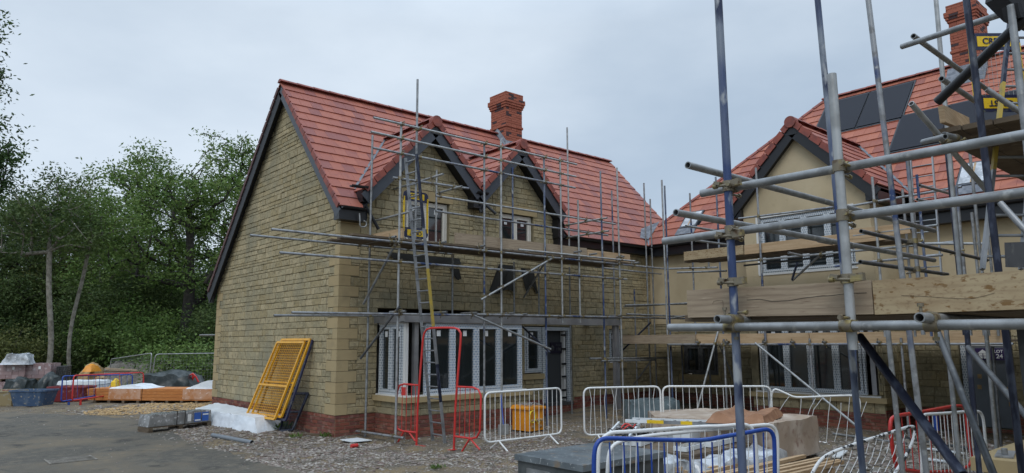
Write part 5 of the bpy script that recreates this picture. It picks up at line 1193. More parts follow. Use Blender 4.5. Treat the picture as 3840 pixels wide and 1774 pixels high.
px_barrier('white barrier standing in front of the red one at right', (2.88, -10.23), (3.85, -10.59),
    [Sz(450, 1190), Sz(448, 1000), Sz(450, 760), Sz(470, 733), Sz(600, 728), Sz(860, 708), Sz(905, 715), Sz(930, 770), Sz(945, 950), Sz(965, 1150), Sz(950, 1190)],
    [[Sz(a, 728), Sz(a+18, 950), Sz(a+40, 1185)] for a in (495, 530, 560, 590, 620, 645, 678, 720, 745, 772, 800, 825, 855, 880)], 'white_paint', br=.0055)
# red walk-through barrier
t = thing('walkthrough_barrier', 'red walk-through barrier with a tall hoop and low side panels below the bay window', 'crowd barrier', (.8, -2.5, 0))
q0, q1 = (.52, -1.55), (1.0, -3.75)
Bz = lambda x, y: (1300+x/1.5378, 1000+y/1.5378)
def seg(name, pts, r=.02, m='red_paint'):
    mb = MB(); mb.path(up_pts(pts, q0, q1), r, 9); mb.build(name, m, t)
seg('hoop', [Bz(402, 1028), Bz(410, 800), Bz(425, 600), Bz(440, 420), Bz(447, 385), Bz(462, 362), Bz(490, 354), Bz(560, 352), Bz(620, 353), Bz(645, 362), Bz(658, 385), Bz(657, 430), Bz(640, 640), Bz(628, 800), Bz(618, 1055)], .021)
seg('side_panel', [Bz(413, 684), Bz(330, 677), Bz(305, 685), Bz(293, 715), Bz(286, 800), Bz(284, 900), Bz(295, 935), Bz(320, 948), Bz(405, 957)], .019)
seg('side_panel', [Bz(635, 692), Bz(730, 697), Bz(760, 710), Bz(774, 745), Bz(772, 850), Bz(768, 950), Bz(750, 985), Bz(720, 992), Bz(622, 978)], .019)
mb = MB()
for a, b0, b1 in ((322, 680, 948), (347, 682, 950), (375, 684, 954), (398, 684, 956), (655, 695, 984), (685, 697, 988), (712, 698, 990), (740, 702, 990)): mb.path(up_pts([Bz(a, b0), Bz(a-5, b1)], q0, q1), .007, 5)
mb.build('infill_bars', 'red_paint', t)
for pts in ([Bz(330, 950), Bz(292, 1018)], [Bz(360, 955), Bz(395, 1005)], [Bz(710, 992), Bz(665, 1065)], [Bz(712, 992), Bz(768, 1056)]): seg('foot', pts, .017)
mb = MB(); mb.bar(UV(*Bz(402, 1028), q0, q1), UV(*Bz(450, 1036), q0, q1), .06, .01); mb.bar(UV(*Bz(585, 1056), q0, q1), UV(*Bz(628, 1056), q0, q1), .06, .01); mb.build('base_plate', 'red_paint', t)
mb = MB(); a = UV(*Bz(318, 700), q0, q1); mb.box(a.x-.01, a.x+.01, a.y-.13, a.y, a.z-.14, a.z+.02); mb.build('plate', 'red_paint', t)

# ==================================================================== OBJECTS ROUND THE HOUSES
def lumpy(mb, corners, z0, z1, n=(10, 8, 5), amp=.04, seed=0, taper=.0, topf=None, c=0.):
    """wrapped block: quadrilateral footprint subdivided and crumpled; corners in order a,b,c,d"""
    a, b, c_, d = [Vector((p[0], p[1], 0)) for p in corners]; cen = (a+b+c_+d)/4
    nu, nv, nz_ = n
    def P(u, v, w_):
        p = (a*(1-u)+b*u)*(1-v)+(d*(1-u)+c_*u)*v; p = cen+(p-cen)*(1-taper*w_)
        q = Vector((p.x, p.y, z0+(z1-z0)*w_+(topf(u, v) if topf and w_ > .99 else 0)))
        e = noise.noise_vector(Vector((q.x*3+seed, q.y*3, q.z*3)))*amp+noise.noise_vector(Vector((q.x*9+seed, q.y*9, q.z*9)))*amp*.35
        if w_ < .01: e.z = 0
        return q+e
    def grid(f, m, k):
        vs = [f(i/m, j/k) for j in range(k+1) for i in range(m+1)]
        mb.raw(vs, [(j*(m+1)+i, j*(m+1)+i+1, (j+1)*(m+1)+i+1, (j+1)*(m+1)+i) for j in range(k) for i in range(m)], c, True)
    grid(lambda s_, w_: P(s_, 0, w_), nu, nz_); grid(lambda s_, w_: P(s_, 1, w_), nu, nz_); grid(lambda s_, w_: P(0, s_, w_), nv, nz_); grid(lambda s_, w_: P(1, s_, w_), nv, nz_); grid(lambda s_, v_: P(s_, v_, 1), nu, nv)
def pallet(mb, p0, p1, dep, z0=0.0):
    a = Vector((p0[0], p0[1], 0)); b = Vector((p1[0], p1[1], 0)); x = (b-a).normalized(); n = Vector((-x.y, x.x, 0)); L_ = (b-a).length
    if n.dot(a-Vector((CAM.x, CAM.y, 0))) < 0: n = -n
    for k in range(3): 
        q = a+x*(L_-.1)*k/2; mb.slab(q, q+x*.1, dep, z0, z0+.09)
    for k in range(5):
        q = a+n*(dep-.1)*k/4; mb.slab(q, q+x*L_, .1, z0+.09, z0+.112)
# orange site transformer
p = G(*Bz(1055, 968)); t = thing('site_transformer', 'battered orange site transformer box with yellow cable and sockets behind the white barrier', 'transformer', (p.x, p.y, 0))
a = G(*Bz(1055, 965)); b = G(*Bz(1172, 948)); c = G(*Bz(990, 948)); xd = Vector((b.x-a.x, b.y-a.y, 0)).normalized()
W_, H_, Dp = .46, .50, .5; nd = Vector((-xd.y, xd.x, 0)); 
def tp(u, v, z): return a+xd*u+nd*v+Vector((0, 0, z))
nd = nd if nd.dot(a-CAM) > 0 else -nd
mb = MB(); mb.hexa([tp(0, 0, .05), tp(W_, 0, .05), tp(W_, Dp, .05), tp(0, Dp, .05)], [tp(.0, .0, H_), tp(W_, .0, H_), tp(W_, Dp, H_), tp(0, Dp, H_)]); mb.build('casing', 'transformer_orange', t)
mb = MB(); mb.hexa([tp(-.04, -.04, H_), tp(W_+.04, -.04, H_), tp(W_+.04, Dp+.04, H_), tp(-.04, Dp+.04, H_)], [tp(-.04, -.04, H_+.05), tp(W_+.04, -.04, H_+.05), tp(W_+.0, Dp, H_+.08), tp(0, Dp, H_+.08)]); mb.build('lid', 'transformer_orange', t)
mb = MB()
for k in range(4): mb.hexa([tp((k % 2)*(W_-.06), (k//2)*(Dp-.06), 0), tp((k % 2)*(W_-.06)+.06, (k//2)*(Dp-.06), 0), tp((k % 2)*(W_-.06)+.06, (k//2)*(Dp-.06)+.06, 0), tp((k % 2)*(W_-.06), (k//2)*(Dp-.06)+.06, 0)], [tp((k % 2)*(W_-.06), (k//2)*(Dp-.06), .05), tp((k % 2)*(W_-.06)+.06, (k//2)*(Dp-.06), .05), tp((k % 2)*(W_-.06)+.06, (k//2)*(Dp-.06)+.06, .05), tp((k % 2)*(W_-.06), (k//2)*(Dp-.06)+.06, .05)])
mb.build('feet', 'box_grey', t)
for (u, z) in ((.09, .27), (.19, .27), (.27, .27), (.36, .27), (.09, .14), (.33, .14)): 
    mb = MB(); mb.cyl(tp(u, 0, z), tp(u, -.045, z), .033, n=12); mb.cyl(tp(u, -.045, z), tp(u, -.06, z-.005), .025, n=12); mb.build('socket', 'sand', t)
mb = MB(); mb.path([tp(.03+.10*cos(k*.7)-.07*0, -.05-.004*k % .03, .36+.13*sin(k*.7)) for k in range(34)], .007, 6); mb.path([tp(.06, -.06, .46), tp(.12, -.06, .3), tp(.2, -.06, .2), tp(.28, -.06, .24)], .007, 6); mb.build('cable', 'yellow_cable', t)
mb = MB(); rr = random.Random(2)
for k in range(60): q = tp(rr.uniform(.02, .42), rr.uniform(0, .4), H_+.06+rr.uniform(.02, .05)); mb.bar(q, q+Vector((rr.uniform(-.05, .05), rr.uniform(-.05, .05), rr.uniform(-.01, .02))), .016, .014)
tag(mb.build('clip_pile', 'galv_pale'), 'heap of small metal clips lying on top of the orange transformer', 'clips', kind=None)
# shovel
a = G(1870, 1640, .0); t = thing('shovel', 'blue-handled shovel with a pale blade propped behind the white barrier', 'shovel', (a.x, a.y, 0))
pb = D(1884, 1640, 14.9); b0_ = U(1888, 1640, 'Y', -2.0); b1_ = U(1878, 1500, 'Y', -1.75)
mb = MB(); mb.cyl(b0_+Vector((0, 0, .25)), b1_+Vector((0, 0, .1)), .016, n=8); mb.build('handle', 'blue_paint', t)
mb = MB(); mb.bar(b0_+Vector((0, 0, -.02)), b0_+Vector((0, 0, .27)), .25, .02, up=(.2, 1, 0)); mb.build('blade', 'galv_pale', t)
# tool chest
t = thing('tool_chest', 'dark grey steel tool chest with a scuffed flat lid in the foreground', 'tool chest', (-.55, -7.65, 0))
x0, x1, y0, y1, zt = -1.28, .22, -8.23, -7.1, .6
mb = MB(); mb.box(x0+.03, x1-.03, y0+.03, y1-.03, 0, zt-.07); mb.build('body', 'box_grey', t)
mb = MB(); mb.box(x0, x1, y0, y1, zt-.07, zt); mb.build('lid', 'box_lid', t)
mb = MB(); mb.path([(x0+.0, y1-.35, .42), (x0-.05, y1-.38, .40), (x0-.06, y1-.45, .3), (x0-.05, y1-.5, .22)], .012, 8); mb.path([(x0, y1-.5, .42), (x0-.05, y1-.48, .38), (x0-.06, y1-.52, .28)], .012, 8); mb.box(x0+.01, x0+.03, y1-.6, y1-.2, .38, .46); mb.build('handle', 'galv', t)
mb = MB(); mb.path([(x0-.01, y1-.75, .30), (x0-.05, y1-.78, .34), (x0-.05, y1-.85, .34), (x0-.02, y1-.86, .28)], .013, 8); mb.build('padlock', 'wood_new', t)
# pink-brown wrapped stack and the paper sack on it
t = thing('wrapped_stack', 'large pinkish film-wrapped stack on a pallet beside the white barriers', 'pallet stack', (3.7, -7, 0))
mb = MB(); lumpy(mb, [(2.95, -8.15), (4.65, -8.0), (4.35, -5.75), (2.75, -6.05)], .12, .70, (16, 16, 6), .035, 3); mb.build('wrapped_load', 'film_pink', t)
mb = MB(); pallet(mb, (3.0, -8.0), (4.5, -7.9), 1.9, 0); mb.build('pallet', 'wood_old', t)
mb = MB(); a = U(*Rz(30, 560), 'Z', .75); tpx = [U(*Rz(x, y), 'Z', .76) for x, y in ((20, 540), (740, 580), (950, 455), (200, 470))]
lumpy(mb, [tuple(q[:2]) for q in tpx], .70, .80, (22, 8, 3), .035, 8, .12, lambda u, v: .09*math.exp(-((u-.28)/.07)**2)*(v)+.04*sin(u*9))
tag(mb.build('paper_sack', 'brown_paper'), 'crumpled brown paper sack lying on the pinkish wrapped stack', 'paper sack')
t = thing('wrapped_stack', 'long cream-wrapped board pack lying behind the aluminium ladders', 'pallet stack', (2.6, -5.6, 0))
mb = MB(); pk = [U(*Cz(x, y), 'Z', .5) for x, y in ((1800, 370), (1900, 450), (2900, 480), (2950, 330))]
lumpy(mb, [tuple(q[:2]) for q in (pk[1], pk[2], pk[3], pk[0])], .2, .55, (16, 8, 4), .02, 5); mb.build('wrapped_load', 'film_pink', t); mb = MB(); mb.box(pk[1].x, pk[1].x+.9, pk[1].y, pk[1].y+.1, 0, .2); mb.build('pallet', 'wood_old', t)
# blue-grey film covered stack
a = U(2363, 1574, 'Z', .06); b = U(2560, 1560, 'Z', .1); t = thing('wrapped_stack', 'blue-grey film covered stack behind the white barriers in front of the dark recess', 'pallet stack', (a.x, a.y, 0))
mb = MB(); lumpy(mb, [(a.x, a.y), (b.x, b.y), (b.x+.5, b.y+.7), (a.x+.5, a.y+.7)], .05, .50, (14, 8, 6), .06, 15, .08); mb.build('wrapped_load', 'film_blue', t)
# clutter between chest and stack: pallet of battens, white sheet, lying ladders, white boxes
t = thing('batten_stack', 'stack of pale timber battens under a clear plastic sheet behind the blue barrier', 'timber', (1.5, -8.5, 0))
rr = random.Random(9)
for k in range(10):
    mb = MB(); y = -9.15+k*.13; mb.bar((.75, y, .27+.03*rr.random()), (2.85, y+rr.uniform(-.12, .12), .29+.03*rr.random()), .055, .045); mb.build('batten', 'wood_new', t)
for k in range(4): mb = MB(); mb.bar((.9+k*.55, -9.2, .2), (.85+k*.55, -7.9, .2), .06, .09); mb.build('batten', 'wood_new', t)
mb = MB(); mb.box(.8, 2.8, -9.1, -8.0, 0, .15); mb.build('crate_base', 'wood_old', t)
mb = MB(); lumpy(mb, [(.7, -8.35), (2.85, -8.55), (2.8, -7.1), (.9, -7.0)], .02, .36, (40, 26, 5), .10, 22, .08); tag(mb.build('plastic_sheet', 'film'), 'clear plastic sheeting draped over the ground stock behind the blue barrier', 'plastic sheet')
t = thing('board_stack', 'brown-edged boards stacked under the white cartons between chest and pinkish stack', 'boards', (2, -7.1, 0))
for k in range(3): mb = MB(); mb.hexa([(1.15, -7.95+.02*k, .30+k*.042), (2.8, -7.9, .30+k*.042), (2.72, -6.3, .30+k*.042), (1.3-.03*k, -6.3, .30+k*.042)], [(1.15, -7.95+.02*k, .336+k*.042), (2.8, -7.9, .336+k*.042), (2.72, -6.3, .336+k*.042), (1.3-.03*k, -6.3, .336+k*.042)]); mb.build('board', 'timber_orange' if k == 0 else 'wood_old', t)
mb = MB(); mb.box(1.35, 2.7, -7.8, -6.35, 0, .297); mb.build('base', 'wood_old', t)
t = ladder('ladder', 'aluminium ladder lying flat with yellow tape beside the pinkish stack', (2.2, -6.0, .66), (2.78, -7.75, .69), .30, 9, 'white_board', side=(1, .3, 0), patch={-1: [(.2, 'yellow_plate'), (.35, 'ladder_alu'), (.5, 'yellow_plate'), (.6, 'ladder_alu')]}, sw=(.03, .05))
t = ladder('ladder', 'white aluminium frame lying slanted at the left end of the stock', (1.05, -6.7, .52), (2.2, -6.0, .60), .34, 5, 'white_board', side=(.45, -.9, 0), sw=(.03, .06))
for k, (x, y, z, w_, d_, h_, rz_) in enumerate(((1.25, -7.0, .43, .75, .30, .10, .3), (1.9, -7.75, .43, .8, .18, .07, .1), (1.55, -6.7, .43, .9, .24, .10, -.2), (2.1, -7.25, .43, .6, .26, .13, .35), (1.3, -7.75, .43, .55, .2, .06, .15))):
    lb = ('long white carton with dark ends nearest the tool chest', 'slim white tray profile lying in front of the pinkish stack', 'wide white carton in the middle of the stock', 'thick white carton against the pinkish stack', 'thin white strip profile nearest the blue barrier')[k]
    t = thing('carton', lb, 'carton', (x, y, z)); mb = MB(); xd = Vector((cos(rz_), sin(rz_), 0)); nd = Vector((-sin(rz_), cos(rz_), 0)); o = Vector((x, y, z))
    q = [o, o+xd*w_, o+xd*w_+nd*d_, o+nd*d_]; mb.hexa(q, [p+Vector((0, 0, h_)) for p in q]); mb.build('carton_body', 'white_board', t)
    mb = MB(); q = [o+xd*.02+nd*.02, o+xd*(w_-.02)+nd*.02, o+xd*(w_-.02)+nd*(d_-.02), o+xd*.02+nd*(d_-.02)]; mb.hexa([p+Vector((0, 0, h_+.001)) for p in q], [p+Vector((0, 0, h_+.006)) for p in q]); mb.build('flap', 'film_grey' if k % 2 == 0 else 'film', t)
mb = MB()
for k in range(14): 
    q = Vector((1.2+rr.random()*1.1, -7.0+rr.random()*.7, .53)); mb.path([q+Vector((.12*cos(a_), .12*sin(a_), .05+.05*sin(a_*2+k))) for a_ in np.arange(0, 5, .6)], .008, 5)
tag(mb.build('strap_coils', 'cable_black'), 'tangle of black straps lying on the white cartons', 'straps')
mb = MB(); q = Vector((1.6, -6.4, .58)); mb.path([q+Vector((.18*cos(a_)+.03*a_, .1*sin(a_*1.3), .04+.04*sin(a_*2))) for a_ in np.arange(0, 7, .5)], .012, 6); tag(mb.build('red_strap', 'red_paint'), 'red strap coiled on the stock beside the black straps', 'strap')
# pipes on the ground
def gpipe(lb, x0, y0, x1, y1, r, m, z=.05):
    mb = MB(); mb.pipe(G(x0, y0, z), G(x1, y1, z), r, 12); tag(mb.build('pipe', m), lb, 'pipe')
gpipe('grey plastic pipe lying on the gravel in front of the white sheeting', 797, 1632, 945, 1660, .045, 'grey_pipe')
gpipe('short galvanised tube lying beside the pinkish stack, the upper of the pair', 2922, 1752, 2948, 1740, .03, 'galv_pale'); gpipe('longer galvanised tube lying beside the pinkish stack, the lower of the pair', 2920, 1768, 2980, 1750, .03, 'galv_pale')
gpipe('long galvanised tube lying on the mud below the right bay window', 3125, 1627, 3400, 1665, .026, 'galv'); gpipe('dark tube lying on the mud behind the red barrier', 3370, 1640, 3650, 1685, .026, 'galv_dark')
# left of the stone house: white sheeting, wrapped pack, pipe, mesh gates
t = thing('white_sheeting', 'long low stack under crumpled white plastic sheeting along the brick plinth', 'sheeting', (-.6, 4.6, 0))
a = G(1035, 1640); b = G(742, 1600); c = G(765, 1522); d_ = G(1050, 1575)
mb = MB(); lumpy(mb, [(-.95, 1.7), (-1.25, 5.4), (-.1, 7.0), (-.12, 2.0)], .0, .33, (70, 20, 10), .026, 40, .14); mb.build('sheet', 'white_sheet', t)
mb = MB(); mb.bar((-.6, 2.1, .28), (-.7, 5.4, .28), .4, .05); mb.build('board_stack', 'white_board', t)
a = G(*(550, 1622)); b = G(787, 1596); t = thing('wrapped_pack', 'long grey film-wrapped pack with black straps and blue labels on a pallet', 'wrapped pack', (a.x, a.y, 0))
a = Vector((-2.62, 3.62, 0)); b = Vector((-1.15, 4.0, 0)); xd = (b-a).normalized(); nd = Vector((-xd.y, xd.x, 0))
mb = MB(); lumpy(mb, [tuple((a)[:2]), tuple(b[:2]), tuple((b+nd*.45)[:2]), tuple((a+nd*.45)[:2])], .12, .38, (20, 6, 4), .025, 60, .04); mb.build('wrapped_load', 'film_grey', t)
mb = MB(); pallet(mb, a, b, .45, 0); mb.build('pallet', 'wood_old', t)
for f_ in (.42, .55): 
    mb = MB(); p = a+xd*1.5*f_; mb.bar(p-nd*.035+Vector((0, 0, .1)), p-nd*.035+Vector((0, 0, .42)), .02, .012); mb.bar(p-nd*.035+Vector((0, 0, .42)), p+nd*.48+Vector((0, 0, .42)), .02, .012, up=(0, 0, 1)); mb.build('strap', 'cable_black', t)
for f_ in (.70, .83): 
    mb = MB(); p = a+xd*1.5*f_-nd*.045; mb.bar(p+Vector((0, 0, .25)), p+xd*.16+Vector((0, 0, .25)), .012, .20, up=(0, 0, 1)); mb.build('blue_label', 'sticker_blue', t)
    mb = MB(); p = p-nd*.008; mb.bar(p+xd*.01+Vector((0, 0, .30 if f_ > .8 else .18)), p+xd*.15+Vector((0, 0, .30 if f_ > .8 else .18)), .006, .03, up=(0, 0, 1)); mb.build('label_print', 'sign_white', t)
mb = MB(); p = a+xd*1.5*.59-nd*.045; mb.bar(p+Vector((0, 0, .25)), p+xd*.08+Vector((0, 0, .25)), .012, .16, up=(0, 0, 1)); mb.build('paper_label', 'sign_white', t)
# leaning mesh gates
def mesh_gate(lb, b0, b1, t0, t1, m, mid=.42, nbx=15, nbz=30, off=0., sheet_=None):
    b0, b1, t0, t1 = map(Vector, (b0, b1, t0, t1)); t = thing('mesh_gate', lb, 'mesh gate', b0, 0, 'mesh gates leaning on the gable wall')
    mb = MB()
    for p, q in ((b0, t0), (b1, t1), (t0, t1), (b0, b1)): mb.bar(p, q, .05, .04, up=(t0-b0).cross(b1-b0))
    mb.bar(b0+(t0-b0)*mid, b1+(t1-b1)*mid, .04, .035, up=(t0-b0).cross(b1-b0)); mb.build('frame', m, t)
    mb = MB()
    for i in range(1, nbx): f_ = i/nbx; mb.bar(b0+(b1-b0)*f_, t0+(t1-t0)*f_, .0058, .0058)
    for i in range(1, nbz): f_ = i/nbz; mb.bar(b0+(t0-b0)*f_, b1+(t1-b1)*f_, .0058, .0058)
    mb.build('wire_mesh', m, t); return t
gt0 = U(1040, 1284, 'X', -.14); gt1 = U(1142, 1284, 'X', -.14); gb0 = U(925, 1556, 'X', -.62); gb1 = U(1030, 1572, 'X', -.62)
mesh_gate('yellow mesh gate leaning on the gable wall, front one of the row', gb0, gb1, gt0, gt1, 'yellow_paint')
sh = Vector((.07, -.16, .05)); mesh_gate('yellow mesh gate leaning on the gable wall, showing just above and beside the front one', gb0+sh, gb1+sh*1.1, gt0+Vector((.07, -.10, .06)), gt1+Vector((.07, -.14, .06)), 'yellow_paint', .43)
sh = Vector((.10, -.36, .0)); mesh_gate('navy mesh gate leaning on the gable wall behind the yellow ones', gb0+sh, gb1+sh, gt0+Vector((.08, -.18, .03)), gt1+Vector((.09, -.20, .03)), 'navy_plate', .4)
a = U(1045, 1600, 'X', -.55); b = U(1120, 1620, 'X', -.35)
mesh_gate('short blue mesh panel slumped against the gable plinth', U(1048, 1618, 'X', -.42), U(1098, 1612, 'X', -.30), U(1085, 1476, 'X', -.1), U(1155, 1476, 'X', -.06), 'navy_tube', .5, 12, 10)
# litter by the corner
mb = MB(); q = [G(1275, 1648, .05), G(1340, 1641, .05), G(1395, 1650, .05), G(1320, 1657, .05)]; mb.hexa([p-Vector((0, 0, .012)) for p in q], q); tag(mb.build('flat_placard', 'white_board'), 'pale printed placard lying flat on the ground by the house corner', 'placard')
mb = MB(); mb.cyl(G(1317, 1673, .06), G(1340, 1670, .06), .035, n=10); tag(mb.build('drink_can', 'red_paint'), 'crushed red drink can on the gravel near the flat placard', 'can')
mb = MB(); a = G(1075, 1630, .03); b = G(1215, 1632, .03); mb.bar(a, b, .12, .05); tag(mb.build('timber_offcut', 'wood_old'), 'reddish timber offcut lying at the foot of the gable wall', 'offcut')
R = random.Random(77)
def weed(lb, px, py, n=40, s_=.12):
    c = G(px, py, .02); mb = MB()
    for k in range(n):
        a = R.random()*6.28; l = s_*R.uniform(.4, 1.2); d = Vector((cos(a), sin(a), R.uniform(.5, 1.6))).normalized(); b = c+Vector((R.uniform(-.12, .12), R.uniform(-.08, .08), 0)); s__ = d.cross(Vector((0, 0, 1))).normalized()*l*.12
        mb.face([b, b+d*l*.5+s__, b+d*l, b+d*l*.5-s__], R.random())
    tag(mb.build('weed_clump', 'leaf_mid'), lb, 'weeds')
weed('green weed tuft at the foot of the blue mesh panel', 1062, 1612, 90, .22); weed('low weed tuft growing beside the timber offcut at the house corner', 1225, 1638, 60, .13); weed('low weed tuft left of the timber offcut', 1110, 1640, 50, .12); weed('small grass tuft on the gravel before the transformer', 1640, 1757, 60, .1)
# stone sill block of the near building, right edge
t = thing('near_house', 'near stone house whose buff bay sill juts into the bottom right corner', 'house', (1.35, -11.5, 0))
mb = MB(); mb.box(1.32, 3.2, -11.62, -11.2, .62, .75); mb.box(1.32, 1.6, -12.6, -11.625, .62, .75); mb.build('sill', 'quoin', t)
mb = MB(); masonry(mb, fr('-X', 1.42), -12.6, -11.3, 0, .62, (), (), STC, (.2, .4), rng=RS); masonry(mb, fr('+Y', -11.3), 1.42, 3.2, 0, .62, (), (), STC, (.2, .4), rng=RS); mb.build('stone_face', 'stone', t)
mb = MB(); mb.box(1.42, 3.2, -12.6, -11.3, 0, .62); mb.box(1.6, 12, -20, -12.75, 0, 5.2); mb.build('core', 'mortar', t)  # unseen house body, wall and eaves, added to block sky light at right
mb = MB(); masonry(mb, fr('+Y', -12.75), 1.6, 8, .45, 5.1, (), (), STC, (.2, .45), rng=RS); mb.build('stone_wall', 'stone', t)
mb = MB(); mb.box(1.2, 12.4, -16.5, -12.2, 5.2, 5.3); mb.build('eaves_board', 'black_soffit', t)
mb = MB(); a = Vector((1.5, -11.45, .76)); mb.bar(a, a+Vector((.5, .1, 0)), .16, .015); mb.cyl(a+Vector((.15, .03, .01)), a+Vector((.15, .03, .07)), .03, n=8); tag(mb.build('trowel', 'galv'), 'metal hand tool resting on the buff stone sill', 'trowel')
# bits behind the right barriers
mb = MB(); a = U(*Sz(550, 860), 'Z', .05); mb.cyl(U(*Sz(566, 860), 'Z', .2), U(*Sz(566, 860), 'Z', .2)+Vector((0, 0, .28)), .05, n=12); tag(mb.build('blue_tub', 'blue_paint'), 'blue plastic tube standing behind the red barrier', 'tube')
for k, (x0, y0, x1, y1, lb) in enumerate(((3480, 1682, 3610, 1700, 'white board offcut lying behind the red barrier, the upper one'), (3478, 1722, 3585, 1735, 'white board offcut lying behind the red barrier, the lower one'), (3135, 1715, 3165, 1690, 'small white offcut in the mud beside the spattered barrier'))):
    mb = MB(); mb.bar(G(x0, y0, .05), G(x1, y1, .05), .12, .02); tag(mb.build('board_offcut', 'white_board'), lb, 'offcut')
mb = MB(); R = random.Random(8)
for k in range(420): 
    x, y = R.uniform(3.5, 9.5), R.uniform(-10.8, -7.4); s_ = R.choice((.03, .05, .08)); pebble(mb, x, y, s_)
tag(mb.build('rubble', 'spoil'), 'pale rubble and mortar lumps scattered below the right bay window', 'rubble', kind='stuff')
# ==================================================================== YARD AT THE LEFT
Lz = lambda x, y: (x/1.907, 1150+y/1.907)
t = thing('timber_pack', 'long strapped pack of orange stained timber with white wrap left of the stone house', 'timber pack', (-1, 12, 0))
a = Vector((-1.93, 13.75, 0)); b = Vector((1.35, 10.0, 0)); xd = (b-a).normalized(); nd = Vector((-xd.y, xd.x, 0)); nd = nd if nd.dot(a-CAM) > 0 else -nd
rr = random.Random(12)
for k in range(4):
    mb = MB()
    p0 = a-xd*.02*k; mb.slab(p0, b, 1.1, .10+k*.095, .10+(k+1)*.095-.006); mb.build('timber_layer', 'timber_orange', t)
mb = MB()
for k in range(9): p = a+xd*(.2+k*.52); mb.slab(p, p+xd*.09, 1.0, 0, .098)
mb.build('bearer', 'wood_old', t)
mb = MB()
for f_ in (.25, 1.95, 3.7): p = a+xd*f_-nd*.006; mb.bar(p+Vector((0, 0, .1)), p+Vector((0, 0, .485)), .015, .006, up=nd)
mb.build('strap', 'cable_black', t)
for f0, f1 in ((.75, 1.9), (3.4, 5.0)):
    mb = MB(); p = a+xd*f0-nd*.012; q = a+xd*min(f1, 4.95)-nd*.012; mb.slab(p, q, .01, .14, .478); mb.build('film_wrap', 'wrap_orange', t)
mb = MB(); c0, c1 = a+xd*.75, a+xd*2.1; lumpy(mb, [tuple(c0[:2]), tuple(c1[:2]), tuple((c1+nd)[:2]), tuple((c0+nd)[:2])], .478, .50, (12, 6, 2), .03, 70, .1, lambda u, v: .10*sin(pi*u)); mb.build('white_wrap', 'white_sheet', t)
mb = MB(); c0, c1 = a+xd*3.5, a+xd*5.0; lumpy(mb, [tuple(c0[:2]), tuple(c1[:2]), tuple((c1+nd)[:2]), tuple((c0+nd)[:2])], .478, .52, (12, 6, 2), .03, 71, .05, lambda u, v: .22*sst(0, .5, u)); mb.build('white_wrap', 'white_sheet', t)
def tub(lb, c, w_, d_, h_, rz_, m, name='mortar_tub'):
    t = thing(name, lb, 'mortar tub', c, 0, 'mortar tubs in the yard'); c = Vector(c); xd = Vector((cos(rz_), sin(rz_), 0)); nd = Vector((-sin(rz_), cos(rz_), 0)); mb = MB()
    ring = lambda f_, z, o=0: [c+xd*(sx*w_/2*f_-o*sx)+nd*(sy*d_/2*f_-o*sy)+Vector((0, 0, z)) for sx, sy in ((-1, -.8), (-.85, -1), (.85, -1), (1, -.8), (1, .8), (.85, 1), (-.85, 1), (-1, .8))]
    A, B, C_, E_, F_ = ring(.82, .02), ring(1, h_-.05), ring(1.06, h_-.05), ring(1.06, h_), ring(.97, h_); I = ring(.78, .06)
    n = 8; vs = A+B+C_+E_+F_+I; fs = [tuple(range(8))]
    for r0 in range(5):
        for k in range(8): fs.append((r0*8+k, r0*8+(k+1) % 8, (r0+1)*8+(k+1) % 8, (r0+1)*8+k))
    fs.append(tuple(range(40, 48))); mb.raw(vs, fs); mb.build('tub_body', m, t)
    mb = MB(); q = [p*1.0 for p in ring(.9, h_*.72)]; mb.raw(q, [tuple(range(8))]); mb.build('contents', 'dirt', t); return t
ang = math.atan2(-.66, .75)
tub('scuffed blue mortar tub, nearest and largest at the road end', (-3.45, 13.75, 0), 1.12, .8, .52, ang, 'tub_blue')
tub('tan coloured mortar tub half hidden by the large blue one', (-4.05, 14.55, 0), 1.0, .8, .50, ang, 'tub_tan')
tub('red mortar tub beside the tan one at the left picture edge', (-4.45, 14.9, 0), .9, .7, .48, ang, 'tub_red')
tub('dark red mortar tub behind the red and blue barriers', (-2.2, 15.0, 0), 1.25, .8, .52, ang, 'tub_red')
def far_barrier(lb, pts, p0, p1, m, nb, feet):
    t = thing('crowd_barrier', lb, 'crowd barrier', (p0[0], p0[1], 0), 0, g_)
    P = up_pts([Lz(*q) for q in rl2(pts)], p0, p1); mb = MB(); mb.path(P, .022, 8, True); mb.build('frame', m, t)
    xs = [q[0] for q in pts]; mb = MB()
    for k in range(nb):
        x = min(xs)+(max(xs)-min(xs))*(k+1)/(nb+1); f_ = (k+1)/(nb+1)
        yt = pts[0][1]+(pts[1][1]-pts[0][1])*f_; yb_ = pts[3][1]+(pts[2][1]-pts[3][1])*f_; mb.path(up_pts([Lz(x, yt), Lz(x, yb_)], p0, p1), .007, 5)
    mb.build('infill_bars', m, t)
    for x, y0, y1 in feet: mb = MB(); mb.path(up_pts([Lz(x, y0), Lz(x-2, y1)], p0, p1), .035, 6); mb.build('foot', m, t)
def rl2(c, r=22, k=4):
    o = []; n = len(c)
    for i in range(n):
        p = Vector((*c[i-1], 0)); q = Vector((*c[i], 0)); s_ = Vector((*c[(i+1) % n], 0)); a = q+(p-q).normalized()*r; b = q+(s_-q).normalized()*r
        for j in range(k+1): t = j/k; v = a*(1-t)**2+q*2*t*(1-t)+b*t*t; o.append((v.x, v.y))
    return o
far_barrier('blue barrier behind the red one by the mortar tubs', [(448, 497), (948, 485), (944, 590), (436, 680)], (-2.75, 13.2), (.4, 14.3), 'blue_paint', 12, [(492, 680, 715)])
far_barrier('red barrier in front of the dark red mortar tub', [(528, 492), (1026, 470), (1026, 600), (514, 672)], (-2.3, 13.0), (.6, 14.3), 'red_paint', 2, [(577, 668, 708)])
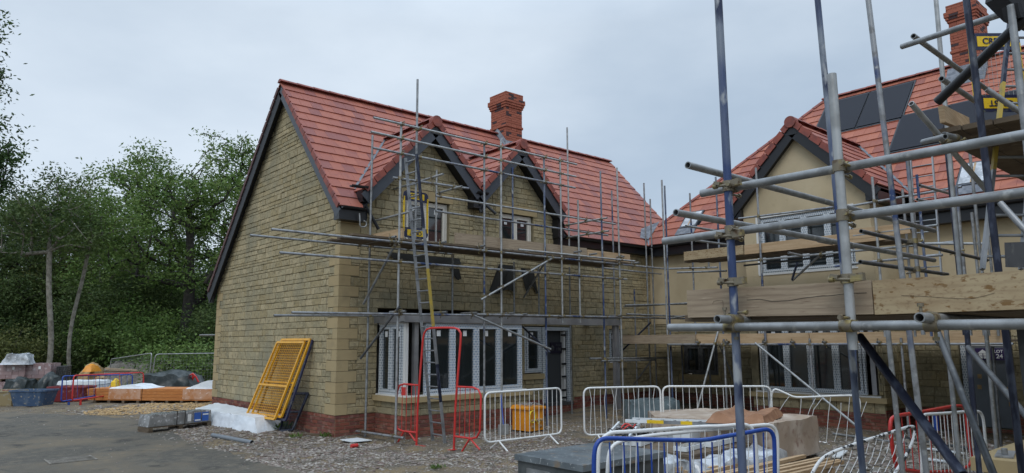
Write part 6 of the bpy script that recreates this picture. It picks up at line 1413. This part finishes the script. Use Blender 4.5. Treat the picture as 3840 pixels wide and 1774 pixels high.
# brick pallets
def brick_pack(lb, c, rz_, m='film_brick', w_=.95, d_=.95, h_=.62, z0=0.):
    t = thing('brick_pack', lb, 'brick pack', c, 0, 'film-wrapped brick packs in the yard'); c = Vector(c); xd = Vector((cos(rz_), sin(rz_), 0)); nd = Vector((-sin(rz_), cos(rz_), 0)); rr = random.Random(int(abs(c.x)*37+c.z*11)); mb = MB()
    for i in range(4):
        for j in range(4):
            for k in range(4):
                p = c+xd*(w_*(i/4-.5)+.004)+nd*(d_*(j/4-.5)+.004)+Vector((0, 0, .1+h_*k/4)); e = rr.uniform(-.006, .006)
                q = [p+xd*e, p+xd*(w_/4-.008+e), p+xd*(w_/4-.008+e)+nd*(d_/4-.008), p+xd*e+nd*(d_/4-.008)]; mb.hexa(q, [v+Vector((0, 0, h_/4-.004)) for v in q], rr.random()*.96+.02)
    mb.build('bricks', m, t); mb = MB(); p = c-xd*w_/2-nd*d_/2; pallet(mb, p, p+xd*w_, d_, c.z-.01); mb.build('pallet', 'wood_old', t)
    mb = MB(); q = c-nd*(d_/2+.008)+Vector((0, 0, .1+h_*.7)); mb.bar(q, q+xd*.09, .006, .12, up=(0, 0, 1)); mb.build('paper_label', 'sign_white', t)
bz = -.30
def bp(px, dd, k, lb):
    q = D(px, 1400, dd); brick_pack(lb, (q.x, q.y, bz+k*.74), math.atan2(_r2.y, _r2.x)+.18)
bp(60, 30, 0, 'pinkish brick pack at the bottom left of the wrapped stack'); bp(160, 30.3, 0, 'pinkish brick pack at the bottom right of the wrapped stack'); bp(-35, 30, 0, 'pinkish brick pack at the left edge, bottom row')
bp(66, 30, 1, 'pinkish brick pack in the top row under the clear crumpled film'); bp(162, 30.3, 1, 'pinkish brick pack in the top row, right-hand one'); bp(-33, 30, 1, 'pinkish brick pack at the left edge, top row')
q = D(60, 1360, 29.6); mb = MB(); lumpy(mb, [(q.x-.55, q.y+.1), (q.x+.35, q.y-.6), (q.x+.8, q.y+.1), (q.x-.1, q.y+.7)], 1.12, 1.52, (12, 10, 5), .12, 90, .3); tag(mb.build('crumpled_film', 'film'), 'clear crumpled plastic film heaped on top of the brick packs', 'plastic film')
def heap(name, lb, cat, m, quad, z0, z1, amp, seed, taper=.3, n=(14, 10, 5), kind=None):
    mb = MB(); lumpy(mb, quad, z0, z1, n, amp, seed, taper, lambda u, v: (z1-z0)*.25*sin(pi*u)*sin(pi*v)); tag(mb.build(name, m), lb, cat, kind=kind)
def hq(x0, x1, y, z, dep):   # footprint from pixel span at height z
    a = G(*Lz(x0, y), z); b = G(*Lz(x1, y), z); n = Vector((_f.x, _f.y, 0)).normalized()*dep; return [tuple(a[:2]), tuple(b[:2]), tuple((b+n)[:2]), tuple((a+n)[:2])]
def hd(x0, x1, d0, dep):     # footprint from pixel span at distance d0
    a = D(Lz(x0, 500)[0], 1400, d0); b = D(Lz(x1, 500)[0], 1400, d0); n = Vector((_f.x, _f.y, 0)).normalized()*dep; return [tuple(a[:2]), tuple(b[:2]), tuple((b+n)[:2]), tuple((a+n)[:2])]
heap('rubbish_bag', 'dark green-black bulging rubble bag left of the brick packs', 'bag', 'black_bag', hd(10, 200, 27.5, .9), -.0, .55, .13, 101, .25)
heap('rubbish_bag', 'dark green-black rubble bag with torn top beside the other one', 'bag', 'black_bag', hd(220, 390, 27.5, .9), -.0, .68, .15, 103, .35)
t = thing('cement_pallet', 'pallet of stacked pale cement bags under clear film behind the blue barrier', 'bag pallet', G(280, 1470)); qd = hd(415, 690, 27, 1.2)
for k in range(4): mb = MB(); lumpy(mb, qd, .0+k*.14, .135+k*.14, (12, 5, 2), .035, 110+k, .03); mb.build('bag_layer', 'white_board' if k % 2 else 'film', t)
heap('tarpaulin_heap', 'black tarpaulin covering a long heap behind the orange timber', 'tarpaulin', 'black_bag', hd(975, 1375, 25.6, 1.5), .0, .80, .10, 120, .22, (18, 10, 6))
heap('sand_heap', 'low ochre sand heap behind the orange timber', 'sand heap', 'sand', hd(480, 640, 31, 2), -.35, .85, .14, 130, .6)
heap('spoil_heap', 'grey-brown spoil mound in front of the wood', 'spoil heap', 'spoil', hd(520, 1700, 36, 5), -.5, .9, .3, 140, .35, (40, 12, 6), 'stuff')
heap('yellow_rag', 'yellow plastic bag lying behind the orange timber', 'plastic bag', 'yellow_plate', hd(765, 835, 25.3, .5), .2, .62, .06, 150, .5, (8, 5, 3))
heap('red_sack', 'orange-red cover on the sand heap', 'cover', 'transformer_orange', hd(585, 650, 31, .8), .75, 1.02, .06, 151, .4, (8, 5, 3))
t = thing('scrap_boards', 'pile of splayed scrap boards behind the barriers', 'board pile', D(440, 1400, 29)); rr = random.Random(31)
for k in range(12):
    p = D(Lz(740+rr.uniform(0, 60), 0)[0], Lz(0, 465-k*2.4)[1], 29+k*.05); q = D(Lz(930+rr.uniform(-10, 60), 0)[0], Lz(0, 466-k*1.2-rr.uniform(-6, 6))[1], 29.4+k*.05); mb = MB(); mb.bar(p, q, .25, .03); mb.build('board', rr.choice(('wood_grey', 'wood_new', 'wood_old')), t)
for x0, y0, x1, y1 in ((730, 490, 765, 580), (705, 500, 700, 590), (690, 510, 755, 505)): mb = MB(); mb.bar(D(*Lz(x0, y0), 28.8), D(*Lz(x1, y1), 28.6), .12, .06); mb.build('board', 'wood_new', t)
t = thing('fence_panel_stack', 'grey mesh panels leaning beside the brick packs', 'fence panels', D(225, 1400, 30))
for k in range(6):
    p = D(*Lz(395+k*12, 540), 30-.1*k); q = D(*Lz(408+k*14, 432-k), 30-.1*k); p2 = D(*Lz(425+k*12, 540), 31); q2 = D(*Lz(440+k*14, 425-k), 31); mb = MB()
    for (u, v) in ((p, q), (p2, q2), (q, q2), (p, p2)): mb.bar(u, v, .03, .03)
    for j in range(8): mb.bar(p+(q-p)*j/8, p2+(q2-p2)*j/8, .012, .012); mb.bar(p+(p2-p)*j/8, q+(q2-q)*j/8, .012, .012)
    mb.build('mesh_panel', 'galv_dark', t)
def heras(lb, c, dep0, dep1):
    # c: top-left, top-right, bottom-right, bottom-left in the zoomed picture
    P = [D(*Lz(*c[0]), dep0), D(*Lz(*c[1]), dep1), D(*Lz(*c[2]), dep1), D(*Lz(*c[3]), dep0)]; t = thing('site_fence', lb, 'site fence', P[3], 0, 'wire site fence panels before the wood')
    def rl3(P, r=.15):
        o = []
        for i in range(4):
            p, q, s_ = P[i-1], P[i], P[(i+1) % 4]; a = q+(p-q).normalized()*r; b = q+(s_-q).normalized()*r; o += [a*(1-t_)**2+q*2*t_*(1-t_)+b*t_*t_ for t_ in (0, .33, .66, 1)]
        return o
    mb = MB(); mb.path(rl3(P), .024, 8, True); mb.build('frame', 'galv_pale', t); mb = MB()
    for k in range(1, 30): mb.bar(P[0]+(P[1]-P[0])*k/30, P[3]+(P[2]-P[3])*k/30, .004, .004)
    for k in range(1, 9): mb.bar(P[0]+(P[3]-P[0])*k/9, P[1]+(P[2]-P[1])*k/9, .004, .004)
    mb.build('wire_mesh', 'fence_wire', t)
heras('angled wire fence panel, left one of the pair', [(795, 375), (1086, 332), (1062, 560), (775, 590)], 34, 31)
heras('wire fence panel running behind the stone house corner', [(1113, 340), (1760, 330), (1760, 540), (1080, 545)], 31, 34)
mb = MB(); mb.path([D(*Lz(1345, 500), 26), D(*Lz(1380, 478), 26), D(*Lz(1400, 500), 26), D(*Lz(1420, 540), 26)], .03, 6); mb.path([D(*Lz(1380, 478), 26), D(*Lz(1375, 540), 26)], .03, 6); mb.path([D(*Lz(1395, 495), 26), D(*Lz(1345, 560), 26)], .03, 6); tag(mb.build('trolley_frame', 'red_paint'), 'red tubular trolley frame beside the black tarpaulin', 'trolley')
mb = MB(); mb.pipe(U(748, 1257, 'Y', 7.8), U(830, 1257, 'Y', 7.8), .026, 10); tag(mb.build('scaffold_tube', 'galv_pale'), 'single tube sticking out from behind the far corner of the stone house', 'tube')
# ==== PART5 ====
# ==================================================================== TREES
def leaves_obj(name, cent, sizes, rnds, m, parent, seed, aspect=.42, droop=.35):
    rg = np.random.RandomState(seed); N = len(cent)
    d = rg.normal(size=(N, 3)); d[:, 2] = d[:, 2]*.6-droop; d /= np.linalg.norm(d, axis=1)[:, None]
    e = rg.normal(size=(N, 3)); s = np.cross(d, e); s /= np.linalg.norm(s, axis=1)[:, None]+1e-9
    L_ = sizes[:, None]; off = np.array(OFF[parent.name])
    c = cent-off; P = np.stack([c-d*L_*.5, c+s*L_*aspect*.5, c+d*L_*.5, c-s*L_*aspect*.5], 1).reshape(-1, 3)
    me = bpy.data.meshes.new(name); me.vertices.add(4*N); me.vertices.foreach_set('co', P.ravel().astype(np.float32))
    me.loops.add(4*N); me.loops.foreach_set('vertex_index', np.arange(4*N, dtype=np.int32))
    me.polygons.add(N); me.polygons.foreach_set('loop_start', np.arange(0, 4*N, 4, dtype=np.int32)); me.polygons.foreach_set('loop_total', np.full(N, 4, dtype=np.int32))
    me.update(calc_edges=True); at = me.attributes.new('rnd', 'FLOAT', 'FACE'); at.data.foreach_set('value', np.clip(rnds, .01, 1).astype(np.float32))
    me.materials.append(MATS[m]); o = bpy.data.objects.new(name, me); COL.objects.link(o); o.parent = parent; return o
def tree(lb, base, lobes, ntip, leafm, barkm, seed, nleaf=90, leaf=.17, spread=.42, r0=.18, lean=(0, 0), fork=.35, name='tree', group='trees of the wood behind the yard', cat='tree', tips=None, step=.6, flat=.7, upright=False):
    rg = random.Random(seed); base = Vector(base); t = thing(name, lb, cat, base, 0, group)
    if tips is None:
        tips = []
        wts = [l[3]*l[3]*l[4] for l in lobes]; tot = sum(wts)
        for (lx, ly, lz, rx, rz) in lobes:
            for _ in range(max(3, int(ntip*rx*rx*rz/tot))):
                v = Vector((rg.gauss(0, 1), rg.gauss(0, 1), rg.gauss(0, 1))).normalized()*(rg.random()**.42); tips.append(base+Vector((lx+v.x*rx, ly+v.y*rx, lz+v.z*rz)))
    top = sum(tips, Vector())/len(tips)
    if upright: top = Vector((base.x, base.y, top.z))
    nodes = [base-Vector((0, 0, .3))]; par = [-1]
    H = max(q.z for q in tips)-base.z; n_ = 9; ang = rg.random()*6
    for k in range(1, n_+1):
        f_ = k/n_; q = base.lerp(Vector((top.x, top.y, base.z+H*.72)), f_); q.x += lean[0]*sin(f_*3)+.12*sin(ang+f_*7); q.y += lean[1]*sin(f_*3)+.12*cos(ang+f_*6); nodes.append(q); par.append(len(nodes)-2)
    fk = base.z+H*fork; arr = np.array([tuple(q) for q in nodes]); leafn = []
    for tp_ in sorted(tips, key=lambda q: (Vector((q.x-top.x, q.y-top.y)).length+abs(q.z-fk)*.3)):
        A = np.array([tuple(q) for q in nodes]); dz = tp_.z-A[:, 2]
        dd = np.sqrt(((A-np.array(tp_))**2).sum(1))+np.where(dz < .1, 1.6*np.abs(dz)+.3, 0)+np.where(A[:, 2] < fk, 4*(fk-A[:, 2]), 0)
        i = int(dd.argmin()); p = nodes[i]; d = tp_-p; m_ = max(1, int(d.length/step)); last = i
        for k in range(1, m_+1):
            f_ = k/m_; q = p+d*f_+Vector((0, 0, .10*d.length*sin(pi*f_)))+Vector((rg.uniform(-1, 1), rg.uniform(-1, 1), rg.uniform(-1, 1)))*.07
            nodes.append(q); par.append(last); last = len(nodes)-1
        leafn.append(last)
    cnt = [0]*len(nodes)
    for i in leafn: cnt[i] += 1
    for i in range(len(nodes)-1, 0, -1): cnt[par[i]] += cnt[i]
    N_ = max(1, cnt[0]); rad = lambda i: max(.010, r0*(cnt[i]/N_)**.48)
    tr = MB(); lm = MB()
    for i in range(1, len(nodes)):
        j = par[i]; (tr if i <= n_ else lm).cyl(nodes[j], nodes[i], rad(j) if i <= n_ else min(rad(j), rad(i)*1.35), rad(i), n=8 if i <= n_ else 5, caps=False)
    tr.build('trunk', barkm, t); lm.build('limbs', barkm, t)
    rs = np.random.RandomState(seed); C_ = []; RN = []
    src = [nodes[i] for i in leafn]+[nodes[par[i]] for i in leafn]
    for k, q in enumerate(src):
        n = int(nleaf*rs.uniform(.45, 1.3)*(1 if k < len(leafn) else .45)); c = rs.normal(size=(n, 3))*spread*rs.uniform(.7, 1.2); c[:, 2] *= flat; C_.append(c+np.array(q)); RN.append(np.clip(rs.uniform(.1, .9)+rs.normal(size=n)*.16, 0, 1))
    C_ = np.concatenate(C_); RN = np.concatenate(RN); leaves_obj('foliage', C_, leaf*rs.uniform(.6, 1.35, len(C_)), RN, leafm, t, seed); return t
gz_ = -.42; TS = 1.25
def bs(px, d): q = D(px, 1400, d*TS); return (q.x, q.y, gz_)
rt = Vector((_r.x, _r.y, 0))       # unit vector to the right of the view
def lob(*ls): return [((_r.x*a*TS), (_r.y*a*TS), b*TS, c*TS, d*TS) for a, b, c, d in ls]
tree('tall ash tree with open branching crown, nearest the stone house gable', bs(690, 33), lob((-.3, 8.3, 2.5, 2.2), (-2.2, 6.5, 2.0, 2.0), (1.3, 9.1, 2.1, 2.5), (-3.0, 9.0, 1.7, 1.7), (.3, 5.2, 2.4, 1.3), (2.6, 6.2, 1.7, 2.2)), 260, 'leaf_mid', 'bark_dark', 11, 46, .22, .32, .34, fork=.3)
tree('tall tree with feathery crown rising above the stone house roof slope', bs(850, 38), lob((0, 10.9, 2.3, 2.6), (-1.2, 12.9, 1.0, 1.4), (1.9, 10.4, 1.9, 2.6), (.4, 6.5, 2.6, 2.2), (-2.1, 7.5, 1.6, 1.8)), 260, 'leaf_mid', 'bark_dark', 12, 48, .23, .34, .30, fork=.3)
tree('round crowned tree with a bare twiggy shoulder in the middle of the wood', bs(470, 36), lob((0, 10.1, 2.3, 2.2), (-2.0, 7.8, 1.7, 1.6), (2.0, 8.6, 2.0, 2.2), (-.3, 5.1, 3.0, 1.9)), 250, 'leaf_mid', 'bark', 13, 66, .22, .42, .26, fork=.3)
tree('olive green tree with a domed crown at the left of the wood', bs(190, 38), lob((0, 8.7, 3.0, 2.1), (-2.6, 7.8, 2.2, 2.2), (2.7, 7.2, 2.3, 2.0), (0, 4.6, 3.6, 2.)), 300, 'leaf_olive', 'bark', 14, 78, .22, .48, .26, fork=.3)
tree('pale-trunked tree leaning slightly at the left of the wood', bs(163, 27), lob((-.5, 7.2, 1.8, 1.5), (.9, 6.4, 1.3, 1.1), (-1.6, 6.2, 1.3, 1.2)), 80, 'leaf_dark', 'bark_pale', 15, 58, .18, .36, .12, lean=(.3, 0), fork=.62)
tree('slim pale-trunked tree right of the leaning one', bs(258, 28.5), lob((.2, 7.4, 1.8, 1.6), (1.3, 6.4, 1.3, 1.2), (-.8, 6.1, 1.2, 1.)), 90, 'leaf_mid', 'bark_pale', 16, 58, .18, .36, .09, lean=(-.15, 0), fork=.62)
tree('dense dark tree at the left picture edge of the wood', bs(10, 36), lob((0, 7.4, 2.8, 2.0), (-2, 6.5, 2.2, 2), (1.5, 4.8, 2.6, 2.)), 240, 'leaf_dark', 'bark_dark', 17, 74, .19, .42, .2, fork=.3)
for k, (px, d, s_, lb) in enumerate(((330, 44, 1., 'dark tree in the second row, seen between the two pale trunks and the round crown'), (80, 46, .95, 'dark tree in the second row at far left'), (600, 46, 1.02, 'dark tree in the second row behind the open crowned ash'), (760, 48, .9, 'dark tree in the second row nearest the stone house'), (960, 45, 1., 'dark tree in the second row mostly hidden by the stone house gable'))):
    tree(lb, bs(px, d), lob((0, 6.6*s_, 3.2, 2.4*s_), (-2.4, 4.6, 2.5, 2.2), (2.4, 4.8, 2.5, 2.3), (0, 3., 3.5, 1.6)), 210, 'leaf_dark' if k != 2 else 'leaf_mid', 'bark_dark', 30+k, 62, .27, .6, .25, fork=.25)
for k, (px, d, rx, rz, lf, lb) in enumerate(((40, 31, 1.6, 1.2, 'leaf_olive', 'olive bush behind the brick packs at the left edge'), (340, 33, 1.9, 1.4, 'leaf_dark', 'dark bush between the pale trunks and the wire fence'), (480, 33, 2.2, 1.9, 'leaf_mid', 'bright green bush left of the wire fence'), (590, 31, 1.8, 1.5, 'leaf_mid', 'bright green bush behind the angled wire fence panel'), (790, 31, 1.7, 1.7, 'leaf_dark', 'dark bush behind the fence next to the stone house'), (200, 36, 2.5, 1.8, 'leaf_dark', 'dark bush behind the two pale trunks'), (700, 27.5, 1.5, .9, 'leaf_mid', 'low bush at the foot of the ash tree'), (410, 34, 2.6, 2.6, 'leaf_dark', 'tall dark thicket left of the open crowned ash'), (560, 36, 2.6, 2.8, 'leaf_dark', 'tall dark thicket behind the bright green bushes'), (120, 41, 3, 2.6, 'leaf_dark', 'tall dark thicket at the back left'), (270, 40, 3, 2.6, 'leaf_dark', 'tall dark thicket at the back behind the slim pale trunk'), (730, 40, 2.6, 2.2, 'leaf_dark', 'tall dark thicket at the back near the stone house'), (870, 34, 2.2, 2., 'leaf_dark', 'dark bush hidden behind the gable corner'), (-60, 34, 2.6, 2.6, 'leaf_dark', 'dark thicket at the left picture edge'))):
    tree(lb, bs(px, d), lob((0, rz+.2, rx, rz)), int(40*rx*rz), lf, 'bark_dark', 50+k, 60, .19, .42, .06, fork=.1, name='bush', cat='bush', group='bushes under the trees')
nt_ = [(12, 75, 12), (2, 110, 12.3), (30, 128, 12.2), (8, 270, 12), (38, 285, 12.2), (60, 262, 12.1), (15, 330, 12), (52, 345, 12.3), (20, 470, 12), (60, 480, 12.2), (92, 520, 12.1), (100, 560, 12), (40, 560, 12), (10, 540, 12.4), (70, 600, 12.2), (118, 612, 12), (20, 630, 12), (60, 650, 12.2), (90, 670, 12.1), (10, 690, 12), (40, 700, 12.3), (70, 705, 12.2), (15, 740, 12), (-40, 300, 12), (-60, 500, 12.2), (-50, 650, 12), (-60, 120, 12), (-90, 400, 12.3), (-120, 600, 12), (-30, 20, 12)]
q = D(-1100, 1400, 12.5)
tree('near tree whose leafy branch tips hang into the left edge of the sky', (q.x, q.y, 0), None, 0, 'leaf_near', 'bark_dark', 91, 120, .075, .15, .03, fork=.15, tips=[D(a*.8-52, b, c) for a, b, c in nt_], group=None, step=.35, upright=True)
rg = np.random.RandomState(5); N = 9000; q0 = D(250, 1400, 30); u = rg.uniform(-13, 16, N); v = rg.uniform(-5, 9, N); fw = Vector((_f.x, _f.y, 0)).normalized()
C_ = np.stack([q0.x+_r.x*u+fw.x*v, q0.y+_r.y*u+fw.y*v, -.35+rg.uniform(0, .35, N)], 1)
gt = thing('undergrowth', 'rough grass and nettles along the foot of the wood', 'undergrowth', (q0.x, q0.y, -.4)); gt['kind'] = 'stuff'
leaves_obj('grass', C_, np.full(N, .3), rg.uniform(0, 1, N), 'leaf_mid', gt, 5, aspect=.12, droop=-.9)
